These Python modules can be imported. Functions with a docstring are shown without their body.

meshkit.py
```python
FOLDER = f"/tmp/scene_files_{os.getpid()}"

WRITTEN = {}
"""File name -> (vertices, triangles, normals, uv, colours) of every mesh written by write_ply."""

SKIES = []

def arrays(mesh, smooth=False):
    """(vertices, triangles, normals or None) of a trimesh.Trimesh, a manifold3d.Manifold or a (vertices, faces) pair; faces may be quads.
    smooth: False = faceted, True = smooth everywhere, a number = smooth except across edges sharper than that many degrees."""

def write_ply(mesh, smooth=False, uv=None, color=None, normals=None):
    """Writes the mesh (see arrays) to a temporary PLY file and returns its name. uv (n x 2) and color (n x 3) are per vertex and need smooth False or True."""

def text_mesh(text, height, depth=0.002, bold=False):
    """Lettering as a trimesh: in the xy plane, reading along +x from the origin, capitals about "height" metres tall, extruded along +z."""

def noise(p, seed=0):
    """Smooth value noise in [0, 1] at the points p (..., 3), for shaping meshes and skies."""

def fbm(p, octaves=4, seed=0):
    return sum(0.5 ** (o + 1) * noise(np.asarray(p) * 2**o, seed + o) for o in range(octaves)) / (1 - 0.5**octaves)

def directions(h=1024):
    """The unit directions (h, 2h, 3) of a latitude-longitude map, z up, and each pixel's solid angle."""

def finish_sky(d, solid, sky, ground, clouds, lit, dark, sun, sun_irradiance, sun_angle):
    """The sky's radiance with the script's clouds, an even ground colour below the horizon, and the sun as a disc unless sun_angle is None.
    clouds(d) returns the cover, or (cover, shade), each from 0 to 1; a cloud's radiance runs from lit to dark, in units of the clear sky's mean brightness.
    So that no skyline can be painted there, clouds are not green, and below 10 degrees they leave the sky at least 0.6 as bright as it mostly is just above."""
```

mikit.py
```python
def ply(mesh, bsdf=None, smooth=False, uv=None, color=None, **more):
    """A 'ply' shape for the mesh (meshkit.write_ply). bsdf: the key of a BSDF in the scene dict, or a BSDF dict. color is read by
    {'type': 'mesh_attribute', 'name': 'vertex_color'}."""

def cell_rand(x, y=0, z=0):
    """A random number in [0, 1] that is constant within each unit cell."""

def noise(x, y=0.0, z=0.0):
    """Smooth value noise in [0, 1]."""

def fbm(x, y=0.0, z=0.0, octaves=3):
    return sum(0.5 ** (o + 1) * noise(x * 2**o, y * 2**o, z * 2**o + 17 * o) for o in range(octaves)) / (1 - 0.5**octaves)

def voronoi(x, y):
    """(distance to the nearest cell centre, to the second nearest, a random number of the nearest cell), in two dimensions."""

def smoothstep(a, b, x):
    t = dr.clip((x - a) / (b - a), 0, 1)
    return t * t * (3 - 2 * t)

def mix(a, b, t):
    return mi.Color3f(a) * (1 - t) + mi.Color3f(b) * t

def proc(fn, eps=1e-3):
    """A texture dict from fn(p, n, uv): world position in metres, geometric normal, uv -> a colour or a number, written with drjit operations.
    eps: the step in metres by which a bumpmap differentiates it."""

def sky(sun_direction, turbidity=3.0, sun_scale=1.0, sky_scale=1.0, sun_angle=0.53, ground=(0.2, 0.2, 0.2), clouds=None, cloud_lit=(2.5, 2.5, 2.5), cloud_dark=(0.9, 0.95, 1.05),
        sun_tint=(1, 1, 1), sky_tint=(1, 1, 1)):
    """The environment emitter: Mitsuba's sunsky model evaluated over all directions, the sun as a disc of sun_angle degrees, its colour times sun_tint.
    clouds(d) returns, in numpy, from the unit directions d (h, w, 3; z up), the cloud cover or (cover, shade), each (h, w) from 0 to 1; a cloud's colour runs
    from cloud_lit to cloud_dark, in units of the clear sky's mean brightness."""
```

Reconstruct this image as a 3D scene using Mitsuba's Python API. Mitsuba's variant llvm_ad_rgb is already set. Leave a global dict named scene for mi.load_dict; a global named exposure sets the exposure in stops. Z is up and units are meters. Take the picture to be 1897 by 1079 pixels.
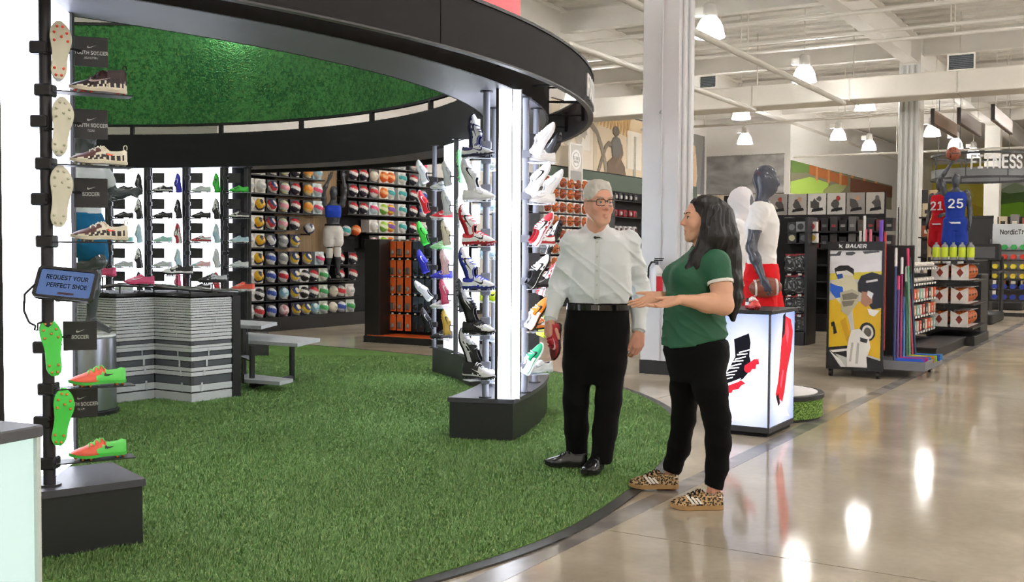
import math, random
import numpy as np
import trimesh
import mitsuba as mi
import drjit as dr
import mikit, meshkit
from mikit import noise, fbm, voronoi, cell_rand, smoothstep, mix, proc

# ------------------------------------------------------------------ camera, lights, exposure
exposure = 0.48
FPX, CX, CY, EYE = 1970.0, 948.5, 539.5, 1.40          # focal length in pixels of the 1897 x 1079 frame, eye height
PITCH, ROLL = math.radians(-2.12), math.radians(0.31)
FWD = np.array([0, math.cos(PITCH), math.sin(PITCH)])
UP0 = np.array([0, -math.sin(PITCH), math.cos(PITCH)])
RIGHT0 = np.array([1.0, 0, 0])
UPV = math.cos(ROLL) * UP0 - math.sin(ROLL) * RIGHT0
RIGHTV = math.cos(ROLL) * RIGHT0 + math.sin(ROLL) * UP0
scene = {'camera': {'type': 'perspective', 'fov_axis': 'x', 'fov': math.degrees(2 * math.atan(CX / FPX)), 'near_clip': 0.05, 'far_clip': 300.0,
                    'to_world': mi.ScalarTransform4f().look_at(origin=[0, 0, EYE], target=[0, float(FWD[1]), EYE + float(FWD[2])], up=UPV.tolist())}}
LAMP_RADIANCE = (54.2, 52.8, 51.4)       # high-bay lamps over the whole hall
LED_RADIANCE = (3.1, 3.25, 3.65)        # lit columns of the shoe towers
BOX_RADIANCE = (1.05, 1.14, 1.34)        # light boxes
labels = {}


def at(px, py, d):
    """The point that lies d metres ahead (along y) under a pixel."""
    r = FWD + RIGHTV * ((px - CX) / FPX) + UPV * ((CY - py) / FPX)
    return np.array([0, 0, EYE]) + r * (d / r[1])


def on(px, py, z=0.0):
    r = FWD + RIGHTV * ((px - CX) / FPX) + UPV * ((CY - py) / FPX)
    return np.array([0, 0, EYE]) + r * ((z - EYE) / r[2])


AISLE = np.array([0.5225, 0.8526, 0.0])      # along the aisle
CROSS = np.array([0.8526, -0.5225, 0.0])     # across it, to the right
ZV = np.array([0, 0, 1.0])


def ab(a, b, z=0.0):
    """The hall's own grid: a metres along the aisle, b metres across it."""
    return AISLE * a + CROSS * b + ZV * z


def to_ab(p):
    return float(np.dot(p[:2], AISLE[:2])), float(np.dot(p[:2], CROSS[:2]))


# ------------------------------------------------------------------ scene helpers
def lin(c):
    if isinstance(c, str):
        c = c.lstrip('#')
        c = [int(c[i:i + 2], 16) / 255 for i in (0, 2, 4)]
    c = np.asarray(c, float)
    c = np.where(c <= 0.04045, c / 12.92, ((c + 0.055) / 1.055) ** 2.4)
    return np.where(c.max(-1, keepdims=True) < .055, c * .62, c)          # the shop's blacks are deep


def frame(o, x, y=None, z=None):
    """4x4 from an origin and the axes' directions (z defaults to up)."""
    x = np.asarray(x, float) / np.linalg.norm(x)
    if z is None and y is None:
        z = ZV
    if z is not None:
        z = np.asarray(z, float)
        y = np.cross(z, x); y /= np.linalg.norm(y)
        z = np.cross(x, y)
    else:
        y = np.asarray(y, float); z = np.cross(x, y); z /= np.linalg.norm(z); y = np.cross(z, x)
    m = np.eye(4)
    m[:3, 0], m[:3, 1], m[:3, 2], m[:3, 3] = x, y, z, o
    return m


def moved(x=0, y=0, z=0, rz=0, s=1):
    c, q = math.cos(rz), math.sin(rz)
    return np.array([[c * s, -q * s, 0, x], [q * s, c * s, 0, y], [0, 0, s, z], [0, 0, 0, 1.0]])


I4 = np.eye(4)
AB = np.eye(4); AB[:3, 0], AB[:3, 1] = CROSS, AISLE       # local x = across, y = along the aisle


def abm(a, b, z=0.0):
    m = AB.copy(); m[:3, 3] = ab(a, b, z); return m


def tri(f):
    f = np.asarray(f, int)
    return np.vstack([f[:, [0, 1, 2]], f[:, [0, 2, 3]]]) if f.shape[1] == 4 else f


class Mesh:
    """Vertices, triangles, linear colour per vertex."""
    def __init__(s, v=None, f=None, c='ffffff'):
        s.v = np.zeros((0, 3)) if v is None else np.asarray(v, float)
        s.f = np.zeros((0, 3), int) if f is None else tri(f)
        c = lin(c) if isinstance(c, str) else np.asarray(c, float)
        s.c = np.broadcast_to(c, s.v.shape).copy() if c.ndim == 1 else c

    def __add__(s, o):
        r = Mesh()
        r.v, r.f, r.c = np.vstack([s.v, o.v]), np.vstack([s.f, o.f + len(s.v)]), np.vstack([s.c, o.c])
        return r

    def tf(s, m):
        r = Mesh(); m = np.asarray(m)
        r.v, r.f, r.c = s.v @ m[:3, :3].T + m[:3, 3], s.f, s.c
        if np.linalg.det(m[:3, :3]) < 0:
            r.f = s.f[:, ::-1]
        return r

    def at(s, x=0, y=0, z=0, rz=0, k=1):
        return s.tf(moved(x, y, z, rz, k))

    def col(s, c):
        return Mesh(s.v, s.f, c)


def joinm(ms):
    ms = [m for m in ms if len(m.v)]
    r, n = Mesh(), 0
    fs = []
    for m in ms:
        fs.append(m.f + n); n += len(m.v)
    r.v, r.f, r.c = np.vstack([m.v for m in ms]), np.vstack(fs), np.vstack([m.c for m in ms])
    return r


BLENDED = {'skin', 'blade'}          # materials whose colour runs smoothly from vertex to vertex; the others hold one colour per triangle


def ply(m, bsdf, angle=35):
    """angle: None = faceted, 180 = smooth; in between, edges sharper than it stay sharp. A triangle's colour travels in its uv, so that meshes of one material can be joined."""
    v, f, c = m.v, m.f, m.c
    fn = np.cross(v[f[:, 1]] - v[f[:, 0]], v[f[:, 2]] - v[f[:, 0]])
    n = None
    if angle is not None and angle >= 180:
        n = np.zeros_like(v)
        for k in range(3):
            np.add.at(n, f[:, k], fn)
        n = n[f.ravel()]
    elif angle is not None:
        # one vertex per corner, its normal the sum over the faces around that vertex within the angle
        un = fn / np.maximum(np.linalg.norm(fn, axis=1, keepdims=True), 1e-20)
        _, key = np.unique(np.round(v, 6), axis=0, return_inverse=True)
        key = key.ravel()
        cv = key[f].ravel(); cf = np.repeat(np.arange(len(f)), 3)
        order = np.argsort(cv, kind='stable'); sv = cv[order]; sf = cf[order]
        start = np.searchsorted(sv, sv, 'left'); cnt = np.searchsorted(sv, sv, 'right') - start
        cnt = np.minimum(cnt, 24)
        n_s = np.zeros((len(sv), 3)); cosl = math.cos(math.radians(angle))
        for k in range(int(cnt.max()) if len(cnt) else 0):
            ok = k < cnt
            g = sf[np.minimum(start + k, len(sf) - 1)]
            ok &= (un[g] * un[sf]).sum(1) > cosl
            n_s += np.where(ok[:, None], fn[g], 0)
        n = np.zeros_like(n_s); n[order] = n_s
    if n is not None:
        ln = np.linalg.norm(n, axis=1, keepdims=True); n = np.where(ln > 0, n / np.maximum(ln, 1e-300), [0, 0, 1.0])
    idx = f.ravel(); uv = col = None
    if bsdf in BLENDED:
        col = c[idx]
    else:
        q = np.round(255 * np.clip(c[f[:, 0]], 0, 1) ** (1 / 2.2))
        uv = np.repeat(np.stack([q[:, 0] + (q[:, 1] + .5) / 256, q[:, 2]], 1), 3, 0)
    path = meshkit.write_ply((v[idx], np.arange(len(idx)).reshape(-1, 3)), False, uv, col, normals=n)
    return {'type': 'ply', 'filename': path, 'face_normals': n is None, 'bsdf': {'type': 'ref', 'id': bsdf}}


def numbered(key):
    if key not in used:
        used.add(key); return key
    k = 1
    while f'{key}_{k:03d}' in used:
        k += 1
    used.add(f'{key}_{k:03d}'); return f'{key}_{k:03d}'


used = set()


class Thing:
    def __init__(s, name, label=None, cat=None, M=I4, group=None, kind=None):
        s.key, s.M = numbered(name), np.asarray(M)
        d = {}
        for k, x in (('label', label), ('category', cat), ('group', group), ('kind', kind)):
            if x: d[k] = x
        if d: labels[s.key] = d

    def part(s, name, m, bsdf='matte', angle=35, M=None, label=None, emit=None, under=None, kind=None):
        """Adds a part (under: the key of the part it belongs to); name None = the thing's own mesh."""
        key = s.key if name is None else numbered(f'{under or s.key}__{name}')
        d = dict(m) if isinstance(m, dict) else ply(m, bsdf, angle)
        W = s.M if M is None else s.M @ M
        if not np.allclose(W, I4):
            d['to_world'] = mi.ScalarTransform4f(W)
        if emit is not None:
            d['emitter'] = {'type': 'area', 'radiance': emit if isinstance(emit, dict) else {'type': 'rgb', 'value': list(map(float, emit))}}
        scene[key] = d
        p = {k: x for k, x in (('label', label), ('kind', kind)) if x}
        if p and name is not None: labels[key] = p
        return key


def structure(name, m, bsdf='matte', angle=35, emit=None, M=I4):
    t = Thing(name, kind='structure', M=M); t.part(None, m, bsdf, angle, emit=emit); return t


# ------------------------------------------------------------------ mesh helpers
BF = [[0, 3, 2, 1], [4, 5, 6, 7], [0, 1, 5, 4], [1, 2, 6, 5], [2, 3, 7, 6], [3, 0, 4, 7]]


def box(x0, x1, y0, y1, z0, z1, c='ffffff', bev=0.0):
    if bev > 0:
        b = min(bev, (x1 - x0) * .45, (y1 - y0) * .45, (z1 - z0) * .45)
        pts = []
        for x, i in ((x0, 1), (x1, -1)):
            for y, j in ((y0, 1), (y1, -1)):
                for z, k in ((z0, 1), (z1, -1)):
                    pts += [(x, y + j * b, z + k * b), (x + i * b, y, z + k * b), (x + i * b, y + j * b, z)]
        h = trimesh.convex.convex_hull(np.array(pts))
        return Mesh(h.vertices, h.faces, c)
    v = [(x0, y0, z0), (x1, y0, z0), (x1, y1, z0), (x0, y1, z0), (x0, y0, z1), (x1, y0, z1), (x1, y1, z1), (x0, y1, z1)]
    return Mesh(v, BF, c)


def boxc(x, y, z, sx, sy, sz, c='ffffff', bev=0.0):
    return box(x - sx / 2, x + sx / 2, y - sy / 2, y + sy / 2, z - sz / 2, z + sz / 2, c, bev)


def tube(pts, r, n=10, c='ffffff', caps=True):
    p = np.asarray(pts, float); m = len(p)
    t = np.gradient(p, axis=0) if m > 2 else np.repeat([p[1] - p[0]], 2, 0)
    t /= np.linalg.norm(t, axis=1, keepdims=True) + 1e-12
    a = np.cross(t[0], [0, 0, 1.0] if abs(t[0][2]) < .9 else [1.0, 0, 0]); a /= np.linalg.norm(a)
    A = []
    for k in range(m):
        a = a - t[k] * np.dot(a, t[k]); a /= np.linalg.norm(a) + 1e-12; A.append(a)
    A = np.array(A); B = np.cross(t, A)
    w = np.arange(n) * 2 * np.pi / n
    rr = np.broadcast_to(r, (m,))[:, None, None]
    v = (p[:, None] + rr * (np.cos(w)[None, :, None] * A[:, None] + np.sin(w)[None, :, None] * B[:, None])).reshape(-1, 3)
    i, j = np.meshgrid(np.arange(m - 1), np.arange(n), indexing='ij')
    q = np.stack([i * n + j, i * n + (j + 1) % n, (i + 1) * n + (j + 1) % n, (i + 1) * n + j], -1).reshape(-1, 4)
    f = tri(q)
    if caps:
        v = np.vstack([v, p[0], p[-1]]); k = np.arange(n)
        f = np.vstack([f, np.stack([(k + 1) % n, k, k * 0 + m * n], 1), np.stack([(m - 1) * n + k, (m - 1) * n + (k + 1) % n, k * 0 + m * n + 1], 1)])
    return Mesh(v, f, c)


def cyl(p0, p1, r, n=16, c='ffffff'):
    return tube([p0, p1], r, n, c)


def lathe(prof, n=32, c='ffffff'):
    """prof: (radius, z) pairs, bottom to top along the outside; ends at radius 0 close the shape."""
    pr = np.asarray(prof, float); m = len(pr)
    w = np.arange(n) * 2 * np.pi / n
    v = np.stack([pr[:, :1] * np.cos(w), pr[:, :1] * np.sin(w), np.repeat(pr[:, 1:], n, 1)], -1).reshape(-1, 3)
    i, j = np.meshgrid(np.arange(m - 1), np.arange(n), indexing='ij')
    q = np.stack([i * n + j, i * n + (j + 1) % n, (i + 1) * n + (j + 1) % n, (i + 1) * n + j], -1).reshape(-1, 4)
    return Mesh(v, q, c)


def arc_wall(r0, r1, z0, z1, t0, t1, n=24, c='ffffff', ctr=(0, 0)):
    """A closed curved slab between two radii, heights and angles."""
    w = np.linspace(t0, t1, n + 1); o = []
    for r, z in ((r0, z0), (r1, z0), (r1, z1), (r0, z1)):
        o.append(np.stack([ctr[0] + r * np.cos(w), ctr[1] + r * np.sin(w), w * 0 + z], 1))
    v = np.stack(o, 1).reshape(-1, 3); q = []
    for i in range(n):
        for k in range(4):
            q.append([i * 4 + k, i * 4 + (k + 1) % 4, (i + 1) * 4 + (k + 1) % 4, (i + 1) * 4 + k])
    q = np.array(q)[:, ::-1]
    q = np.vstack([q, [[0, 1, 2, 3]], [[n * 4 + 3, n * 4 + 2, n * 4 + 1, n * 4]]])
    return Mesh(v, q[:, ::-1] if t1 < t0 else q, c)


def poly(pts, z0=0.0, z1=0.002, c='ffffff'):
    """Extrudes a polygon (points or a shapely shape) from z0 to z1."""
    from shapely.geometry import Polygon
    g = pts if hasattr(pts, 'geom_type') else Polygon(pts)
    if not g.is_valid:
        g = g.buffer(0)
    out = []
    for q in getattr(g, 'geoms', [g]):
        if q.area > 1e-10:
            m = trimesh.creation.extrude_polygon(q, z1 - z0, engine='earcut')
            out.append(Mesh(m.vertices + [0, 0, z0], m.faces, c))
    return joinm(out)


def sphere(r=1.0, sub=2, c='ffffff', at=(0, 0, 0), sc=(1, 1, 1)):
    m = trimesh.creation.icosphere(subdivisions=sub, radius=1.0)
    return Mesh(np.array(m.vertices) * r * np.asarray(sc) + np.asarray(at), m.faces, c)


def text(s, h, c='ffffff', bold=True, depth=0.002, center=False, sx=1.0):
    m = meshkit.text_mesh(s, h, depth, bold)
    v = np.array(m.vertices) * [sx, 1, 1]
    if center:
        v[:, 0] -= (v[:, 0].min() + v[:, 0].max()) / 2
    return Mesh(v, m.faces, c)


def spline(xs, ys, x):
    from scipy.interpolate import PchipInterpolator
    return PchipInterpolator(xs, ys)(np.clip(x, xs[0], xs[-1]))


SWO = np.array([(.17, .34), (.07, .22), (.01, .11), (.03, .03), (.12, .0), (.25, .02), (.45, .105), (.7, .22), (1, .36)])
SWI = np.array([(.17, .34), (.125, .24), (.115, .18), (.14, .145), (.20, .13), (.33, .145), (.50, .195), (.73, .27), (1, .36)])


def swoosh_flat(w, c='ffffff', z=0.001):
    return poly(np.vstack([SWO, SWI[-2:0:-1]]) * w, 0, z, c)


# ------------------------------------------------------------------ materials
VA = {'type': 'mesh_attribute', 'name': 'vertex_color'}


def _coded(p, n, uv):
    r = dr.floor(uv.x); g = dr.floor((uv.x - r) * 256); b = dr.floor(uv.y + .5)
    return mi.Color3f((r / 255) ** 2.2, (g / 255) ** 2.2, (b / 255) ** 2.2)


VC = proc(_coded)


def mat(name, color, rough=.6, spec=.4, two=True, bump=None, **kw):
    d = {'type': 'principled', 'base_color': {'type': 'rgb', 'value': lin(color).tolist()} if isinstance(color, (str, tuple)) else color,
         'roughness': rough, 'specular': spec, **kw}
    if bump is not None:
        d = {'type': 'bumpmap', 'bump_texture': bump[0], 'scale': bump[1], 'bsdf': d}
    scene[name] = {'type': 'twosided', 'bsdf': d} if two else d


mat('matte', VC, .75, .25)
mat('satin', VC, .42, .45)
mat('gloss', VC, .16, .5)
mat('metal', VC, .28, .5, metallic=1.0)
mat('cloth', VC, .9, .15, sheen=.3)
mat('skin', VA, .45, .38)
mat('lacquer', VC, .12, .5, clearcoat=.8)
mat('hair_dark', '120d0b', .42, .35, bump=(proc(lambda p, n, uv: noise(p.x * 260, p.y * 260, p.z * 14) * .7 + noise(p.x * 700, p.y * 700, p.z * 30) * .3, 2e-3), .0012))
mat('hair_grey', 'd0cbc3', .55, .4, bump=(proc(lambda p, n, uv: noise(p.x * 240, p.y * 240, p.z * 80), 2e-3), .004))
scene['emit_body'] = {'type': 'diffuse', 'reflectance': {'type': 'rgb', 'value': [.16, .16, .17]}}


def _concrete(p, n, uv):
    a = fbm(p.x * .55, p.y * .55, 0, 4)
    b = fbm(p.x * 3.1 + 9, p.y * 3.1, 0, 3)
    s = noise(p.x * 38, p.y * 38)
    t = smoothstep(.3, .72, a * .6 + b * .4)
    c = mix((.335, .288, .215), (.50, .44, .345), t)
    return c * (.95 + .08 * s)


mat('concrete', proc(_concrete), proc(lambda p, n, uv: .075 + .07 * fbm(p.x * 1.7, p.y * 1.7, 3, 3)), .30)
mat('stripe', proc(lambda p, n, uv: mix((.135, .125, .115), (.24, .22, .20), smoothstep(.3, .7, fbm(p.x * 5, p.y * 5, 0, 3)))), .2, .5)


def _turf(p, n, uv):
    a = fbm(p.x * .8, p.y * .8, 0, 3)
    b = noise(p.x * 95, p.y * 95) * .6 + noise(p.x * 230, p.y * 230) * .4
    c = mix((.045, .10, .022), (.13, .24, .065), smoothstep(.25, .75, b))
    return c * (.75 + .5 * a)


mat('turf', proc(_turf), .9, .1)
mat('blade', VA, .7, .2)


def _turfwall(p, n, uv):
    th = dr.atan2(p.y - 9.7, p.x + 5.9) * 5.8
    b = noise(th * 26, p.z * 26) * .5 + noise(th * 70, p.z * 70) * .5
    a = fbm(th * 2.2, p.z * 2.2, 0, 3)
    c = mix((.015, .075, .024), (.058, .20, .060), smoothstep(.25, .75, b * .7 + a * .3))
    return mix(c, (.16, .22, .05), .5 * smoothstep(.72, .9, noise(th * 60 + 7, p.z * 60)))


mat('turfwall', proc(_turfwall), .9, .1, bump=(proc(lambda p, n, uv: noise((dr.atan2(p.y - 9.7, p.x + 5.9)) * 400, p.z * 70), 4e-3), .02))


def _wood(p, n, uv):
    w = p.x * .5225 + p.y * .8526
    plank = cell_rand(dr.floor(w / .16), 3, 1)
    g = fbm(w * 60, p.z * 3 + plank * 40, plank * 9, 3)
    return mix((.30, .19, .10), (.52, .37, .22), g) * (.7 + .5 * plank)


mat('wood', proc(_wood), .6, .3)


def _leopard(p, n, uv):
    x, y = p.x * 82 + p.y * 30, p.z * 82 + p.y * 34
    d1, d2, w = voronoi(x, y)
    wob = noise(x * 3, y * 3) * .22
    ring = smoothstep(.14, .2, d1 + wob) * (1 - smoothstep(.50, .56, d1 + wob))
    gap = smoothstep(.12, .25, noise(x * 1.7 + 5, y * 1.7))
    base = mix((.52, .35, .19), (.36, .20, .085), 1 - smoothstep(.1, .3, d1))
    return mix(base, (.02, .014, .01), ring * gap)


mat('leopard', proc(_leopard), .8, .2)


def _grass_side(p, n, uv):
    b = noise(p.x * 95, p.y * 95, p.z * 95) * .55 + noise(p.x * 230, p.y * 230, p.z * 210) * .45
    return mix((.02, .07, .012), (.30, .46, .12), smoothstep(.28, .8, b))


mat('grass_side', proc(_grass_side), .9, .1)
mat('shirt', VC, .85, .2, bump=(proc(lambda p, n, uv: noise(p.x * 900, p.y * 900, p.z * 900), 1e-3), .0004), sheen=.3)
scene['lens'] = {'type': 'thindielectric', 'int_ior': 1.25}
mat('tee', VC, .62, .35, sheen=.4)


def _stone(p, n, uv):
    a = p.x * .8526 - p.y * .5225
    w = fbm(a * .9, p.z * .9, 3, 3)
    v = fbm(a * 2.2 + w * 2.5, p.z * 3.4 - w * 2, 0, 4)
    light = smoothstep(.15, .6, (a + 13.5) / 3.0 + (w - .5) * .8)
    return mi.Color3f(.10 + .22 * v + .26 * light * v) * mi.Color3f(1, .98, .95)


mat('stone_print', proc(_stone), .7, .2)

# ================================================================== the hall
CEIL = 6.3
A0, A1, B0, B1, BL = -9.0, 60.0, -13.5, 22.0, -19.0
sub = box(BL - 1, B1 + 1, A0 - 1, A1 + 1, -.06, -.02, '2a2723')
flo = structure('floor', sub, 'matte', None, M=AB)
cuts = [A0, -1.7, 4.78, 11.3, 17.8, 24.3, 30.8, 37.3, 43.8, 50.3, A1]
cutb = [BL, -4.1, 5.3, 14.6, B1]
for i in range(len(cuts) - 1):
    for j in range(len(cutb) - 1):
        flo.part('slab', box(cutb[j] + .0035, cutb[j + 1] - .0035, cuts[i] + .0035, cuts[i + 1] - .0035, -.03, 0), 'concrete', None)
flo.part('dark_stripe', box(-2.49, -2.36, A0, A1, -.001, .0012), 'stripe', None, label='dark grey stripe along the aisle')

# turf
TURF = np.array([(-.383, 4.47), (.134, 5.07), (.618, 6.02), (1.02, 7.1), (1.253, 8.2), (1.36, 9.06), (1.28, 10.1), (1.12, 10.8), (.42, 12.35), (-.6, 13.6), (-1.55, 14.45),
                 (-3.6, 15.95), (-6.5, 16.6), (-9.4, 16.2), (-11.9, 13.9), (-13.0, 10.0), (-12.3, 6.0), (-10, 3.0), (-6.5, 1.9), (-3.4, 2.4), (-1.5, 3.5)])


def closed_curve(p, n=220):
    from scipy.interpolate import CubicSpline
    q = np.vstack([p, p[:1]]); s = np.r_[0, np.cumsum(np.linalg.norm(np.diff(q, axis=0), axis=1))]
    return CubicSpline(s, q, bc_type='periodic')(np.linspace(0, s[-1], n, endpoint=False))


from shapely.geometry import Polygon, Point, LineString
import shapely
tpoly = Polygon(closed_curve(TURF)).buffer(0)
tf = Thing('turf_carpet', 'round green artificial turf carpet under the cleat displays', 'turf', kind='stuff')
tf.part(None, poly(tpoly, 0, .012), 'turf', 40)
kerb = Thing('turf_edging', 'dark grey rubber edging strip around the turf carpet', 'edging strip')
ko = tpoly.buffer(.075)
kerb.part(None, poly(ko.difference(tpoly.buffer(.001)), 0, .010, '35332f'), 'satin', 40)
# blades of grass, each one leaning triangle
rng = np.random.default_rng(5)
N = 420000
d = 4.4 * (14.0 / 4.4) ** (rng.random(N) ** 1.0)
x = d * (-.52 + rng.random(N) * .72)
ok = shapely.contains_xy(tpoly.buffer(-.004), x, d)
x, d = x[ok], d[ok]
n = len(x)
w = rng.random(n) * 2 * np.pi; lean = .004 + .012 * rng.random(n); h = .011 + .012 * rng.random(n); bw = .0016 + .0012 * d / 6
ux, uy = np.cos(w) * bw, np.sin(w) * bw
w2 = rng.random(n) * 2 * np.pi
p0 = np.stack([x - ux, d - uy, np.full(n, .010)], 1); p1 = np.stack([x + ux, d + uy, np.full(n, .010)], 1)
p2 = np.stack([x + lean * np.cos(w2), d + lean * np.sin(w2), .010 + h], 1)
V = np.stack([p0, p1, p2], 1).reshape(-1, 3)
shade = rng.random(n)[:, None]
patch = meshkit.fbm(np.stack([x * 1.3, d * 1.3, x * 0], 1), 3)[:, None]
colr = (np.array([.072, .146, .040]) * (1 - shade) + np.array([.252, .405, .158]) * shade) * (.72 + .56 * patch)
colr = np.where(rng.random(n)[:, None] > .94, np.array([.34, .36, .14]), colr)
C3 = np.repeat(colr, 3, 0)
up = np.repeat(np.stack([np.cos(w2) * .5, np.sin(w2) * .5, np.full(n, .86)], 1), 3, 0)
path = meshkit.write_ply((V, np.arange(3 * n).reshape(-1, 3)), False, None, C3, normals=up)
scene[tf.key + '__grass'] = {'type': 'ply', 'filename': path, 'face_normals': False, 'bsdf': {'type': 'ref', 'id': 'blade'}}
labels[tf.key + '__grass'] = {'kind': 'stuff', 'label': 'short green plastic grass pile'}

# walls
WALLC, GREENC, WH = 'e2dfda', '5b665c', 'dad7d1'


def wall(name, a0, b0, a1, b1, c=WALLC, z0=0, z1=CEIL):
    """A wall 0.2 thick whose face runs from (a0, b0) to (a1, b1); the thickness lies to the right of that direction."""
    p, q = ab(a0, b0), ab(a1, b1)
    return structure(name, box(0, np.linalg.norm(q - p), -.2, 0, z0, z1, c), 'matte', None, M=frame(p, q - p))


wall('wall_left', 34.8, B0, 12.6, B0)
wall('wall_corner', 12.6, B0 + .001, 12.6, BL)
wall('wall_recess', 12.6, BL, A0, BL)
wall('wall_back', 34.8, -10.6, 34.8, B0 + .001)
wall('wall_far_left', A1, -10.6, 34.8, -10.6)
wall('wall_far', A1, B1, A1, -10.6)
wall('wall_right', A0, B1, A1, B1)
wall('wall_front', A0, BL, A0, B1)


def planeb(px, py, b):
    r = FWD + RIGHTV * ((px - CX) / FPX) + UPV * ((CY - py) / FPX)
    return np.array([0, 0, EYE]) + r * (b / np.dot(r, CROSS))


def planea(px, py, a):
    r = FWD + RIGHTV * ((px - CX) / FPX) + UPV * ((CY - py) / FPX)
    return np.array([0, 0, EYE]) + r * (a / np.dot(r, AISLE))


# ceiling deck with ribs, girders and joists
ce = structure('ceiling', box(BL, B1, A0, A1, CEIL, CEIL + .1, 'd0cdc6'), 'matte', None, M=AB)
for a in np.arange(9.6, 42, .55):
    ce.part('deck_rib', box(B0, 4, a, a + .17, CEIL - .055, CEIL + .01, 'cfccc5'), 'matte', None)


def ibeam(length, h=.55, w=.24, t=.03, c=WH):
    return joinm([box(-w / 2, w / 2, 0, length, -t, 0, c), box(-t / 2, t / 2, 0, length, -h + t, -t, c), box(-w / 2, w / 2, 0, length, -h, -h + t, c)])


R90 = np.array([[0, 1, 0, 0], [-1, 0, 0, 0], [0, 0, 1, 0], [0, 0, 0, 1.0]])
for b in (-10.5, -4.93, 1.4):
    ce.part('girder', ibeam(48, .62, .30), 'matte', None, M=moved(b, 6, CEIL - .03))
for a in (11.4, 15.2, 19.0, 25.2, 29.4, 33.6, 38.6):
    ce.part('joist', ibeam(15, .42, .17, .025), 'matte', None, M=moved(B0 + .02, a, CEIL - .06) @ R90)

# duct across the hall with two grilles
dt = Thing('air_duct', 'big square white air duct crossing under the ceiling', 'duct', M=AB)
dt.part(None, box(-12.6, 6, 22.7, 23.5, 4.60, 5.06, 'dcd7cc', .02), 'satin', None)
for b in np.arange(-12, 6, 2.1):
    dt.part('seam', box(b, b + .03, 22.69, 23.51, 4.59, 5.07, 'c4beb2'), 'satin', None)
for b in np.arange(-12, 6, 2.1):
    dt.part('hanger', cyl((b, 23.1, 5.0), (b, 23.1, CEIL), .012, 6, 'b9b4aa'), 'satin', None)


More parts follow.
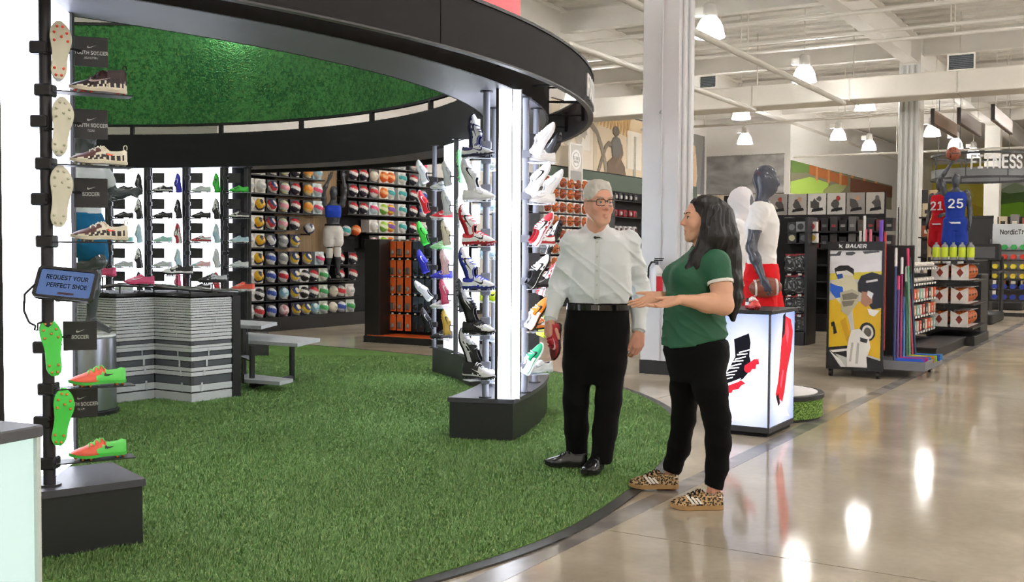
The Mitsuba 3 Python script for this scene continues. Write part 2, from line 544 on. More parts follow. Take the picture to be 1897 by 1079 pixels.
def grille(px, py, w, h, label, a=22.69):
    p = planea(px, py, a); aa, b = to_ab(p)
    t = Thing('air_vent', label, 'air vent', M=abm(a, b, p[2]))
    e = .03
    t.part('frame', joinm([box(-w / 2, w / 2, -.035, 0, h / 2 - e, h / 2, 'ece8e0'), box(-w / 2, w / 2, -.035, 0, -h / 2, -h / 2 + e, 'ece8e0'),
                           box(-w / 2, -w / 2 + e, -.035, 0, -h / 2 + e, h / 2 - e, 'ece8e0'), box(w / 2 - e, w / 2, -.035, 0, -h / 2 + e, h / 2 - e, 'ece8e0')]), 'satin', None)
    t.part('backing', box(-w / 2 + e, w / 2 - e, -.004, 0, -h / 2 + e, h / 2 - e, '3f4447'), 'matte', None)
    t.part('louvre', joinm([box(-w / 2 + e, w / 2 - e, -.03, -.012, z, z + .012, '6b7276') for z in np.arange(-h / 2 + .05, h / 2 - .04, .035)]), 'satin', None)


grille(1312, 152, .42, .30, 'small square air vent on the duct, beside the big white column')
grille(1781, 115, .52, .34, 'square air vent on the duct, right of the far ribbed column')

# pipes
PIPEC = 'dcd8cf'


def pipe(name, label, p0, p1, r, hangers=0):
    t = Thing(name, label, 'pipe')
    t.part('tube', cyl(p0, p1, r, 12, PIPEC), 'satin', 60)
    for k in range(hangers):
        q = np.asarray(p0) + (np.asarray(p1) - p0) * ((k + .5) / hangers)
        t.part('hanger', cyl(q, (q[0], q[1], CEIL), .014, 6, PIPEC), 'satin', 60)


for n, (px, py, z, a0, a1) in enumerate(((1410, 118, 4.52, 10.9, 22.5), (1440, 219, 4.50, 14, 22.5))):
    b = to_ab(on(px, py, z))[1]
    pipe('sprinkler_pipe', ('thick white pipe along the row of ceiling lamps beside the big column', 'long white pipe running away behind the nearest lamps, lower down')[n], ab(a0, b, z), ab(a1, b, z), .05, 0)
for n, (px, py, z) in enumerate(((1442, 94, 5.45), (1460, 36, 5.7), (1530, 68, 5.55), (1500, 222, 5.0), (1500, 290, 4.6), (1150, 72, 5.6), (1500, 8, 5.9))):
    a = to_ab(on(px, py, z))[0]
    pipe('cross_pipe', ('white ceiling pipe with drop rods crossing just above the duct', 'white ceiling pipe crossing the top of the frame behind the nearest lamp', 'short-looking white pipe crossing under the ceiling deck beside the far column',
                        'thin white pipe crossing below the duct, level with its lamps', 'lowest thin white pipe crossing in front of the far walls', 'upper white pipe between the black canopy and the big white column',
                        'white pipe nearest the top edge, right of the big column')[n], ab(a, -13.2, z), ab(a, 2.5, z), .035, 4)

# high-bay lamps: those in view, and their rows going on over the rest of the hall
lamp_ab = [to_ab(on(px, py, 4.9)) for px, py in [(1315, 52), (1490, 138), (1603, 192), (1373, 210), (1380, 258), (1553, 250), (1610, 270), (1727, 243), (1770, 267), (1803, 284)]]
lamp_where = ['beside the big white column, nearest and largest', 'second along the pipe from the big white column', 'just left of the far ribbed column', 'above the stone wall picture, upper one', 'above the stone wall picture, lower one',
              'higher of two left of the far ribbed column', 'lower of two left of the far ribbed column', 'just right of the far ribbed column', 'above the raised basketball', 'lowest and farthest, above the fitness sign']
extra = [(a, b) for b in (-1.0, 4.1, 9.2, 14.5) for a in np.arange(-5, 40, 5.1)] + [(a, -6.09) for a in (.5, 5.6, 10.7)] + [(a, -11.2) for a in (-5, .5, 5.6, 10.7, 15.8, 20.9)] + [(a, -16) for a in (0.5, 8)]
shade = lathe([(.0, -.15), (.232, -.15), (.235, -.14), (.20, .02), (.15, .12), (.10, .17)], 24, 'ffffff')
L_shade = ply(shade, 'emit_body', 180)
L_house = ply(joinm([lathe([(.0, .17), (.11, .17), (.115, .20), (.10, .36), (.05, .40), (.0, .40)], 20, 'bdbab4'), cyl((0, 0, .4), (0, 0, CEIL - 4.9), .010, 6, 'c9c5bd'), boxc(-.16, 0, .26, .16, .14, .12, 'e9e6e0')]), 'satin', 40)
for i, (a, b) in enumerate(lamp_ab + extra):
    seen = i < len(lamp_ab)
    t = Thing('ceiling_lamp', 'glowing white high-bay ceiling lamp, ' + lamp_where[i] if seen else 'glowing white high-bay ceiling lamp of the rows over the hall', 'ceiling lamp', M=abm(a, b, 4.9), group='high-bay lamps in view' if seen else 'high-bay lamps over the rest of the hall')
    t.part('housing', L_house)
    t.part('shade', L_shade, emit=LAMP_RADIANCE)

# columns
co = structure('column_1', box(-.225, .225, -.225, .225, 0, CEIL, 'd5d5d9', .008), 'satin', None, M=abm(11.475, -4.925))
co.part('base_sleeve', box(-.232, .232, -.232, .232, 0, .16, '2b2b2e', .004), 'satin', None)
co.part('conduit', cyl((.02, -.235, .165), (.02, -.235, CEIL), .010, 8, 'd2d2d5'), 'satin', 60)
for y in (-.13, .05):
    co.part('conduit', cyl((.245, y, .165), (.245, y, CEIL), .024, 10, 'd8d8da'), 'satin', 60)
co.part('hook', tube([(.02, -.245, 2.98), (.02, -.30, 2.98), (.05, -.32, 3.0)], .008, 6, 'a8a8aa'), 'satin', 60)
ex = Thing('fire_extinguisher', 'white fire extinguisher with black hose and red label hanging on the big white column', 'fire extinguisher', M=abm(11.475 - .225, *[to_ab(at(1226, 530, 12.2))[1]], at(1226, 560, 12.2)[2]) @ moved(0, -.10, 0))
ex.part('cylinder', lathe([(0, 0), (.05, 0), (.068, .01), (.07, .03), (.07, .33), (.06, .38), (.03, .41), (.025, .43), (0, .43)], 20, 'e6e6e8'), 'gloss', 50)
ex.part('label', arc_wall(.0695, .0715, .12, .30, -1.2, .2, 10, 'c32033'), 'satin', 40, label='red and white label')
ex.part('valve', joinm([cyl((0, 0, .43), (0, 0, .47), .02, 10, '55575a'), boxc(.02, 0, .48, .10, .02, .015, '2a2a2c'), boxc(.03, 0, .50, .11, .018, .012, '2a2a2c')]), 'metal', 40)
ex.part('hose', tube([(-.01, 0, .46), (-.06, -.01, .46), (-.09, -.02, .40), (-.095, -.02, .25), (-.085, -.01, .08)], .011, 8, '17171a'), 'satin', 60)
ex.part('bracket', joinm([boxc(0, .075, .22, .05, .02, .34, '8b8d90'), boxc(0, .072, .30, .16, .012, .02, '8b8d90')]), 'metal', None)


def ribbed_column(name, a, b, w):
    c = structure(name, box(-w / 2, w / 2, -w / 2, w / 2, 0, CEIL, 'dcdad4', .01), 'satin', None, M=abm(a, b))
    for k in range(4):
        c.part('conduit', cyl((-w / 2 + w * (k + .5) / 4, -w / 2 - .02, 0), (-w / 2 + w * (k + .5) / 4, -w / 2 - .02, 5.6), .045, 10, 'd3d4d3'), 'satin', 60)
    return c


ribbed_column('column_2', 25.2, -4.93, .46)
structure('column_3', box(-.24, .24, -.24, .24, 0, CEIL, 'dedbd4', .01), 'satin', None, M=abm(38.6, -4.93))


# ------------------------------------------------------------------ flat pictures: coloured outlines in thin layers
def print_mesh(w, h, layers, bg, step=.0006, t=.0):
    from shapely.geometry import box as sbox
    clip = sbox(0, 0, w, h)
    out = [box(0, w, 0, h, -.004 - t, 0, bg)]
    for k, (pts, c) in enumerate(layers):
        g = (pts if hasattr(pts, 'geom_type') else Polygon(pts).buffer(0)).intersection(clip)
        gs = [q for q in getattr(g, 'geoms', [g]) if q.geom_type == 'Polygon' and q.area > 1e-9]
        for q in gs:
            out.append(poly(q, 0, step * (k + 1), c))
    return joinm(out)


def blob(cx, cy, rx, ry, rot=0, n=22, wob=.0, seed=0):
    g = np.random.default_rng(seed); w = np.arange(n) * 2 * np.pi / n
    r = 1 + wob * (g.random(n) - .5)
    x, y = rx * r * np.cos(w), ry * r * np.sin(w)
    return [(cx + a * math.cos(rot) - b * math.sin(rot), cy + a * math.sin(rot) + b * math.cos(rot)) for a, b in zip(x, y)]


def strip(pts, w):
    return LineString(pts).buffer(w / 2, cap_style=2)


def wall_frame(p_left, direction, off=.012):
    """x along the wall, y up, z out of the wall towards the hall."""
    m = np.eye(4); d = np.asarray(direction) / np.linalg.norm(direction)
    m[:3, 0], m[:3, 1], m[:3, 2] = d, ZV, np.cross(d, ZV)
    m[:3, 3] = np.asarray(p_left) + m[:3, 2] * off
    return m


# tall picture of a woman with battle ropes, on the left wall
pl, pr = planeb(1020, 300, B0), planeb(1205, 300, B0)
zb, zt = planeb(1088, 315, B0)[2], planeb(1094, 201, B0)[2]
W, H = np.linalg.norm((pr - pl)[:2]), zt - zb
u = lambda px: (np.linalg.norm((planeb(px, 300, B0) - pl)[:2])) / W
lay = []
X = lambda px, f: (u(px) * W, f * H)
lay.append(([X(1020, .0), X(1098, .0), X(1098, 1), X(1020, 1)], 'f4ead8'))
lay.append(([X(1090, .75), X(1150, .75), X(1205, .55), X(1205, 1), X(1090, 1)], 'efd9b4'))
for k in range(12):
    q = 1092 + k * 6
    lay.append(([X(q, .80 - .012 * k), X(q + 2.4, .80 - .012 * k), X(q + 8, .97), X(q + 3, .98)], 'd8b27c'))
lay += [([X(1098, 0), X(1104, 0), X(1104, 1), X(1098, 1)], 'e2d3bd'), ([X(1160, .12), X(1186, .12), X(1186, .78), X(1160, .78)], 'fbf3e6'), ([X(1172, 0), X(1176, 0), X(1176, .7), X(1172, .7)], 'b9b4a9'),
        ([X(1068, .30), X(1090, .30), X(1090, .66), X(1068, .66)], 'fffaf0')]
rope = [X(1076, .80), X(1090, .78), X(1104, .62), X(1112, .42), X(1119, .18), X(1122, -.02)]
lay += [(strip(rope, .16), '9c9284'), (strip([X(1107, 0), X(1113, .2), X(1120, .42), X(1126, .50), X(1130, .46)], .12), '8d8272')]
lay += [(blob(u(1139) * W, .72 * H, .20, .085 * H), '6f6659'), ([X(1133, .28), X(1130, .5), X(1134, .60), X(1139, .64), X(1146, .60), X(1150, .48), X(1147, .28)], '77756f'),
        ([X(1122, -.02), X(1124, .18), X(1134, .28), X(1147, .28), X(1155, .14), X(1157, -.02)], '7d6a5c'), (strip([X(1148, .5), X(1150, .36), X(1144, .22), X(1138, .1)], .14), '85725f')]
lay += [(blob(u(1049 + 7 * k) * W, (.45 + .16 * (k % 3)) * H, .22, .10 * H, .6 * k, 14, .6, k), ('d9d2c6', 'c2bbb0', 'b3aca2')[k % 3]) for k in range(6)]
t = Thing('wall_picture', 'warm beige wall picture of a person exercising with ropes, left of the big white column', 'wall picture', M=wall_frame(np.r_[pl[:2], zb], AISLE))
t.part('print', print_mesh(W, H, lay, 'f0dfc4', .0015), 'matte', None)
t.part('edge', joinm([box(0, W, -.03, 0, -.004, .02, '3c3a36'), box(0, W, H, H + .03, -.004, .02, '55514b')]), 'matte', None)
# green band below it
structure('trim_1', box(0, np.linalg.norm((planeb(1290, 330, B0) - planeb(1000, 330, B0))[:2]), -.62, -.03, 0, .03, GREENC), 'matte', None, M=wall_frame(np.r_[planeb(1000, 330, B0)[:2], zb], AISLE, 0))
# dark poster beside the column
pl2, pr2 = planeb(1262, 300, B0), planeb(1304.5, 300, B0); z0, z1 = planeb(1300, 361, B0)[2], planeb(1300, 252, B0)[2]
W, H = np.linalg.norm((pr2 - pl2)[:2]), z1 - z0
t = Thing('wall_picture', 'dark grey wall picture with a pale bent arm, right edge of the big white column', 'wall picture', M=wall_frame(np.r_[pl2[:2], z0], AISLE))
t.part('print', print_mesh(W, H, [([(0, 0), (W * .8, 0), (W * .95, H), (0, H)], '8b8a87'), ([(W * .5, H * .1), (W * .6, H * .05), (W * .68, H * .3), (W * .62, H * .65), (W * .52, H * .8), (W * .5, H * .5)], 'd9bda2'), (blob(W * .53, H * .72, W * .06, H * .09), 'cbb096')], '77767a', .0015), 'matte', None)
# stone picture on the back wall
AB_ = 34.8
pl3, pr3 = planea(1306, 330, AB_), planea(1452, 330, AB_); z0, z1 = planea(1380, 359, AB_)[2], planea(1380, 289, AB_)[2]
W, H = np.linalg.norm((pr3 - pl3)[:2]), z1 - z0
t = Thing('wall_picture', 'grey picture of rough stone on the back wall behind the mannequins', 'wall picture', M=wall_frame(np.r_[pl3[:2], z0], CROSS))
t.part('print', box(0, W, 0, H, -.004, .002), 'stone_print', None)
t.part('edge', joinm([box(-.02, W + .02, -.03, 0, -.004, .02, '55524c'), box(-.02, W + .02, H, H + .03, -.004, .02, '8a867e')]), 'matte', None)
structure('trim_2', box(0, 2.9, -.75, -.04, 0, .03, 'c9b9a6'), 'matte', None, M=wall_frame(np.r_[planea(1300, 360, AB_)[:2], z0], CROSS, 0))
# green and orange picture on the long far wall
BF_ = -10.6
q0, q1 = planeb(1464, 330, BF_), planeb(1652, 330, BF_); z0, z1 = planeb(1470, 359, BF_)[2], planeb(1470, 298, BF_)[2]
W, H = np.linalg.norm((q1 - q0)[:2]), z1 - z0
U = lambda px: np.linalg.norm((planeb(px, 330, BF_) - q0)[:2])
lay = [([(0, .35 * H), (U(1500), .62 * H), (U(1535), .55 * H), (U(1530), .1 * H), (U(1490), 0), (0, 0)], 'a9c85c'), ([(0, .62 * H), (U(1500), .75 * H), (U(1500), H), (0, H)], '5f7a3f'),
       ([(U(1498), .70 * H), (U(1570), .58 * H), (U(1570), .92 * H), (U(1498), H)], 'b06a3e')]
lay += [([(U(1510 + 22 * k), .55 * H), (U(1514 + 22 * k), .55 * H), (U(1514 + 22 * k), H), (U(1510 + 22 * k), H)], 'c98f5d') for k in range(6)]
lay += [([(U(1575), .4 * H), (U(1652), .5 * H), (U(1652), .95 * H), (U(1575), .9 * H)], '6b4638'), (blob(U(1545), .35 * H, 1.6, .18 * H, .1, 14, .4, 8), '9aa06a'), (blob(U(1600), .2 * H, 3, .16 * H, 0, 14, .4, 9), '6d6a58')]
t = Thing('wall_picture', 'green and orange wall picture running along the far wall above dark shelves', 'wall picture', M=wall_frame(np.r_[q0[:2], z0], AISLE))
t.part('print', print_mesh(W, H, lay, '7d7a63', .002), 'matte', None)
# yellow and golf pictures at the far end
def far_picture(px0, px1, py0, py1, lay, bg, label):
    p0, p1 = planea(px0, 400, A1), planea(px1, 400, A1); z0, z1 = planea(px0, py1, A1)[2], planea(px0, py0, A1)[2]
    W, H = np.linalg.norm((p1 - p0)[:2]), z1 - z0
    t = Thing('wall_picture', label, 'wall picture', M=wall_frame(np.r_[p0[:2], z0], CROSS, .02))
    t.part('print', print_mesh(W, H, [([(x * W, y * H) for x, y in q], c) for q, c in lay], bg, .003), 'matte', None)


far_picture(1722, 1840, 306, 440, [([(0, .3), (.5, .5), (1, .35), (1, 0), (0, 0)], 'b9a63c'), ([(.2, .6), (.55, .85), (.7, .55), (.4, .4)], 'd8d27a'), ([(.62, .15), (.85, .3), (.95, .1), (.8, 0)], '8d8a3a')], 'cdbf52', 'yellow wall picture at the far end behind the jersey mannequins')
far_picture(1846, 1930, 322, 405, [([(0, 0), (1, 0), (1, .28), (.5, .36), (0, .30)], '8cc63f'), ([(0, .3), (.5, .36), (1, .28), (1, .62), (.3, .55), (0, .6)], '5d7d46'), ([(0, .6), (.4, .8), (.7, .66), (1, .8), (1, 1), (0, 1)], 'dfe6df')], 'a9bfa0', 'wall picture of a green golf course at the right end')

# ================================================================== the round canopy over the turf
RC = np.array([-5.9, 9.7]); ctr = RC
TAU = 2 * np.pi
BLK = '2c2b2d'
can = Thing('round_canopy', 'large round dark metal canopy ring over the turf with a grass band inside', 'canopy')
# outer fascia in panels
splits = sorted(math.atan2(p[1] - RC[1], p[0] - RC[0]) for p in (at(783, 60, 6.1), at(1073, 130, 8.3)))
ths = [splits[0] - 2.2, splits[0] - 1.1, splits[0], splits[1], splits[1] + .8, splits[1] + 1.6, splits[1] + 2.4, splits[1] + 3.1, splits[0] - 2.2 + TAU]
for i in range(len(ths) - 1):
    can.part('outer_panel', arc_wall(6.575, 6.605, 2.565, 2.87, ths[i] + .0006, ths[i + 1] - .0006, max(6, int((ths[i + 1] - ths[i]) * 26)), '232121', ctr), 'matte', 30)
    can.part('top_trim', arc_wall(6.57, 6.615, 2.872, 2.892, ths[i], ths[i + 1], max(6, int((ths[i + 1] - ths[i]) * 26)), '101011', ctr), 'satin', 30)
    can.part('bottom_trim', arc_wall(6.57, 6.612, 2.555, 2.566, ths[i], ths[i + 1], max(6, int((ths[i + 1] - ths[i]) * 26)), '3a3938', ctr), 'satin', 30)
can.part('soffit', arc_wall(5.66, 6.22, 2.575, 2.60, 0, TAU, 150, '5c5d66', ctr), 'satin', 30, label='pale grey underside of the inner ring')
can.part('inner_band', arc_wall(5.645, 5.665, 2.575, 3.05, 0, TAU, 150, '1e2021', ctr), 'matte', 30)
can.part('middle_band', arc_wall(6.20, 6.225, 2.575, 2.95, 0, TAU, 150, '1a1a1b', ctr), 'matte', 30)
nb = 44
for k in range(nb):
    th = TAU * (k + .35) / nb
    r_ = lambda r, z: (RC[0] + r * math.cos(th), RC[1] + r * math.sin(th), z)
    can.part('bracket', joinm([cyl(r_(6.225, 2.68), r_(6.57, 2.68), .008, 6, '141415'), cyl(r_(6.225, 2.80), r_(6.57, 2.80), .008, 6, '141415'),
                               boxc(0, 0, 2.73, .03, .05, .20, '141415').tf(moved(RC[0] + 6.56 * math.cos(th), RC[1] + 6.56 * math.sin(th), 0, th))]), 'matte', 40)
# upright struts and the grass drum
for k in range(26):
    th = TAU * (k + .2) / 26
    can.part('strut', boxc(0, 0, 3.105, .05, .05, .125, '242424').tf(moved(RC[0] + 5.72 * math.cos(th), RC[1] + 5.72 * math.sin(th), 0, th)), 'matte', None)
gsplit = [math.atan2(p[1] - RC[1], p[0] - RC[0]) for p in (at(763, 170, 12.9),)]
g0 = gsplit[0]
for k in range(5):
    can.part('grass_band', arc_wall(5.72, 5.75, 3.20, 4.62, g0 + k * TAU / 5 + .001, g0 + (k + 1) * TAU / 5 - .001, 40, 'ffffff', ctr), 'turfwall', 30, label='artificial grass panel inside the drum')
can.part('drum_rim', arc_wall(5.70, 5.76, 3.17, 3.20, 0, TAU, 150, '1f2020', ctr), 'matte', 30)
can.part('drum_rim', arc_wall(5.70, 5.98, 4.62, 4.66, 0, TAU, 150, '2f3030', ctr), 'matte', 30)
# screen around the outside of the drum: red with a few slanted shapes
sc = []
t_end = -.35
sc.append(arc_wall(5.93, 5.96, 3.0, 3.95, -1.35, .2, 60, 'd8434a', ctr))
can.part('screen', sc[0], 'satin', 30, emit=(.46, .055, .06), label='glowing red screen band outside the drum')
tht = math.atan2(*(at(950, 10, 8.2)[:2] - RC)[::-1])


def on_cyl(r, th, z):
    return (RC[0] + r * math.cos(th), RC[1] + r * math.sin(th), z)


def cyl_patch(r, pts, c, n=8):
    """A quad of (theta, z) corners laid on the cylinder."""
    p = np.array(pts, float); s = np.linspace(0, 1, n + 1)
    lo = p[0] + (p[1] - p[0]) * s[:, None]; hi = p[3] + (p[2] - p[3]) * s[:, None]
    v = np.array([on_cyl(r, *q) for q in np.vstack([lo, hi])])
    i = np.arange(n)
    return Mesh(v, np.stack([i, i + 1, n + 2 + i, n + 1 + i], 1), c)


for (a0_, a1_, z0_, z1_, em) in ((-.62, -.50, 3.02, 3.93, (.75, .80, .95)), (-.47, -.42, 3.02, 3.93, (.05, .05, .07)), (-.40, -.36, 3.02, 3.93, (.80, .82, .9)), (-.33, -.2, 3.02, 3.93, (.12, .07, .09)), (-.18, .1, 3.02, 3.93, (.62, .60, .60))):
    can.part('screen_image', cyl_patch(5.966, [(a0_, z0_), (a1_, z0_), (a1_ + .12, z1_), (a0_ + .12, z1_)], 'ffffff'), 'satin', None, emit=em, under=can.key + '__screen')
# lettering FOOTBALL around the outer fascia
lt = text('FOOTBALL', .17, 'f2f2f2', True, .012, sx=.82)
arc0 = splits[1] + .012
v = lt.v.copy()
th = arc0 + (v[:, 0] + .02) / 6.61; r = 6.606 + v[:, 2]
lt.v = np.stack([RC[0] + r * np.cos(th), RC[1] + r * np.sin(th), v[:, 1] + 2.63], 1)
can.part('lettering', lt, 'satin', None, label='white raised letters')

# ================================================================== shoes
NO = np.array([(0, 0), (.45, 0), (.8, .0), (.95, .06), (1, .16), (.985, .3), (.93, .48), (.82, .66), (.64, .82), (.44, .92), (.22, .98), (0, 1)])
OP = np.array([(0, 0), (.45, 0), (.8, .0), (.94, .06), (.98, .16), (.96, .36), (.88, .60), (.80, .86), (.74, 1.0), (.62, 1.0), (.55, .72), (0, .62)])


class Last:
    """Shape of a shoe: heel at x = 0, toe at x = L, z up from the underside of the plate; width along y."""
    def __init__(s, L=.27, high=0.0, flat=.0, wide=1.0, thick=.0):
        s.L, s.high = L, high
        s.cx = [0, .05, .15, .3, .45, .6, .72, .84, .93, 1.0]
        k = L / .27 * wide
        s.hw_ = np.array([.014, .026, .0325, .0315, .034, .042, .046, .041, .029, .010]) * k
        s.cy_ = np.array([0, 0, 0, .001, .003, .004, .002, -.002, -.005, -.008]) * k
        t = np.array([.072, .074, .066, .064, .088, .071, .057, .046, .036, .022]) * (L / .27)
        if high:
            t = t + np.array([.050, .060, .066, .062, .022, .004, 0, 0, 0, 0]) * high * (L / .27)
        s.zt_ = t + thick
        s.zb_ = np.array([.006, .004, .004, .006, .006, .004, .004, .007, .012, .018]) * (L / .27) * (1 - flat) + .004 + thick * .55

    def __call__(s, u):
        u = np.asarray(u, float)
        return [spline(s.cx, q, u) for q in (s.hw_, s.cy_, s.zb_, s.zt_)]

    def opening(s, u):
        hi = .40 if not s.high else .36
        return ((u > .045) & (u < hi)).astype(float)

    def upper(s, col, n=30, closed=False):
        u = np.sort(np.r_[1 - (1 - np.linspace(0, 1, n)) ** 1.0, .044, .046, .398 if not s.high else .358, .402 if not s.high else .362, .97, .985])
        hw, cy, zb, zt = s(u)
        op = s.opening(u)[:, None, None] * (0 if closed else 1)
        h = NO[None] * (1 - op) + OP[None] * op
        half = np.stack([h[..., 0] * hw[:, None], zb[:, None] + h[..., 1] * (zt - zb)[:, None]], -1)      # (n, 12, 2)
        m = half.shape[1]
        y = np.concatenate([half[:, :, 0], -half[:, ::-1, 0][:, 1:-1]], 1) + cy[:, None]
        z = np.concatenate([half[:, :, 1], half[:, ::-1, 1][:, 1:-1]], 1)
        x = np.repeat(u[:, None] * s.L, y.shape[1], 1)
        v = np.stack([x, y, z], -1)
        K = y.shape[1]; nn = len(u)
        i, j = np.meshgrid(np.arange(nn - 1), np.arange(K), indexing='ij')
        q = np.stack([i * K + j, (i + 1) * K + j, (i + 1) * K + (j + 1) % K, i * K + (j + 1) % K], -1).reshape(-1, 4)
        f = [tri(q)]
        V = v.reshape(-1, 3)
        for e, fl in ((0, 1), (nn - 1, 0)):
            V = np.vstack([V, v[e].mean(0)]); c = len(V) - 1
            a, b = e * K + np.arange(K), e * K + (np.arange(K) + 1) % K
            f.append(np.stack([a, b, a * 0 + c] if fl else [b, a, a * 0 + c], 1))
        hv = np.concatenate([np.repeat(h[:, :, 1], 1, 1), h[:, ::-1, 1][:, 1:-1]], 1).reshape(-1)
        ix = np.concatenate([np.arange(m), np.arange(m)[::-1][1:-1]]); inner = (np.tile(ix, nn).reshape(nn, K) >= 10) & (op[:, 0, 0] > .5)[:, None]
        inner = inner.reshape(-1)
        uu = np.repeat(u, K); side = np.sign(V[:nn * K, 1])
        C = np.array([lin(col(a, b, c_, d_)) for a, b, c_, d_ in zip(uu, hv, side, inner)])
        C = np.vstack([C, C[:1], C[-1:]])
        r = Mesh(V, np.vstack(f)); r.c = C
        return r

    def sole(s, c, t=.009, over=1.04, n=22, z0=None, rim=None):
        u = np.r_[0, .015, np.linspace(.04, .96, n), .985, 1.0]
        hw, cy, zb, zt = s(u)
        hw = hw * over + .0005
        x = u * s.L; x[0] -= .002; x[-1] += .002
        lo = zb - t if z0 is None else np.maximum(z0 + 0 * zb, zb * 0 + z0 + np.maximum(0, (u - .85)) * .06)
        hi = zb + .004 if rim is None else zb + rim
        V = np.concatenate([np.stack([x, cy + hw * .96, lo], 1), np.stack([x, cy + hw, hi], 1), np.stack([x, cy - hw, hi], 1), np.stack([x, cy - hw * .96, lo], 1)])
        N = len(u); i = np.arange(N - 1); f = []
        for a, b in ((0, 1), (1, 2), (2, 3), (3, 0)):
            f.append(np.stack([a * N + i, a * N + i + 1, b * N + i + 1, b * N + i], 1))
        f.append([[0, N, 2 * N, 3 * N]]); f.append([[N - 1, 4 * N - 1, 3 * N - 1, 2 * N - 1]])
        return Mesh(V, np.vstack(f)[:, ::-1], c)

    def stud_at(s):
        return [(.90, .35), (.90, -.35), (.79, .62), (.79, -.62), (.72, .05), (.65, .66), (.65, -.66), (.17, .6), (.17, -.6), (.05, .45), (.05, -.45)]

    def stud(s, k, c, h=.012):
        u, w = s.stud_at()[k]
        hw, cy, zb, zt = [float(q) for q in s(u)]
        p = np.array([u * s.L, cy + w * hw, zb - .007])
        m = tube([p + [0, 0, .002], p - [0, 0, h * .6], p - [0, 0, h]], [.0075, .0055, .0035], 8, c)
        return m

    def side_y(s, x, z, sgn):
        hw, cy, zb, zt = s(np.clip(x / s.L, 0, 1))
        v = np.clip((z - zb) / np.maximum(zt - zb, 1e-4), 0, 1)
        w = np.interp(v, NO[4:, 1], NO[4:, 0]); w = np.where(v < .16, 1, w)
        return cy + sgn * (hw * w + .0022)

    def swoosh(s, c, sgn, x0=.30, w=.42, z0=.030, tail=1):
        """The mark laid on the side; tail towards the heel."""
        n = 30
        o = np.stack([np.interp(np.linspace(0, 8, n), np.arange(9), SWO[:, k]) for k in (0, 1)], 1)
        i = np.stack([np.interp(np.linspace(0, 8, n), np.arange(9), SWI[:, k]) for k in (0, 1)], 1)
        W = w * s.L
        def m(q):
            x = x0 * s.L + (1 - q[:, 0]) * W; z = z0 + s.zb_[3] + q[:, 1] * W * .75
            return np.stack([x, s.side_y(x, z, sgn), z], 1)
        A, B = m(o), m(i); mid = (A + B) / 2
        mid[:, 1] = s.side_y(mid[:, 0], mid[:, 2], sgn)
        V = np.vstack([A, mid, B]); k = np.arange(n - 1)
        f = np.vstack([np.stack([k, k + 1, n + k + 1, n + k], 1), np.stack([n + k, n + k + 1, 2 * n + k + 1, 2 * n + k], 1)])
        return Mesh(V, f if sgn < 0 else f[:, ::-1], c)

    def laces(s, c, u0=.42, u1=.66, n=5):
        out = []
        for k in range(n):
            u = u0 + (u1 - u0) * k / (n - 1)
            hw, cy, zb, zt = [float(q) for q in s(u)]
            a = np.linspace(-1, 1, 9)
            w = np.interp(np.abs(a), [0, .45, 1], [0, .40, .66]); v = np.interp(w, NO[::-1, 0][:8], NO[::-1, 1][:8])
            pts = np.stack([u * s.L + .006 * a * (1 if k % 2 else -1), cy + np.sign(a) * w * hw, zb + v * (zt - zb) + .003], 1)
            out.append(tube(pts, .0028, 5, c))
        return joinm(out)

    def loop(s, c):
        z = float(s(np.array(.03))[3])
        w = np.linspace(-.6, math.pi + .9, 12)
        return tube(np.stack([.006 - .010 * np.cos(w) * .8, w * 0, z + .010 + .013 * np.sin(w)], 1), .0022, 5, c)


_shoe_cache = {}


def shoe_parts(kind):
    """Mesh dicts of one kind of shoe, made once. kind: a tuple of (key, value) pairs."""
    if kind in _shoe_cache:
        return _shoe_cache[kind]
    k = dict(kind)
    l = Last(k.get('L', .27), k.get('high', 0), wide=k.get('wide', 1.0))
    up, toe, col_, inn = k['up'], k.get('toe', k['up']), k.get('collar', k['up']), k.get('inn', '26262a')
    low = k.get('low'); z_t = k.get('zone', .62)
    spot = k.get('spot')
    def colour(u, v, sd, inner):
        if inner: return inn
        lim = z_t + .10 * math.sin(v * 7)
        c = toe if u > lim - .25 * max(0, v - .55) else up
        if low and v < .30 + .05 * math.sin(u * 40): c = low
        if u < .36 and v > .80: c = col_
        if spot and .08 < v < .42 and (math.sin(u * 95) * math.sin(v * 31 + u * 30) > .15): c = spot
        return c
    near = k.get('near', 0)
    d = {'upper': ply(l.upper(colour, 30 if near else 16), 'satin', 50), 'outsole': ply(l.sole(k.get('sole', '222226')), 'satin', 40)}
    d['swoosh'] = [ply(l.swoosh(k.get('sw', '111114'), sg, *k.get('swp', (.30, .42, .026))), 'satin', 180) for sg in (-1, 1)]
    d['laces'] = ply(l.laces(k.get('lace', up), n=6 if near else 4), 'cloth', 60)
    if near or k.get('studs', 1) > 1:
        d['stud'] = [ply(l.stud(i, k.get('stud', k.get('sole', '222226'))), 'satin', 50) for i in range(11)]
    else:
        d['studs'] = ply(joinm([l.stud(i, k.get('stud', k.get('sole', '222226'))) for i in range(11)]), 'satin', 50)
    if k.get('loop'):
        d['pull_loop'] = ply(l.loop(k['loop']), 'cloth', 180)
    _shoe_cache[kind] = d
    return d


STUD = .019                      # height of the plate's underside above the stud tips


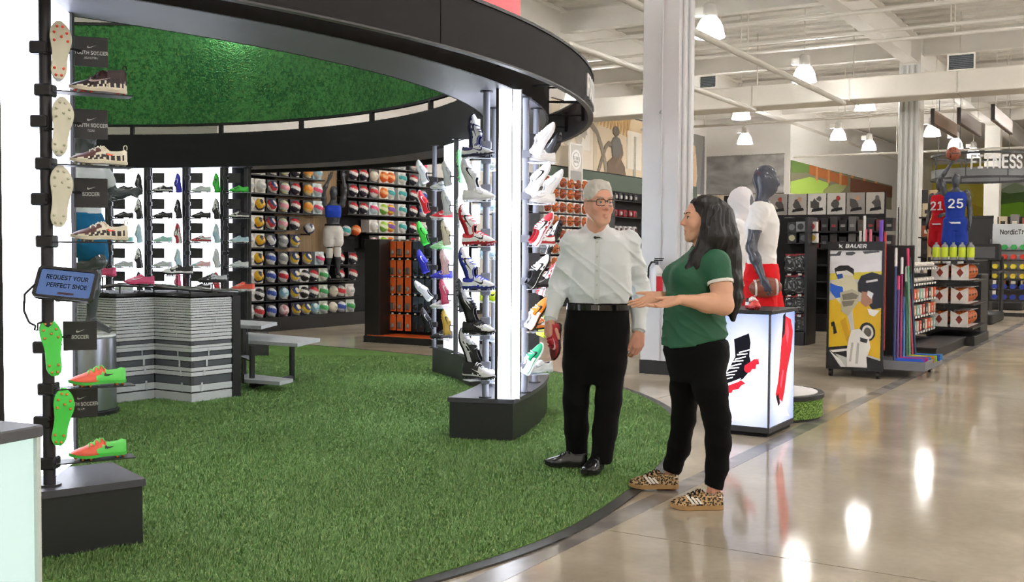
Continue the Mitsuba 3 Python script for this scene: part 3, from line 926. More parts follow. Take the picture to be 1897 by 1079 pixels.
def shoe(kind, label, M, group=None, name='cleat', cat='shoe'):
    """M puts the shoe: x heel to toe, z up, origin under the heel at the stud tips."""
    d = shoe_parts(kind); k = dict(kind)
    t = Thing(name, label, cat, M=M @ moved(-k.get('L', .27) / 2, 0, STUD - .008), group=group)
    t.part('upper', d['upper']); so = t.part('outsole', d['outsole'])
    if k.get('mark', 1):
        for s_ in d['swoosh']: t.part('swoosh', s_)
    t.part('laces', d['laces'])
    for s_ in d.get('stud', []): t.part('stud', s_, under=so)
    if 'studs' in d: t.part('studs', d['studs'], under=so, kind='stuff')
    if 'pull_loop' in d: t.part('pull_loop', d['pull_loop'])
    return t


def K(**k):
    return tuple(sorted(k.items()))


def shoe_M(p, toe, up):
    """Shoe whose middle lies at p, toe direction and the direction of its top."""
    return frame(p, toe, z=up)


# ------------------------------------------------------------------ shoe towers
POSTC, PLATEC = '2b2a2f', '29292c'


def led(t, m, name='light_panel'):
    return t.part(name, m, 'emit_body', None, emit=LED_RADIANCE)


def pedestal(name, label, rings, c='2c2d2f'):
    """rings: outline points on the floor (counter-clockwise), .32 high with a thin overhanging top."""
    t = Thing(name, label, 'pedestal')
    g = Polygon(rings).buffer(0)
    t.part('body', poly(g.buffer(-.012), .012, .285, c), 'satin', 30)
    t.part('top', poly(g, .287, .32, '414147'), 'satin', 30)
    return t


def ring_pts(r0, r1, t0, t1, n=14):
    w = np.linspace(t0, t1, n)
    return [on_cyl(r1, a, 0)[:2] for a in w] + [on_cyl(r0, a, 0)[:2] for a in w[::-1]]


SIGN_W, SIGN_H = .148, .138


def sign_plate(M, lines, group, label, far=False):
    t = Thing('shelf_sign', label, 'sign', M=M, group=group)
    t.part('plate', box(0, SIGN_W, -.004, .004, -SIGN_H / 2, SIGN_H / 2, '2a2a2c', .001), 'satin', None)
    if lines is not None:
        S_ = np.array([[1, 0, 0, 0], [0, 0, -1, -.0042], [0, 1, 0, 0], [0, 0, 0, 1.0]])
        t.part('swoosh', swoosh_flat(.042, 'c9c9cb', .0008), 'satin', None, M=S_ @ moved(SIGN_W * .5 - .018, .016, 0))
        for i, (s_, h) in enumerate(lines):
            m = text(s_, h, 'cfcfd1', i == 0, .0008, True, .80 if i == 0 else .9)
            t.part('lettering', m, 'satin', None, M=S_ @ moved(SIGN_W * .5, -.014 - i * .020, 0))
    return t


def clamp(t, p, c='1f1f22'):
    return t.part('clamp', boxc(p[0], p[1], p[2], .075, .075, .055, c, .006), 'satin', None)


def post(t, p, z0, z1, r=.026, c=None):
    k = t.part('post', cyl((p[0], p[1], z0), (p[0], p[1], z1), r, 14, c or POSTC), 'satin', 60)
    t.part('flange', cyl((p[0], p[1], z1 - .010), (p[0], p[1], z1 - .001), r * 1.9, 14, '39393d'), 'satin', 60)
    t.part('flange', cyl((p[0], p[1], z0 + .001), (p[0], p[1], z0 + .009), r * 1.9, 14, '39393d'), 'satin', 60)
    return k


def shelf(t, p, e, L=.30, w=.105, z=0, c=PLATEC, thick=.005):
    """A flat plate from the post at p along the direction e."""
    return t.part('shelf', box(.02, L, -w / 2, w / 2, -thick, 0, c, .0015), 'satin', None, M=frame((p[0], p[1], z), e))


# ---------------- near tower at the left edge
F3 = Thing('shoe_tower', 'tall lit shoe display tower with black posts at the left edge', 'display tower')
f3t = math.atan2(at(175, 1030, 4.87)[1] - RC[1], at(175, 1030, 4.87)[0] - RC[0])
pc = [on(85, 1043)[:2], on(271, 1012)[:2]]
tang = np.r_[(pc[1] - pc[0]) / np.linalg.norm(pc[1] - pc[0]), 0]; inward = np.array([-tang[1], tang[0], 0])
c1 = np.r_[pc[1], 0]; base0 = c1 - tang * 1.7
ped3 = pedestal('display_pedestal', 'dark grey block pedestal under the near left shoe tower', [(base0 + inward * 0)[:2], c1[:2], (c1 + inward * .50)[:2], (base0 + inward * .50)[:2]])
ZT = 2.575
zt3 = ZT
pA = on(92, 900, .32); post(F3, pA, .32, zt3, .027)
# lit box behind the post: broad face to the outside, narrow lit side towards the turf
Lp = on(8, 897, .32); e3 = np.r_[(pA - Lp)[:2], 0]; e3 /= np.linalg.norm(e3)
b0 = Lp + inward * .05; wfront = np.linalg.norm((pA - Lp)[:2])
M3 = frame((b0[0], b0[1], 0), tang)
F3.part('light_panel', box(.02, wfront + .0, .0, .10, .325, zt3 - .005, 'ffffff'), 'emit_body', None, M=M3, emit=LED_RADIANCE)
s0, s1 = on(104, 884, .32), on(136.5, 860, .32)
Ms = frame((s0[0], s0[1], 0), np.r_[(s1 - s0)[:2], 0]); ws = np.linalg.norm((s1 - s0)[:2])
F3.part('light_panel', box(.0, ws, .0, .05, .325, zt3 - .005, 'ffffff'), 'emit_body', None, M=Ms, emit=LED_RADIANCE)
F3.part('corner_trim', box(ws + .002, ws + .045, -.012, .03, .32, zt3, '1d1d21'), 'satin', None, M=Ms)
for x in (0.0, wfront + .004):
    F3.part('corner_trim', box(x - .012, x + .012, -.012, .012, .32, zt3, '1d1d21'), 'satin', None, M=M3)
pL = on(-18, 900, .32); post(F3, pL, .32, zt3, .027)
es = np.array([.86, .51, 0.0])
sign_dir = np.array([.93, .37, 0])
lev3 = [2.115, 1.785, 1.435, None, .765, .425]
CREAM = K(near=1, L=.25, up='e9e2cf', toe='5a3a3a', zone=.58, collar='ede7d8', low='e6dfca', spot='2b1f1f', sole='d9d3bd', stud='b9b49c', sw='e8502e', swp=(.05, .34, .028), lace='ece6d6', loop='ece6d6', inn='c9c2b2')
DARKH = K(near=1, L=.25, high=.75, up='3a1c1f', toe='33272a', zone=.6, collar='2c1719', low='e8e0cf', spot='1c1212', sole='d8cfba', stud='e0553a', sw='b8a7a6', swp=(.28, .42, .030), lace='3a1c1f', loop='241416')
GREENR = K(near=1, L=.25, up='66dd62', toe='f0674f', zone=.46, collar='74e070', sole='4fc24e', stud='e2813f', sw='1c2b22', swp=(.05, .36, .026), lace='6fe06a', inn='8fe08a')
names3 = ['top', 'second', 'third', '', 'fifth', 'bottom']
kinds3 = [DARKH, CREAM, CREAM, None, GREENR, GREENR]
desc3 = ['dark maroon high-top cleat on the top black shelf of the near left tower', 'cream cleat with a heel loop on the second shelf of the near left tower', 'cream cleat with a brown toe on the third shelf of the near left tower', '',
         'green cleat with a coral toe on the shelf below the tablet, near left tower', 'green laced cleat with a coral toe on the lowest shelf, near left tower']
pos3 = [(184, 165, 5.19), (186, 290, 5.2), (178, 424, 5.17), None, (181, 683, 5.17), (172, 812, 5.15)]
signs3 = [((137, 94), [('YOUTH SOCCER', .017), ('ACADEMY', .010)], 'academy'), ((137, 229), [('YOUTH SOCCER', .017), ('CLUB', .010)], 'club'), ((137, 357), [('SOCCER', .017)], 'soccer'), None,
          ((117, 623), [('SOCCER', .017)], 'soccer'), ((119, 748), [('YOUTH SOCCER', .017), ('CLUB', .010)], 'club')]
for k, z in enumerate(lev3):
    if z is None: continue
    clamp(F3, (pA[0], pA[1], z)); clamp(F3, (pA[0] - .02, pA[1], z + .19))
    p_ = at(pos3[k][0], pos3[k][1], pos3[k][2])
    kk = dict(kinds3[k]); zs = z
    e = es
    shelf(F3, pA, e, .37, .11, zs)
    c = np.array([pA[0], pA[1], 0]) + e * .225
    if k in (4, 5): c = np.array([pA[0], pA[1], 0]) + e * .21
    shoe(kinds3[k], desc3[k], shoe_M((c[0], c[1], zs), -e + np.array([0, -.06, 0]), ZV))
    (sx, sy), lines, w = signs3[k]
    sp = at(sx, sy, 5.0)
    sign_plate(frame(sp, sign_dir), lines, 'black sign plates of the near left tower', ('black sign plate reading ' + ' '.join(q[0].lower() for q in lines) + ', ' + ('topmost on the near left tower', 'second on the near left tower', 'third on the near left tower', '', 'first below the tablet', 'lowest on the near left tower')[k]))
    F3.part('sign_arm', cyl((pA[0], pA[1], sp[2]), sp + sign_dir * .03, .006, 6, '202023'), 'satin', 60)
# hung cleats, soles to the front
hung3 = [((111, 90), 0, K(near=1, L=.262, up='d9d3c6', toe='d9d3c6', low='c9c3b6', spot='1c1718', sole='dcd8c2', stud='e5573a', sw='cfc8bb', mark=0, lace='d9d3c6'), 'cream sole with orange studs of a hung cleat, topmost on the near left post'),
         ((114, 232), .05, K(near=1, L=.262, up='cfc6b8', toe='5a3a3a', spot='221a1a', sole='dedac6', stud='b3b299', mark=0, lace='d9d3c6'), 'cream sole with cream studs of a hung cleat, second on the near left post'),
         ((112, 362), .03, K(near=1, L=.275, up='d9d3c6', toe='5a3a3a', spot='221a1a', sole='dedac6', stud='bdbba4', mark=0, lace='d9d3c6'), 'cream sole with cream studs of a hung cleat, just above the tablet'),
         ((96, 642), -.16, K(near=1, L=.262, up='f0674f', toe='66dd62', zone=.5, sole='47d24a', stud='dd8a48', mark=0, lace='6fe06a'), 'bright green sole with orange studs of a hung cleat, just below the tablet'),
         ((115, 773), .10, K(near=1, L=.255, up='f0674f', toe='66dd62', zone=.75, sole='47d24a', stud='e8823f', mark=0, lace='6fe06a'), 'bright green sole with orange studs of a hung cleat, lowest on the near left post')]
for (px, py), tilt, kd, lb in hung3:
    p = at(px, py, 4.78)
    toe = np.array([-tilt if tilt < 0 else -tilt * .2 + tilt, .12, 1.0]); toe[0] = tilt
    shoe(kd, lb, shoe_M(p, toe, np.array([-.42, .9, -.1])), group=None)
    F3.part('hook', tube([(pA[0], pA[1], p[2] - .02), (pA[0] + .01, pA[1] - .04, p[2] - .02), (p[0], p[1] + .10, p[2])], .006, 6, '1c1c1f'), 'satin', 60)

# tablet on the post
tb = Thing('tablet_kiosk', 'black tablet with a blue screen mounted on the near left post', 'tablet')
tp = at(122, 527, 4.78)
Mt = np.eye(4)
xt = np.array([.985, .12, -.10]); xt /= np.linalg.norm(xt); nt = np.array([.18, -.86, .48]); nt -= xt * np.dot(nt, xt); nt /= np.linalg.norm(nt)
Mt[:3, 0], Mt[:3, 1], Mt[:3, 2], Mt[:3, 3] = xt, np.cross(nt, xt), nt, tp
tb.M = Mt
TW, TH = .262, .158
from shapely.geometry import box as sbox
rr = lambda w, h, r: sbox(-w / 2 + r, -h / 2 + r, w / 2 - r, h / 2 - r).buffer(r, 6)
tb.part('case', poly(rr(TW, TH, .022), -.012, .004, '232326'), 'satin', 40)
tb.part('bezel', poly(rr(TW, TH, .022).difference(rr(TW - .03, TH - .026, .012)), .004, .010, '2d2d2f'), 'satin', 40)
tb.part('display', poly(rr(TW - .032, TH - .030, .008), .0045, .0055, '3f5687'), 'gloss', None, emit=(.030, .052, .115), label='dull blue screen')
for i, s_ in enumerate(('REQUEST YOUR', 'PERFECT SHOE')):
    tb.part('lettering', text(s_, .021, '0a0d18', True, .0008, True, .82), 'matte', None, M=moved(.002 + .006 * i, .018 - .040 * i, .0058))
tb.part('button', poly(rr(.070, .010, .003), .0056, .0066, '4a3a44'), 'matte', None, M=moved(.01, -.050, 0))
tb.part('camera_bar', poly(rr(.008, .03, .003), .010, .0106, '0c0c0e'), 'gloss', None, M=moved(-TW / 2 + .0105, .035, 0))
tb.part('mount', tube([(-.02, 0, -.012), (-.03, -.02, -.05), (-.05, -.03, -.10)], .016, 10, '1b1b1e'), 'satin', 60)
w = np.linspace(0, 1, 24)
cab = np.stack([np.interp(w, [0, .3, .6, .85, 1], [66, 46, 44, 54, 66]), np.interp(w, [0, .3, .6, .85, 1], [526, 545, 575, 598, 604])], 1)
cb = Thing('power_cable', 'black cable looping from the tablet down the near left post', 'cable')
cb.part(None, tube([at(x_, y_, 4.74) for x_, y_ in cab] + [at(64, 612, 4.74), at(70, 612, 4.75), at(70, 600, 4.76), at(80, 596, 4.80)], .0045, 6, '17171b'), 'satin', 180)

# ---------------- centre tower
th_near = math.atan2(7.80 - RC[1], -.2 - RC[0])
pf = [on(838, 817)[:2], on(955, 822)[:2]]
thb = math.atan2(9.35 - RC[1], .24 - RC[0]); tha = math.atan2(pf[1][1] - RC[1], pf[1][0] - RC[0]); thi = math.atan2(pf[0][1] - RC[1], pf[0][0] - RC[0])
ro = 6.24
outl = [on_cyl(ro, a, 0)[:2] for a in np.linspace(tha, thb, 12)] + [on_cyl(5.74, a, 0)[:2] for a in np.linspace(thb, thi, 12)]
ped1 = pedestal('display_pedestal', 'dark grey curved pedestal under the centre shoe tower, on the turf', outl)
F1 = Thing('shoe_tower', 'tall lit shoe display tower in the centre beside the man', 'display tower')
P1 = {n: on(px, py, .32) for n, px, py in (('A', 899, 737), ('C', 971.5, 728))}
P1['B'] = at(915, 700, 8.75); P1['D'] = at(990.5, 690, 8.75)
for n in 'ABCD': post(F1, P1[n], .32, ZT, .025, '777a85')  # paler than the other posts: the light panel's glow is painted into their colour
l0 = on(922, 741, .32); l1 = on(962, 741, .32)
tg1 = np.array([.12, .99, 0]); tg1 /= np.linalg.norm(tg1)
ML = frame((l0[0], l0[1], 0), np.r_[(l1 - l0)[:2], 0]); wl = np.linalg.norm((l1 - l0)[:2])
F1.part('light_panel', box(0, wl, .0, .95, .325, ZT - .004, 'ffffff'), 'emit_body', None, M=ML, emit=LED_RADIANCE)
F1.part('corner_trim', box(-.022, -.002, -.012, .012, .32, ZT, '222227'), 'satin', None, M=ML)
F1.part('corner_trim', box(.092, .098, -.006, -.001, .32, ZT, 'b9bac4'), 'satin', None, M=ML)
F1.part('corner_trim', box(wl + .001, wl + .008, -.008, .012, .32, ZT, '8e8f98'), 'satin', None, M=ML)

LV = [.46, .79, 1.115, 1.44, 1.765, 2.08]
WHN = K(up='eef0f2', toe='eef0f2', low='23265a', collar='23265a', sole='1b1d3a', sw='23265a', lace='23265a', inn='2a2c60', L=.29, studs=2)
WH_ = K(up='eeeeee', toe='f2f2f2', low='e4e4e6', sole='d9d9dc', sw='15151a', lace='efefef', L=.29, studs=2)
RED = K(up='f1f0f0', toe='efeeee', low='b7202b', collar='b7202b', sole='8f1620', sw='15151a', lace='d12a33', L=.30, studs=2)
BLU = K(up='eef0f4', toe='eef0f4', low='27339c', collar='27339c', sole='1c2360', sw='15151a', lace='3f49c8', L=.30, studs=2)
BLK_ = K(up='17171a', toe='e8e8ea', zone=.66, low='141416', sole='101012', sw='c9c9cc', lace='1c1c20', L=.30, studs=2)
BLW = K(up='222226', toe='dedee0', zone=.60, low='e0e0e2', sole='151518', sw='f0f0f0', lace='f4f4f4', L=.30, studs=2, high=.5)
ALLW = K(up='f3f3f4', toe='f5f5f6', low='eaeaec', sole='e2e2e5', sw='d2d3d6', lace='f5f5f6', L=.29, studs=2)
WRED = K(up='f0f0f0', toe='b3202c', zone=.72, low='a81f2b', collar='b3202c', sole='d8d8da', sw='15151a', lace='7e1a24', L=.29, studs=2)
BLKW = K(up='1d1d22', toe='f2f2f2', zone=.55, low='f2f2f2', sole='16161a', sw='1d1d22', lace='f2f2f2', L=.29, studs=2)
WBK2 = K(up='f4f4f4', toe='1b1c24', zone=.72, low='1b1c24', sole='16161a', sw='15151a', lace='e8e8ea', L=.29, studs=2)
ORG = K(up='f2f2f2', toe='ee7f22', zone=.5, low='ee7f22', sole='1a1a1d', sw='15151a', lace='f2f2f2', L=.28, studs=2)
GRW = K(up='f4f4f4', toe='1f9a6b', zone=.5, low='1f9a6b', sole='e9e9ea', sw='15151a', lace='f2f2f2', L=.27, studs=2)
LBL = K(up='bcdff0', toe='cfeaf5', sole='e9f4f8', sw='f2f8fa', lace='e2f2f8', L=.27)
LGR = K(up='b9eec0', toe='a6e8b0', sole='8fe09c', sw='f4fff4', lace='d4f4d8', L=.27)
NEO = K(up='d7ee3c', toe='cfe733', sole='b8d222', sw='1e1e20', lace='e6f56a', L=.27)
BK = K(up='222227', toe='26262b', sole='17171a', sw='c4c4c8', lace='1c1c20', L=.27)
PNK = K(up='f2c8d4', toe='f4d2dc', sole='eab6c8', sw='ffffff', lace='f6dce4', L=.27)
HPK = K(up='ee5f8d', toe='f07c9f', sole='e0507e', sw='ffffff', lace='f6a5bd', L=.27)
GLD = K(up='e6c060', toe='ecca74', sole='c79f3e', sw='2a2416', lace='f0dca0', L=.27)
REDS = K(up='c8202c', toe='d4303a', sole='e8e4e4', sw='f4f4f4', lace='b01c28', L=.27)
GRN = K(up='3fc443', toe='46cf49', sole='2fae36', sw='14361a', lace='5fd863', L=.27)
ROY = K(up='2c2fae', toe='3336bd', sole='2326a0', sw='d9dcf4', lace='4447c8', L=.27)
BEI = K(up='e8e0cc', toe='ece4d2', sole='d8ceb6', sw='8d7a5c', lace='efe9dc', L=.27)
PAL = K(up='e2e6ea', toe='eceff2', sole='cfd6dc', sw='a9b4be', lace='eef1f4', L=.27)

# left side of the centre tower: one cleat hung toe up and one on a clear shelf at each level
lv_y = [298, 374, 462, 541, 614, 690]
side_l = [(WHN, WHN, 'white cleat with a navy collar'), (WH_, ALLW, 'white cleat with a black swoosh'), (RED, RED, 'white and red cleat'), (BLU, BLU, 'white and royal blue cleat'), (BLK_, BLK_, 'black cleat with a white toe'), (BLW, BLW, 'black and white laced high-top cleat')]
ordn = ('top', 'second', 'third', 'fourth', 'fifth', 'lowest')
CLEARC = 'cfd6e0'
for k in range(6):
    hk, sk, ds = side_l[k]
    z = LV[5 - k]
    p = at(862 - (4 if k > 1 else 0) + (8 if k == 0 else 0), lv_y[k] - 44 + (0 if k else -6), 7.92)
    tilt = .30 if k else .02
    shoe(hk, f'{ds} hung toe up, {ordn[k]} left of the centre tower', shoe_M(p, np.array([-tilt, .10, 1.0]), np.array([.85, -.40, .3])))
    q = at(888 if k else 886, lv_y[k] - 2, 7.78)
    F1.part('shelf', box(-.11, .13, -.055, .055, -.004, 0, CLEARC, .001), 'satin', None, M=frame((q[0], q[1], z), np.array([.86, .50, 0])))
    shoe(sk, f'{ds} on a clear shelf, {ordn[k]} left of the centre tower', shoe_M((q[0], q[1], z), np.array([.80, -.58, 0]), ZV))
    clamp(F1, (P1['A'][0], P1['A'][1], z + .1), '6a6c76'); clamp(F1, (P1['A'][0], P1['A'][1], z - .01), '6a6c76')
    F1.part('shelf_arm', cyl((P1['A'][0], P1['A'][1], z - .006), (q[0] - .05, q[1], z - .006), .006, 6, '3a3a3e'), 'satin', 60)
    F1.part('sign_plate', box(-.012, .06, -.004, .004, -.07, .07, 'b9bcc6'), 'satin', None, M=frame((P1['A'][0] - .10, P1['A'][1] + .12, z + .24), np.array([.8, .6, 0])))
    # second row of shelves between the posts
    q2 = at(911, lv_y[k] + 18, 8.55)
    kd = (PAL, LBL, LBL, NEO, PAL, PAL)[k]
    F1.part('shelf', box(-.10, .10, -.05, .05, -.004, 0, CLEARC, .001), 'satin', None, M=frame((q2[0], q2[1], q2[2]), np.array([.6, -.8, 0])))
    shoe(kd, f'pale cleat between the two left posts of the centre tower, {ordn[k]} level', shoe_M((q2[0], q2[1], q2[2]), np.array([.75, -.66, 0]), ZV))
    # pale cleats hung further back
    kd2, lb2 = ((None, ''), (LGR, 'pale green cleat'), (LBL, 'pale blue cleat'), (None, ''), (BK, 'black cleat'), (None, ''))[k]
    if kd2:
        p2 = at(846, lv_y[k] - 66, 8.55)
        shoe(kd2, f'{lb2} hung toe up behind the others, left side of the centre tower', shoe_M(p2, np.array([-.10, .1, 1.0]), np.array([.9, .2, .2])))
        F1.part('hook', cyl((P1['B'][0], P1['B'][1], p2[2]), p2, .006, 6, '3a3a3e'), 'satin', 60)
# right side
side_r = [((1014, 262), ALLW, BK, 'all-white cleat'), ((1006, 335), WH_, ALLW, 'white cleat with a black swoosh'), ((1012, 428), WRED, BLKW, 'white and dark red cleat'), ((1005, 506), BLKW, WRED, 'black and white cleat'),
          ((1003, 584), ORG, NEO, 'white and orange cleat'), ((994, 668), GRW, BLKW, 'white and green cleat')]
for k, ((px, py), hk, bk, ds) in enumerate(side_r):
    z = LV[5 - k]
    p = at(px, py, 8.10)
    shoe(hk, f'{ds} hung toe up, {ordn[k]} right of the centre tower', shoe_M(p, np.array([.52, .1, 1.0]), np.array([-.75, -.42, .4])))
    if k in (0, 2, 3, 4):
        p2 = at(px + (20 if k else 18), py + 14, 8.38)
        shoe(bk, f'{("black", "", "black and white", "dark red", "yellow")[k]} cleat hung behind the {ds}, right of the tower', shoe_M(p2, np.array([.45, .2, 1.0]), np.array([-.7, .4, .4])))
    if k == 1:
        p2 = at(1030, 348, 8.3)
        shoe(ALLW, 'plain white cleat hung second on the right side of the centre tower, farther one', shoe_M(p2, np.array([.55, .2, 1.0]), np.array([-.75, -.3, .4])))
    clamp(F1, (P1['C'][0], P1['C'][1], z + .06), '6a6c76')
    F1.part('hook', tube([(P1['C'][0], P1['C'][1], z + .06), (P1['C'][0] + .05, P1['C'][1] - .01, z + .06), (p[0] - .02, p[1] + .03, p[2] - .05)], .006, 6, '3a3a3e'), 'satin', 60)
    F1.part('shelf', box(0, .20, -.05, .05, -.004, 0, CLEARC, .001), 'satin', None, M=frame((P1['C'][0], P1['C'][1], z), np.array([.85, .5, 0])))
    q = (P1['C'][0] + .11, P1['C'][1] + .10, z)
    shoe((ALLW, ALLW, WRED, BK, ORG, PAL)[k], f'small part-hidden cleat on the clear shelf, {ordn[k]} on the right side of the centre tower', shoe_M(q, np.array([-.8, -.6, 0]), ZV))
    F1.part('sign_plate', box(-.03, .07, -.004, .004, -.075, .075, '35363a'), 'satin', None, M=frame((P1['D'][0] - .03, P1['D'][1] - .12, z + .20), np.array([.9, .43, 0])))

# ---------------- tower behind, with one row of cleats outside its post and one before its lit panel
th0 = math.atan2(10.75 - RC[1], -.42 - RC[0]); th1 = math.atan2(12.15 - RC[1], -1.10 - RC[0])
ped2 = pedestal('display_pedestal', 'dark grey pedestal under the shoe tower behind the centre one', ring_pts(5.58, 6.15, th0 + .02, th1, 12))
F2 = Thing('shoe_tower', 'lit shoe display tower behind the centre one, left of it', 'display tower')
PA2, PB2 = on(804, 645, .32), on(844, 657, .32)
for p in (PA2, PB2): post(F2, p, .32, ZT, .026, '5a5c66')  # post colour lightened to carry the lit panel's glow
F2.part('light_panel', box(.03, np.linalg.norm((PB2 - PA2)[:2]) - .02, .10, .15, .325, ZT - .004, 'ffffff'), 'emit_body', None, M=frame((PA2[0], PA2[1], 0), np.r_[(PB2 - PA2)[:2], 0]), emit=LED_RADIANCE)
out_l = [((776, 320), PAL, 'white'), ((778, 376), REDS, 'red'), ((777, 434), GRN, 'bright green'), ((777, 486), ROY, 'royal blue'), ((779, 542), PAL, 'silver white'), ((784, 594), BK, 'black')]
in_l = [((820, 322), PAL, 'white'), ((819, 376), PAL, 'grey white'), ((818, 432), BEI, 'cream'), ((816, 486), PNK, 'pale pink'), ((815, 541), HPK, 'hot pink'), ((819, 598), GLD, 'golden yellow')]
und = [PAL, REDS, LGR, ROY, PAL, BK]
for k in range(6):
    (px, py), kd, cn = out_l[k]
    p = at(px, py, 11.6)
    shoe(kd, f'{cn} cleat hung outside the post, {ordn[k]} on the tower behind the centre', shoe_M(p, np.array([-.30 if k != 4 else -.8, .1, 1.0]), np.array([.85, -.35, .3])))
    F2.part('hook', cyl((PA2[0], PA2[1], p[2] - .03), p + np.array([.02, .05, -.03]), .006, 6, '2a2a2e'), 'satin', 60)
    clamp(F2, (PA2[0], PA2[1], p[2] - .06))
    (px, py), kd, cn = in_l[k]
    p = at(px, py, 11.15)
    shoe(kd, f'{cn} cleat hung before the lit panel, {ordn[k]} on the tower behind the centre one', shoe_M(p, np.array([-.12, .1, 1.0]), np.array([.95, -.15, .15])))
    F2.part('hook', cyl((PB2[0], PB2[1], p[2] - .03), p + np.array([.03, .03, -.03]), .006, 6, '2a2a2e'), 'satin', 60)
    q = at(818, py + 31, 11.2)
    F2.part('shelf', box(-.10, .12, -.05, .05, -.004, 0, CLEARC, .001), 'satin', None, M=frame(q, np.array([.9, -.43, 0])))
    shoe(und[k], f'{("white", "red", "light green", "blue", "white", "black")[k]} cleat lying under the hung one before the lit panel, {ordn[k]} level', shoe_M(q, np.array([-.8, -.6, 0]), ZV))

# ---------------- far tower row behind the slatted counter: four lit bays
F4 = Thing('shoe_tower', 'row of lit shoe display bays with black posts behind the slatted counter', 'display tower')
d4 = lambda px: 15.28 - .0012 * (px - 240)
posts4 = [134, 204.5, 277, 348, 418]
for px in posts4 + [462]:
    p = at(px, 500, d4(px)); post(F4, p, .0, 2.575, .028)
    F4.part('post_bar', boxc(p[0] - .05, p[1] + .03, 1.45, .05, .04, 2.24, '25252b'), 'satin', None)
for i in range(5):
    a, b = posts4[i], (posts4 + [462])[i + 1]
    p0, p1 = at(a + 4, 500, d4(a) + .14), at(b - 3, 500, d4(b) + .14)
    F4.part('light_panel', box(.02, np.linalg.norm((p1 - p0)[:2]) - (.02 if i < 4 else .25), 0, .04, .20, 2.57, 'ffffff'), 'emit_body', None, M=frame((p0[0], p0[1], 0), np.r_[(p1 - p0)[:2], 0]), emit=LED_RADIANCE)
    F4.part('backing', box(-.02, np.linalg.norm((p1 - p0)[:2]) + .02, .045, .07, .0, 2.57, '232327'), 'matte', None, M=frame((p0[0], p0[1], 0), np.r_[(p1 - p0)[:2], 0]))
lv4 = [353, 401, 446, 492, 535]
tab4 = [  # shelf cleat, hung cleat per bay and level
    [(BK, BK), (BK, BK), (LBL, BLKW), (PAL, BK), (HPK, BK)],
    [(BK, BK), (BK, BLKW), (K(up='a9e0dd', toe='c2ece9', sole='e6f6f5', sw='f4fbfb', lace='dff3f2', L=.27), LBL), (PAL, BLKW), (PAL, BK)],
    [(BLKW, ROY), (BK, BK), (K(up='a9e0dd', toe='c2ece9', sole='e6f6f5', sw='f4fbfb', lace='dff3f2', L=.27), WRED), (PAL, LBL), (BK, HPK)],
    [(PAL, GRN), (BK, BLKW), (WRED, LBL), (K(up='f2c2c4', toe='bfe0f2', sole='f2f2f4', sw='ffffff', lace='f6e6e8', L=.27), PAL), (BK, REDS)],
    [(GRN, REDS), (BLKW, BK), (LBL, PAL), (PAL, LBL), (PAL, REDS)]]
cname = {BK: 'black', LBL: 'pale blue', PAL: 'white', HPK: 'pink', BLKW: 'black and white', ROY: 'dark blue', GRN: 'bright green', WRED: 'white and red', REDS: 'red'}
bayn = ('hidden', 'first', 'second', 'third', 'last')
for i in range(5):
    for k in range(5):
        a, ka = tab4[i][k]
        x0 = posts4[i]
        sgl = f'{ordn[k] if k < 4 else "lowest"} row, {bayn[i]} lit bay behind the slatted counter'
        q = at(x0 + 24, lv4[k] + 4, d4(x0) - .17)
        if i > 0 or k > 0:
            F4.part('shelf', box(-.17, .17, -.055, .055, -.004, 0, 'b9bcc4', .001), 'satin', None, M=frame(q, np.array([1, -.1, 0])))
            shoe(a, f'{cname.get(a, "pale two-tone")} cleat on a shelf, {sgl}', shoe_M(q, np.array([-1, -.12, 0]), ZV))
            clamp(F4, at(x0, lv4[k] + 4, d4(x0)))
            pq = at(x0, lv4[k] + 4, d4(x0)); F4.part('shelf_arm', cyl(pq, (q[0], q[1], pq[2]), .008, 6, '2c2c30'), 'satin', 60)
        sp = at(x0 + 5.5, lv4[k] - 23, d4(x0) - .06)
        sign_plate(frame(sp, np.array([1, -.04, 0])) @ np.diag([1.15, 1, 1, 1.0]), None, 'blank black sign plates of the lit bays', f'plain black sign plate, {sgl}')
        clamp(F4, at(x0, lv4[k] - 23, d4(x0)))
        if i < 4 and i > 0:
            p = at(x0 + 58, lv4[k] - 14, d4(x0) - .16)
            shoe(ka, f'{cname.get(ka, "pale")} cleat hung toe up, {sgl}', shoe_M(p, np.array([-.2, .1, 1.0]), np.array([-.8, -.5, .2])))
            nx = at(posts4[i + 1], lv4[k] - 14, d4(x0)); F4.part('hook', cyl(nx, p + np.array([.02, .06, 0]), .007, 6, '2c2c30'), 'satin', 60)

# ================================================================== things standing on and beside the turf
# slatted zigzag counter
ct = Thing('slatted_counter', 'zigzag counter clad in light grey horizontal slats, on the turf', 'counter')
zig = [on(85, 747), on(148, 741), on(217, 750), on(287, 741), on(355, 749), on(430, 738.6)]
zig = [np.array([p[0], p[1], 0]) for p in zig]
TOPZ = .962
rows = [(885, 945, 'ccced0'), (832, 877, 'd8dadc'), (777, 830, '50545a'), (746, 774, 'd8dadc'), (716, 742, 'd6d8da'), (677, 712, '50545a'), (646, 672, 'd8dadc'), (616, 642, '4c5056'), (589, 612, 'd8dadc'), (570, 586, 'd2d4d6'),
        (546, 566, '565a60'), (522, 541, 'd8dadc'), (496, 517, 'd6d8da'), (471, 491, 'd8dadc'), (449, 466, 'd6d8da'), (428, 444, 'd6d8da'), (406, 423, 'd6d8da'), (388, 401, 'd6d8da'), (370, 383, 'd4d6d8'), (352, 366, 'd6d8da'),
        (335, 348, 'd4d6d8'), (318, 331, 'd6d8da'), (302, 314, 'd2d4d6'), (287, 299, 'd4d6d8'), (272, 284, 'd2d4d6'), (258, 269, 'd4d6d8')]
zz = lambda y: (945 - y) / (945 - 248) * TOPZ
rs = random.Random(4)
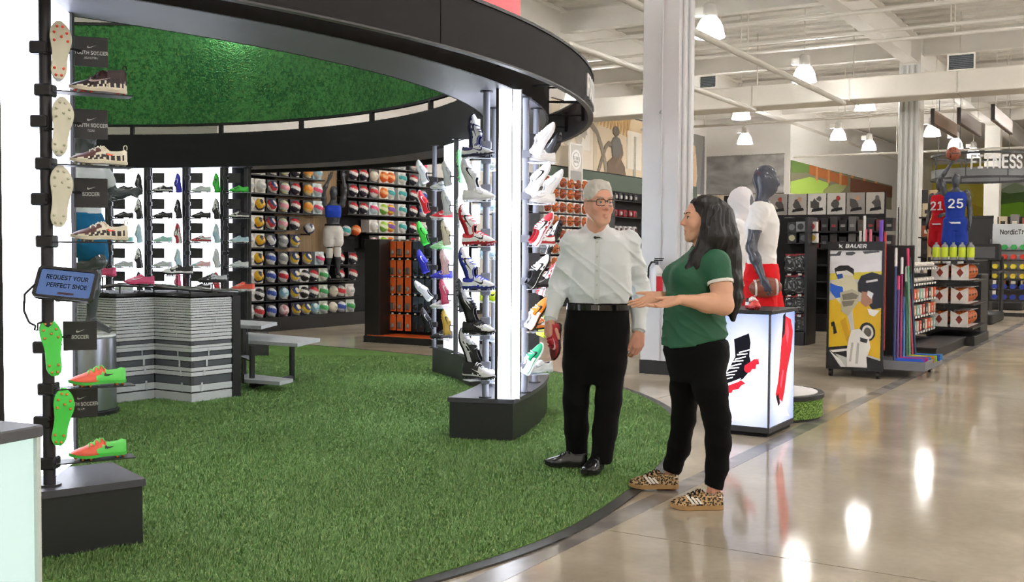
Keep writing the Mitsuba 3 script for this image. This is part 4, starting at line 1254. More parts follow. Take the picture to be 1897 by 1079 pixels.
for i in range(5):
    p, q = zig[i], zig[i + 1]; w = np.linalg.norm(q - p); M = frame(p, q - p)
    ct.part('panel', box(0, w, .014, .03, .012, TOPZ, '46484c'), 'matte', None, M=M)
    for k, (y0, y1, c) in enumerate(rows):
        dark = c[0] in '45'
        ct.part('slat', box(.0008, w - .0008, .004 if dark else -rs.random() * .003, .014, zz(y1) + .012 - (0 if k < 5 else .001), zz(y0) + .012 + (-.003 if k < 5 else -.0004), c, .0012), 'satin', None, M=M)
    for k in range(4, 26, 2):
        x = w * (.80 - .016 * k) if i in (1, 2, 3, 0) else w * (.10 + .03 * k)
        y0, y1, c = rows[k - 3] if k < 12 else rows[k]
        ct.part('bracket', box(x, x + (.020 if k < 10 else .010), -.008, -.002, zz(y1) + .010, zz(y0) + .03, 'd2d4d6', .001), 'satin', None, M=M)
e5 = zig[5]; de = on(445, 737); de = np.array([de[0], de[1], 0])
Me = frame(e5, de - e5)
ct.part('end_panel', box(.002, np.linalg.norm(de - e5) + .004, -.01, .03, .012, TOPZ + .01, '1e1f22', .004), 'satin', None, M=Me)
top = Polygon([z[:2] for z in zig] + [(de * 1.06)[:2], (zig[0] + np.array([0, .75, 0]))[:2]]).buffer(0)
ct.part('counter_top', poly(top.buffer(.012), TOPZ + .013, TOPZ + .04, '1c1c1f'), 'satin', 30)
ct.part('core', poly(top.buffer(-.045), .012, TOPZ + .012, '232427'), 'matte', 30)
rail = [at(150, 537, 9.9), at(222, 528, 9.85), at(285, 531, 10.05), at(352, 537, 9.85), at(440, 541, 10.1)]
ct.part('rail', tube(rail, .018, 10, '8f9294'), 'metal', 60)
ct.part('rail', tube([p + np.array([0, .25, .0]) for p in rail[1:]], .016, 10, '8f9294'), 'metal', 60)
for p in rail[1:] + [rail[0]]:
    ct.part('rail_post', cyl((p[0], p[1], TOPZ + .03), (p[0], p[1], p[2]), .008, 8, '2a2a2d'), 'satin', 60)
# cleats on little stands along the counter
for (px, py, d_, kd, lb, dx) in ((258, 528, 9.95, HPK, 'pink cleat on a low stand on the slatted counter', 1), (328, 511, 10.0, BLKW, 'black and grey cleat on the tallest stand of the slatted counter', 1),
                             (393, 526, 9.9, K(up='b9bcc2', toe='2a2b31', zone=.6, low='2a2b31', sole='1b1c20', sw='1b1c20', lace='3a3b42', L=.27), 'grey and black cleat on a stand at the right of the slatted counter', 1),
                             (190, 513, 9.6, HPK, 'pink cleat on a stand behind the tablet, over the slatted counter', -1), (450, 549, 10.2, K(up='f0604c', toe='f4735e', sole='f7e9e2', sw='f9c9be', lace='f58a76', L=.24), 'coral cleat at the right end of the slatted counter', -1)):
    p = at(px, py, d_)
    if px == 450: p[2] = TOPZ + .045
    s_ = shoe(kd, lb, shoe_M(p, np.array([-1, -.25 * dx, 0]), ZV))
    if px != 450:
        st = Thing('shoe_stand', f'thin black wire stand under the {lb[:lb.index(" on ")]}' + (' behind the tablet' if px == 190 else ''), 'stand')
        st.part('rod', cyl((p[0], p[1], TOPZ + .045), (p[0], p[1], p[2] - .004), .005, 8, '1c1c1f'), 'satin', 60)
        st.part('plate', box(-.10, .10, -.03, .03, -.004, 0, '1c1c1f'), 'satin', None, M=frame(p, np.array([-1, -.25 * dx, 0])))
        st.part('foot', cyl((p[0], p[1], TOPZ + .041), (p[0], p[1], TOPZ + .048), .05, 16, '1c1c1f'), 'satin', 60)

# bleacher bench at the counter's end
bl = Thing('bleacher_bench', 'grey plank bleacher bench with black steel legs behind the slatted counter', 'bench')
for z, q in ((.62, [(440, 592.5), (513.5, 597), (484, 604.5), (440, 602)]), (.46, [(460, 616), (593, 627), (551, 637), (460, 631)]), (.115, [(452, 692), (543, 702), (518, 708), (452, 703)])):
    pts = [on(*p, z)[:2] for p in q]
    bl.part('plank', poly(pts, z - .035, z, 'b4b7ba'), 'satin', 30)
def bar(p, q, r=.022, c='1d1d20'):
    return joinm([tube([p, q], r * 1.3, 4, c)])
for px, zt_ in ((467, .44), (541, .425)):
    f_ = on(px, 707 if px > 500 else 722); bl.part('leg', bar((f_[0], f_[1], .013), (f_[0], f_[1], zt_)), 'satin', None)
f0, f1 = on(467, 722), on(541, 707)
bl.part('foot_bar', bar((f0[0], f0[1], .04), (f1[0], f1[1] - .02, .04)), 'satin', None)
fb = on(456, 716); bl.part('leg', bar((fb[0] - .05, fb[1] + .10, .013), (fb[0] - .05, fb[1] + .10, .585)), 'satin', None)
bl.part('cross_bar', bar((f0[0], f0[1], .30), (fb[0] - .05, fb[1] + .10, .30)), 'satin', None)
gb = Thing('storage_box', 'low dark grey box on the turf behind the bleacher bench', 'box')
gp = on(498, 661); gb.part(None, box(-.55, 0, 0, .4, .012, .30, '3c3d3e', .006), 'satin', None, M=frame((gp[0], gp[1], 0), np.array([1, .25, 0])))

# silver drum under the kicking mannequin
dr_ = Thing('display_drum', 'silver cylinder pedestal with a white top under the kicking mannequin', 'pedestal', M=moved(-3.63, 8.95, 0))
dr_.part('body', lathe([(0, .05), (.265, .05), (.275, .06), (.275, .655), (.265, .665), (0, .665)], 48, 'a9acb4'), 'metal', 40)
dr_.part('base_ring', lathe([(0, .012), (.29, .012), (.295, .02), (.295, .05), (.28, .055), (0, .055)], 48, '1c1c1f'), 'satin', 40)
dr_.part('top', lathe([(0, .665), (.27, .665), (.275, .672), (.27, .685), (0, .685)], 48, 'eceef0'), 'satin', 40)

# lit cube table at the lower left corner
v1 = np.array([-.41, -.91, 0]); v1 /= np.linalg.norm(v1)
p0 = on(75, 786, .96)
tbM = frame((p0[0], p0[1], 0), -v1)          # x away along the front edge, y to the left
cu = Thing('lit_display_cube', 'glowing pale mint display cube with a grey top, lower left corner', 'light box', M=tbM)
cu.part('light_panel', box(-.66, -.012, .012, .60, .06, .925, 'ffffff'), 'emit_body', None, emit=(.42, .57, .51))
cu.part('top', box(-.68, .006, -.006, .62, .928, .958, '4a4b50', .004), 'satin', None)
cu.part('base', box(-.66, -.012, .012, .60, .0, .058, '242427', .003), 'satin', None)
for x, y in ((-.006, .004), (-.006, .602), (-.666, .004), (-.666, .602)):
    cu.part('corner_trim', box(x - .006, x + .006, y - .004, y + .008, .058, .928, 'c9d4cf'), 'satin', None)

# light box with cleat pictures
def emis(name):
    return None
def _backlit(p, n, uv):
    a = p.x * .5225 + p.y * .8526; b = p.x * .8526 - p.y * .5225
    f = dr.select(dr.abs(n.x * .5225 + n.y * .8526) > .7, (b + 2.52 + .17) / .30, (a - 7.84 - .30) / .36)
    g = (p.z - .46) / .50
    r = dr.sqrt(f * f + g * g)
    return mix((.80, .815, .86), (.17, .26, .60), smoothstep(.25, 1.35, r))


lbx = Thing('light_box', 'tall glowing light box with pictures of a black and red cleat, behind the woman', 'light box', M=abm(7.84, -2.52))
LW, LD = .455, .62
def lit_rect(o, ex, ey):
    m = np.eye(4); m[:3, 0], m[:3, 1], m[:3, 3] = np.asarray(ex) / 2, np.asarray(ey) / 2, np.asarray(o) + np.asarray(ex) / 2 + np.asarray(ey) / 2
    n_ = np.cross(ex, ey); m[:3, 2] = n_ / np.linalg.norm(n_)
    return m


RECT = {'type': 'rectangle', 'bsdf': {'type': 'ref', 'id': 'emit_body'}}
lbx.part('panel', RECT, M=lit_rect((-LW, 0, .075), (LW - .011, 0, 0), (0, 0, .86)), label='glowing front picture', emit=proc(_backlit))
lbx.part('panel', RECT, M=lit_rect((0, .011, .075), (0, LD - .011, 0), (0, 0, .86)), emit=proc(_backlit))
lbx.part('body', box(-LW, -.002, .002, LD, .075, .935, '3a3b40'), 'matte', None)
lbx.part('top', box(-LW - .02, .02, -.02, LD + .02, .937, .965, '2a2b2f', .004), 'satin', None)
lbx.part('base', box(-LW - .004, .004, -.004, LD + .004, .03, .073, '3a3b40', .003), 'satin', None)
lbx.part('foot', box(-LW + .02, -.02, .02, LD - .02, .0, .03, '17171a'), 'matte', None)
lbx.part('corner_trim', box(-.011, .003, -.003, .011, .073, .937, '4e5058'), 'satin', None)
FM = np.array([[1.22, 0, 0, -LW - .015], [0, 0, -1, -.0012], [0, 1.1, 0, .055], [0, 0, 0, 1.0]])
front = [([(.02, .40), (.10, .34), (.20, .33), (.26, .36), (.30, .40), (.29, .43), (.20, .38), (.02, .46)], 'c7202e', (.42, .02, .04))]
shp = lambda name, pts, c, em=None, z=.0006: lbx.part(name, poly(pts, 0, z, c), 'matte', None, M=FM @ moved(0, 0, z), emit=em, under=pic)
pic = lbx.part('picture', poly([(.155, .62), (.250, .665), (.262, .60), (.285, .50), (.255, .40), (.215, .345), (.10, .30), (.06, .32), (.12, .40), (.165, .50)], 0, .0006, '17192b'), 'matte', None, M=FM, label='picture of a black high-top cleat')
shp('red_sole', [(.03, .26), (.10, .285), (.205, .335), (.232, .315), (.205, .30), (.19, .275), (.15, .262), (.145, .245), (.10, .235), (.03, .20)], 'c42534', (.34, .012, .026), .0012)
shp('red_sole', [(.225, .44), (.290, .49), (.315, .495), (.318, .455), (.300, .452), (.296, .42), (.275, .42), (.262, .395), (.238, .39), (.222, .41)], 'c42534', (.34, .012, .026), .0012)
shp('red_toe', [(.045, .325), (.115, .315), (.105, .37), (.06, .39)], 'c42534', (.50, .03, .05), .0012)
shp('white_heel', [(.262, .60), (.284, .54), (.318, .48), (.290, .49), (.265, .47), (.255, .51)], 'dfe3f0', (.62, .66, .85), .0012)
shp('swoosh', [(.05, .268), (.10, .30), (.205, .352), (.19, .325), (.10, .283), (.06, .262)], 'f1f3f8', (.95, .98, 1.05), .0018)
for k in range(9):
    x, y = .115 + .0135 * k, .335 + .025 * k
    shp('lace', [(x - .035, y + .008), (x + .035, y + .018), (x + .035, y + .010), (x - .033, y - .002)] if k % 2 else [(x - .035, y - .002), (x + .036, y + .022), (x + .036, y + .013), (x - .033, y - .011)], 'f4f4f6', (.95, .98, 1.05), .0018)
for sx_, c_ in ((0, (.80, .55, .72)), (.05, (.72, .74, 1.0))):
    shp('reflection', [(.02 + sx_, .16), (.10 + sx_, .13), (.17 + sx_, .07), (.16 + sx_, .045), (.08 + sx_, .06), (.02, .10)], 'e8c8d8', c_, .0006)
RM = np.array([[0, 0, 1, .0012], [1, 0, 0, .012], [0, 1, 0, .075], [0, 0, 0, 1.0]])
pic2 = lbx.part('picture', poly([(.33, .84), (.50, .80), (.56, .70), (.52, .55), (.42, .40), (.36, .24), (.30, .15), (.20, .17), (.14, .24), (.20, .34), (.24, .50), (.28, .70)], 0, .0006, 'b3202c'), 'matte', None, M=RM, emit=(.30, .008, .016), label='picture of a red cleat sole')
for q, c, em in (([(.40, .80), (.46, .70), (.42, .60), (.36, .70)], 'e8404a', (.65, .06, .09)), ([(.30, .84), (.36, .86), (.34, .70), (.28, .66)], '1a1c2c', None), ([(.24, .30), (.30, .42), (.34, .40), (.28, .27)], 'e8404a', (.60, .05, .08)), ([(.15, .22), (.21, .14), (.25, .16), (.2, .24)], '2a1a20', None)):
    lbx.part('shade', poly(q, 0, .0006, c), 'matte', None, M=RM @ moved(0, 0, .0008), emit=em, under=pic2)
lbx.part('picture', poly([(.08, .13), (.22, .12), (.34, .05), (.50, .03), (.40, .10), (.26, .19), (.12, .20)], 0, .0006, 'e6c3d2'), 'matte', None, M=RM, emit=(.80, .55, .75))
shoe(K(up='f0f0f1', toe='d9403f', zone=.62, low='d9403f', collar='1b1b1e', sole='b92a2e', sw='1b1b1e', lace='f6f6f6', L=.26, studs=2), 'white and red cleat standing on top of the light box', shoe_M(ab(7.96, -2.70, .965), np.array([.06, -1, 0]), ZV))

# round grass podium
pdm = Thing('round_podium', 'round low podium with grass sides and a white top, right of the light box', 'podium', M=moved(2.2, 9.15, 0))
pdm.part('base', lathe([(0, 0), (.45, 0), (.45, .025), (0, .025)], 64, '1b1b1d'), 'satin', 40)
pdm.part('grass_side', lathe([(.0, .025), (.472, .025), (.472, .18), (.0, .18)], 64, '4a8a2c'), 'grass_side', 40, label='artificial grass around the side')
pdm.part('rim', lathe([(0, .18), (.482, .18), (.485, .185), (.485, .213), (.480, .218), (0, .218)], 64, '2a2b2e'), 'satin', 40)
pdm.part('top', lathe([(0, .218), (.43, .218), (.43, .222), (0, .222)], 64, 'eceae8'), 'satin', 40)

# ================================================================== ball wall on the left wall
BW = B0 + .30                                   # front of the boxes
aw = lambda px, b=BW: to_ab(planeb(px, 430, b))[0]
zw = lambda px, py, b=BW: planeb(px, py, b)[2]
WM = frame(ab(0, B0), AISLE)                    # x along the wall; -y out of it


def ball_mesh(cols, style, r=.105, sub=3):
    """Ball with panel bands; style picks how the colours lie."""
    m = trimesh.creation.icosphere(subdivisions=sub, radius=1.0); v = np.array(m.vertices)
    x, y, z = v.T; c = [lin(q) for q in cols]
    if style == 'swirl':
        k = np.floor((np.arctan2(z, x) * 3 / np.pi + 1.6 * y + 7)).astype(int) % len(c)
    elif style == 'band':
        k = np.where(np.abs(z + .25 * x) < .38, 1, np.where(np.abs(z + .25 * x) < .70, 2 % len(c), 0))
    elif style == 'cap':
        k = np.where(z + .4 * x > .28, 0, np.where(z + .4 * x < -.35, 2 % len(c), 1))
    elif style == 'basket':
        k = np.where((np.abs(x) < .05) | (np.abs(z) < .05) | (np.abs(np.abs(x) - .55 - .25 * z * z) < .05), 1, 0)
    else:
        k = np.where((np.abs(z) < .16) & (np.abs(x) < .55), 1, 0)
    return Mesh(v * r, m.faces, np.array([c[i] for i in k]))


_ball, _bbox = {}, {}
low_ = ('lowest', 'second lowest', 'third lowest', 'fourth lowest', 'fifth lowest', 'sixth lowest', 'seventh lowest', 'eighth lowest')
TYPES = {'white': (('ebe9e4', 'b9bcc0'), 'mark', 'e9e6e0'), 'yellow navy': (('efb321', '1f2a4a', 'f3c437'), 'swirl', 'e9e6e0'), 'red white blue': (('c43a43', 'f0ede8', '27335f'), 'swirl', '2a2a2d'), 'pastel yellow': (('f0e2a0', 'f2a9b4', 'cfe0d0'), 'band', '2a2a2d'),
         'red and white': (('c22c34', 'efece8', '2d2f42'), 'cap', '222225'), 'orange and yellow': (('f3e3bd', 'ec8f2f', 'f6c35c'), 'band', '2a2a2d'), 'white and light blue': (('f2f2f0', '8fc0d8', 'f2f2f0'), 'cap', '9fc4d6'), 'navy white': (('e9e9ec', '26305c', 'e9e9ec'), 'swirl', '2a2a2d'),
         'grey white': (('e9e9e6', '8e9094', 'dcdcd8'), 'band', '2a2a2d'), 'yellow blue': (('ecc53a', 'e9e4d2', '2c3a72'), 'swirl', '2b2740'), 'blue white': (('f0f0f0', '2f4ba0', 'dfe5f0'), 'band', '2a2a2d'), 'red band': (('f0ede9', 'c5313a', 'f0ede9'), 'band', '2a2a2d'),
         'light blue': (('a9d3e0', 'e8f2f4', '7eb5c8'), 'swirl', '2a2a2d'), 'green white': (('eef0ea', '49a560', 'eef0ea'), 'band', 'c9d6c4'), 'pink stripe': (('ecc6c8', 'c98a90', 'f3e0de'), 'swirl', '2a2a2d'), 'pink white': (('f3f0ef', 'e2527e', 'c9dbe4'), 'cap', 'd9ecf2'), 'cream': (('ece4d2', 'c2b89f', 'ece4d2'), 'mark', '33302d'),
         'orange': (('ee7f3a', 'f6b27c', 'e2632c'), 'cap', 'e9e0d2'), 'teal white': (('f0f2f0', '3fa5a8', 'e9eeec'), 'band', 'e6e9e6'), 'lime': (('a9d64a', 'eaf3c8', '6ba23a'), 'cap', 'e9e9e2'), 'violet orange': (('e07a35', '7b4aa0', 'f0c24a'), 'band', 'e6e0e0'), 'black white': (('1f1f22', 'efefef', '1f1f22'), 'cap', 'e9e9ea'),
         'basketball': (('c8682f', '2a1c16'), 'basket', 'f0eeea'), 'dark basketball': (('9a4a2c', '221712'), 'basket', 'efece8')}


def ball_parts(ty, r):
    if (ty, r) not in _ball:
        cols, st, bc = TYPES[ty]
        S = r * 1.17
        w = box(-S, S, -.20, 0, -S, -S + .006, bc) + box(-S, S, -.20, 0, S - .006, S, bc) + box(-S, -S + .006, -.20, 0, -S, S, bc) + box(S - .006, S, -.20, 0, -S, S, bc) + box(-S, S, -.006, 0, -S, S, bc) + poly(sbox(-S, -S, S, S).difference(Point(0, 0).buffer(r * .97, 8)), 0, .004, bc).tf(np.array([[1, 0, 0, 0], [0, 0, 1, -.206], [0, 1, 0, 0], [0, 0, 0, 1.0]])) + box(S * .30, S * .85, -.2075, -.206, -S + .012, -S + .03, 'd9d9d6')
        _ball[ty, r] = (ply(ball_mesh(cols, st, r, 3), 'satin', 180), ply(w, 'satin', None))
    return _ball[ty, r]


def boxed_ball(ty, r, M, label, group, name='boxed_ball', cat='ball', spin=0):
    b, w = ball_parts(ty, r)
    t = Thing(name, label, cat, M=M, group=group)
    t.part('carton', w)
    t.part('ball', b, M=moved(0, -.205, -.006, spin))


rowz = [zw(455, 270 + y / 3.083) for y in (158, 265, 372, 478, 582, 686, 790, 892, 993)]
ordr = ('top', 'second', 'third', 'fourth', 'fifth', 'sixth', 'seventh', 'eighth', 'lowest')
bw = Thing('ball_shelving', 'black shelving wall full of boxed volleyballs', 'shelving', M=WM)
a_l, a_m, a_r = aw(440), aw(530), aw(668)
bw.part('back_panel', box(a_l - .3, a_r + 4.2, -.04, -.005, .1, 3.0, '232325'), 'matte', None)
bw.part('base', box(a_l - .3, a_r + 4.2, -.42, -.041, 0, .24, '19191b'), 'satin', None)
bw.part('wood_panel', box(aw(528), aw(642), -.055, -.041, zw(560, 470, B0), 2.95, 'ffffff'), 'wood', None, label='wooden board behind the mannequin')
cols_px = [[460, 482, 504, 526, 546, 569, 587], [460, 482, 504, 526, 546, 569, 587], [460, 480, 502, 524, 546, 569, 588], [460, 478, 500, 522, 544], [460, 480, 500, 523, 545], [459, 477, 500, 523, 544, 567, 591], [459, 477, 500, 523, 545, 563, 579, 598], [459, 478, 501, 524, 545, 562, 579, 598, 616, 630, 647],
           [459, 478, 501, 524, 547, 565, 581, 598, 615, 631, 648]]
T_ = lambda s: s.split(',')
types = [T_('white,white,red white blue,pastel yellow,red and white,orange and yellow,white and light blue'), T_('white,white,red white blue,pastel yellow,red and white,orange and yellow,pink white'), T_('white,yellow navy,red white blue,pastel yellow,red and white,orange and yellow,pink white'),
         T_('white,yellow navy,red white blue,pastel yellow,red and white'), T_('white,yellow navy,navy white,grey white,yellow blue'), T_('white,yellow navy,blue white,grey white,yellow blue,yellow blue,pink white'), T_('white,yellow navy,blue white,red band,yellow blue,black white,red and white,green white'),
         T_('white,black white,blue white,light blue,yellow blue,black white,red and white,green white,cream,red band,white'), T_('white,red band,blue white,pink stripe,yellow blue,yellow blue,light blue,green white,cream,blue white,green white')]
nth = ('first', 'second', 'third', 'fourth', 'fifth', 'sixth', 'seventh', 'eighth', 'ninth', 'tenth', 'eleventh')
for r_, z in enumerate(rowz):
    a1 = aw(530 if r_ < 3 else 528 if r_ < 5 else 664)
    if r_ in (0, 1, 2): a1 = aw(600)
    bw.part('shelf', box(a_l - .2, a1, -.33, -.041, z - .022, z, '1b1b1d', .002), 'satin', None)
    for j, px in enumerate(cols_px[r_]):
        boxed_ball(types[r_][j], .102, WM @ moved(aw(px), -.10, z + .122), f'boxed {types[r_][j]} volleyball, {nth[j]} in the {ordr[r_]} row of the ball wall', 'boxed volleyballs of the ball wall', spin=.3 * (j % 3) - .3)
# loose balls on pegs beside the mannequin
for px, py, ty, lb in ((572, 424, 'navy white', 'dark loose volleyball held left of the raised-arm mannequin'), (641, 428, 'teal white', 'teal volleyball held right of the raised-arm mannequin'), (659, 427, 'orange', 'orange volleyball held farther right of the raised-arm mannequin')):
    t = Thing('volleyball', lb, 'ball', M=WM @ moved(aw(px, B0 + .25), -.25, zw(px, py, B0 + .25)))
    t.part(None, ball_parts(ty, .102)[0])
    bw.part('ball_arm', cyl((aw(px, B0 + .25), -.05, zw(px, py, B0 + .25) - .10), (aw(px, B0 + .25), -.28, zw(px, py, B0 + .25) - .11), .012, 8, '222224'), 'satin', 60)
# right half
row2 = [zw(700, 260 + y / 2.696) for y in (133, 212, 292, 375, 462, 540)]
c2 = [653, 672, 691, 709, 722, 744, 764, 782]
ty2 = [T_('red and white,red and white,orange,orange,orange,teal white,red band,pink white'), T_('red and white,red and white,cream,orange,orange,teal white,red and white,pink white'), T_('red and white,red and white,red band,orange,teal white,teal white,red and white,blue white'),
       T_('red and white,red and white,pink white,lime,violet orange,teal white,red and white,blue white'), T_(',,white,lime,violet orange,teal white,red and white,white'), T_(',,pink stripe,lime,orange,teal white,red and white,white')]
for r_, z in enumerate(row2):
    bw.part('shelf', box(aw(642 if r_ < 4 else 676), aw(800), -.33, -.041, z - .022, z, '1b1b1d', .002), 'satin', None)
    for j, px in enumerate(c2):
        if ty2[r_][j]:
            boxed_ball(ty2[r_][j], .105, WM @ moved(aw(px), -.10, z + .125), f'boxed {ty2[r_][j]} volleyball, {nth[j]} in the {ordr[r_]} row right of the raised-arm mannequin', 'boxed volleyballs right of the mannequin', spin=.25 * (j % 3) - .2)
zt = [rowz[5], rowz[6]]
for i, z in enumerate(zt):
    for j, px in enumerate((628, 652)):
        boxed_ball('red and white', .102, WM @ moved(aw(px), -.10, z + .122), f'boxed red and white volleyball, {("upper", "lower")[i]} {("left", "right")[j]} of four beside the mannequin\'s feet', 'boxed volleyballs of the ball wall')

# ------------------------------------------------------------------ rack with orange packages behind the centre tower
g0, g1 = on(675, 634), on(800, 641)
ga, gb0 = to_ab(g0); gb1 = gb0 + 1.75
pk = Thing('package_rack', 'black end rack with hanging orange packages and an orange base deck', 'rack', M=AB)
pk.part('plinth', box(gb0 - .02, gb1, ga, ga + 1.1, 0, .10, '18181a', .004), 'satin', None)
pk.part('deck', box(gb0 + .02, gb1 - .02, ga + .03, ga + .45, .10, .115, 'e0602a'), 'satin', None, label='orange base deck')
pk.part('side_panel', box(gb0 - .02, gb0 + .27, ga + .03, ga + 1.0, .10, 1.58, '1d1b1b', .004), 'satin', None)
pk.part('back_panel', box(gb0 + .27, gb1, ga + .46, ga + .50, .115, 1.56, '1b1b1d'), 'matte', None)
pz = [planea(722, y, ga + .3)[2] for y in (462, 497, 529, 562, 597)]
pxs = [(707, '2a2a2e', .85), (719, 'e2642c', 1), (728, 'e2642c', 1), (741, 'e56a30', 1), (756, 'e2642c', 1.05), (770, '3a4656', .9), (781, '42505f', .9), (793, '3a4656', .9)]
for i, z in enumerate(pz):
    for j, (px, c, k) in enumerate(pxs):
        if i == 4 and 4 < j: c = '26313d'
        p = planea(px, 500, ga + .30); a_, b_ = to_ab(p)
        orange = c[0] == 'e'
        t = Thing('hanging_package', f'{"orange" if orange else "dark grey"} hanging package, {nth[j]} from the left in the {ordr[i] if i < 4 else "lowest"} row of the package rack', 'package', M=abm(a_, b_, z) @ moved(0, 0, 0, ((i * 7 + j * 3) % 5 - 2) * .02), group='hanging packages on the rack')
        t.part('card', box(-.055 * k, .055 * k, -.006, .006, -.125, .125 * k, c, .002), 'satin', None)
        t.part('product', box(-.04, .04, -.03, -.006, -.095, .01, ('6a5a52' if orange else '1e2024'), .012) if (i + j) % 2 else sphere(.034, 2, ('8c8078' if orange else '2a2c30'), (0, -.015, -.05), (1, .5, 1.2)), 'satin', 30)
        t.part('price_tag', box(-.018, .018, -.012, -.0065, .128, .150, 'f2f0ec'), 'satin', None)
        pk.part('peg', cyl((b_, ga + .46, z + .12), (b_, a_ - .04, z + .12), .003, 5, '9a9a9c'), 'metal', 60)

# ------------------------------------------------------------------ basketball shelves and black gear along the left wall
sb = Thing('basketball_shelves', 'black wall shelves of boxed basketballs behind the man', 'shelving', M=WM)
a0_, a1_ = aw(1000), aw(1110)
sb.part('back_panel', box(a0_ - 1, a1_, -.04, -.005, 0, 3.15, '2a2a2c'), 'matte', None)
sb.part('base', box(a0_ - 1, a1_, -.40, -.041, 0, .22, '1a1a1c'), 'matte', None)
rz = [zw(1065, y) for y in (352, 372, 397, 421, 446, 471, 496, 522)]
for i, z in enumerate(rz):
    sb.part('shelf', box(a0_ - .9, a1_, -.33, -.041, z - .025, z, '18181a'), 'satin', None)
    for j, px in enumerate((1012, 1026, 1040, 1054, 1067, 1081, 1095)):
        t_ = 'basketball' if j % 2 else 'dark basketball'
        boxed_ball(t_, .125, WM @ moved(aw(px), -.10, z + .15), f'boxed {"orange" if j % 2 else "brown"} basketball, {nth[j]} in the {(ordr[:7] + ("lowest",))[i]} row behind the man', 'boxed basketballs behind the man')
gr = Thing('gear_shelving', 'black wall panels of packed sports gear left of the big white column', 'shelving', M=WM)
ax0, ax1 = aw(1112), aw(1290)
gr.part('back_panel', box(ax0, ax1, -.04, -.005, 0, 3.15, '242426'), 'matte', None)
gr.part('divider', box(aw(1113), aw(1118), -.36, -.041, 0, 3.1, '151517'), 'satin', None)
gr.part('graphic_panel', box(aw(1119), aw(1139), -.30, -.28, 1.9, 3.0, '3a3a3c'), 'satin', None)
gr.part('emblem', poly(blob(0, 0, .10, .13, 0, 8, .5, 2), 0, .004, 'e9e9ea'), 'satin', None, M=moved(aw(1129), -.301, zw(1129, 362)) @ np.array([[1, 0, 0, 0], [0, 0, -1, 0], [0, 1, 0, 0], [0, 0, 0, 1.0]]))
for i, z in enumerate([zw(1160, y) for y in (372, 402, 432, 462, 492, 520)]):
    gr.part('shelf', box(ax0 + .5, ax1, -.30, -.041, z - .03, z - .005, '18181a'), 'satin', None)
    for j, px in enumerate((1144, 1153, 1162, 1171, 1180, 1286)):
        c = ('2a2a2d', 'e9e7e6', '7a1c24', '39393d', 'c9c6c6', 'a03038')[(i * 5 + j * 3) % 6]
        t = Thing('gear_pack', f'{("dark grey", "white", "dark red", "grey", "pale grey", "red")[(i * 5 + j * 3) % 6]} pack of gear, {nth[j]} in the {ordr[i]} row left of the white column', 'gear pack', M=WM @ moved(aw(px), -.17, z), group='packs of gear on the black wall')
        t.part(None, joinm([box(-.09, .09, -.09, .07, 0, .20, c, .03), box(-.06, .06, -.10, -.085, .05, .14, 'b9b6b4' if c[0] in '237' else '4a2a2c')]), 'satin', None)
# round "wear" notice above the basketballs
p = planeb(1067, 303, B0 + .35)
nt = Thing('hanging_sign', 'white framed notice with a pale round emblem above the basketball shelves', 'sign', M=wall_frame(np.r_[p[:2], p[2]], AISLE, 0))
nt.part('board', box(-.34, .34, -.50, .50, -.02, 0, 'c9c4bb'), 'satin', None)
nt.part('frame', joinm([box(-.36, -.32, -.52, .52, -.03, .01, 'f2efe9'), box(.32, .36, -.52, .52, -.03, .01, 'f2efe9'), box(-.32, .32, .48, .52, -.03, .01, 'f2efe9'), box(-.32, .32, -.52, -.48, -.03, .01, 'f2efe9')]), 'satin', None)
nt.part('emblem', poly(Point(0, .1).buffer(.26), 0, .006, 'f4f2ee'), 'satin', None)
nt.part('ring', poly(Point(0, .1).buffer(.19).difference(Point(0, .1).buffer(.172)), .006, .009, '8a8782'), 'satin', None)
nt.part('lettering', text('30 DAY', .075, '8a8782', True, .004, True), 'satin', None, M=moved(0, .10, .006)); nt.part('lettering', text('WEAR', .06, '8a8782', True, .004, True), 'satin', None, M=moved(0, .01, .006))
nt.part('lower_panel', box(-.30, .30, -.46, -.20, 0, .004, '8e8c88'), 'satin', None)

# ------------------------------------------------------------------ hockey side: gear walls, sign on casters, racks
def bag(t_name, label, M, group, w=.24, h=.27, c='34363a', tag=True, seed=0):
    t = Thing(t_name, label, 'gear bag', M=M, group=group)
    g = np.random.default_rng(seed)
    m = trimesh.creation.icosphere(subdivisions=3); v = np.array(m.vertices)
    v = np.sign(v) * np.abs(v) ** .6
    v = v * [w / 2, .055, h / 2]; n_ = meshkit.fbm(v * 22 + seed, 3) - .5
    v[:, 1] += n_ * .05; v[:, 0] += n_ * .012
    hi = meshkit.noise(v * 60 + seed * 3)
    col = lin(c) * (1 + 0 * hi[:, None]); col = np.where(hi[:, None] > .70, lin('8d9196'), col)
    t.part('bag', Mesh(v, m.faces, col), 'gloss', 50)
    t.part('red_edge', box(w * .40, w * .50, -.03, .03, -h * .42, h * .42, '8e2228', .01), 'satin', None)
    t.part('header_card', box(-w * .42, w * .42, -.006, .006, h * .47, h * .60, '1d1d20'), 'satin', None)
    if tag: t.part('price_tag', box(-.03, .03, -.075, -.070, -h * .68, -h * .60, 'f3f2ef'), 'satin', None)
    return t


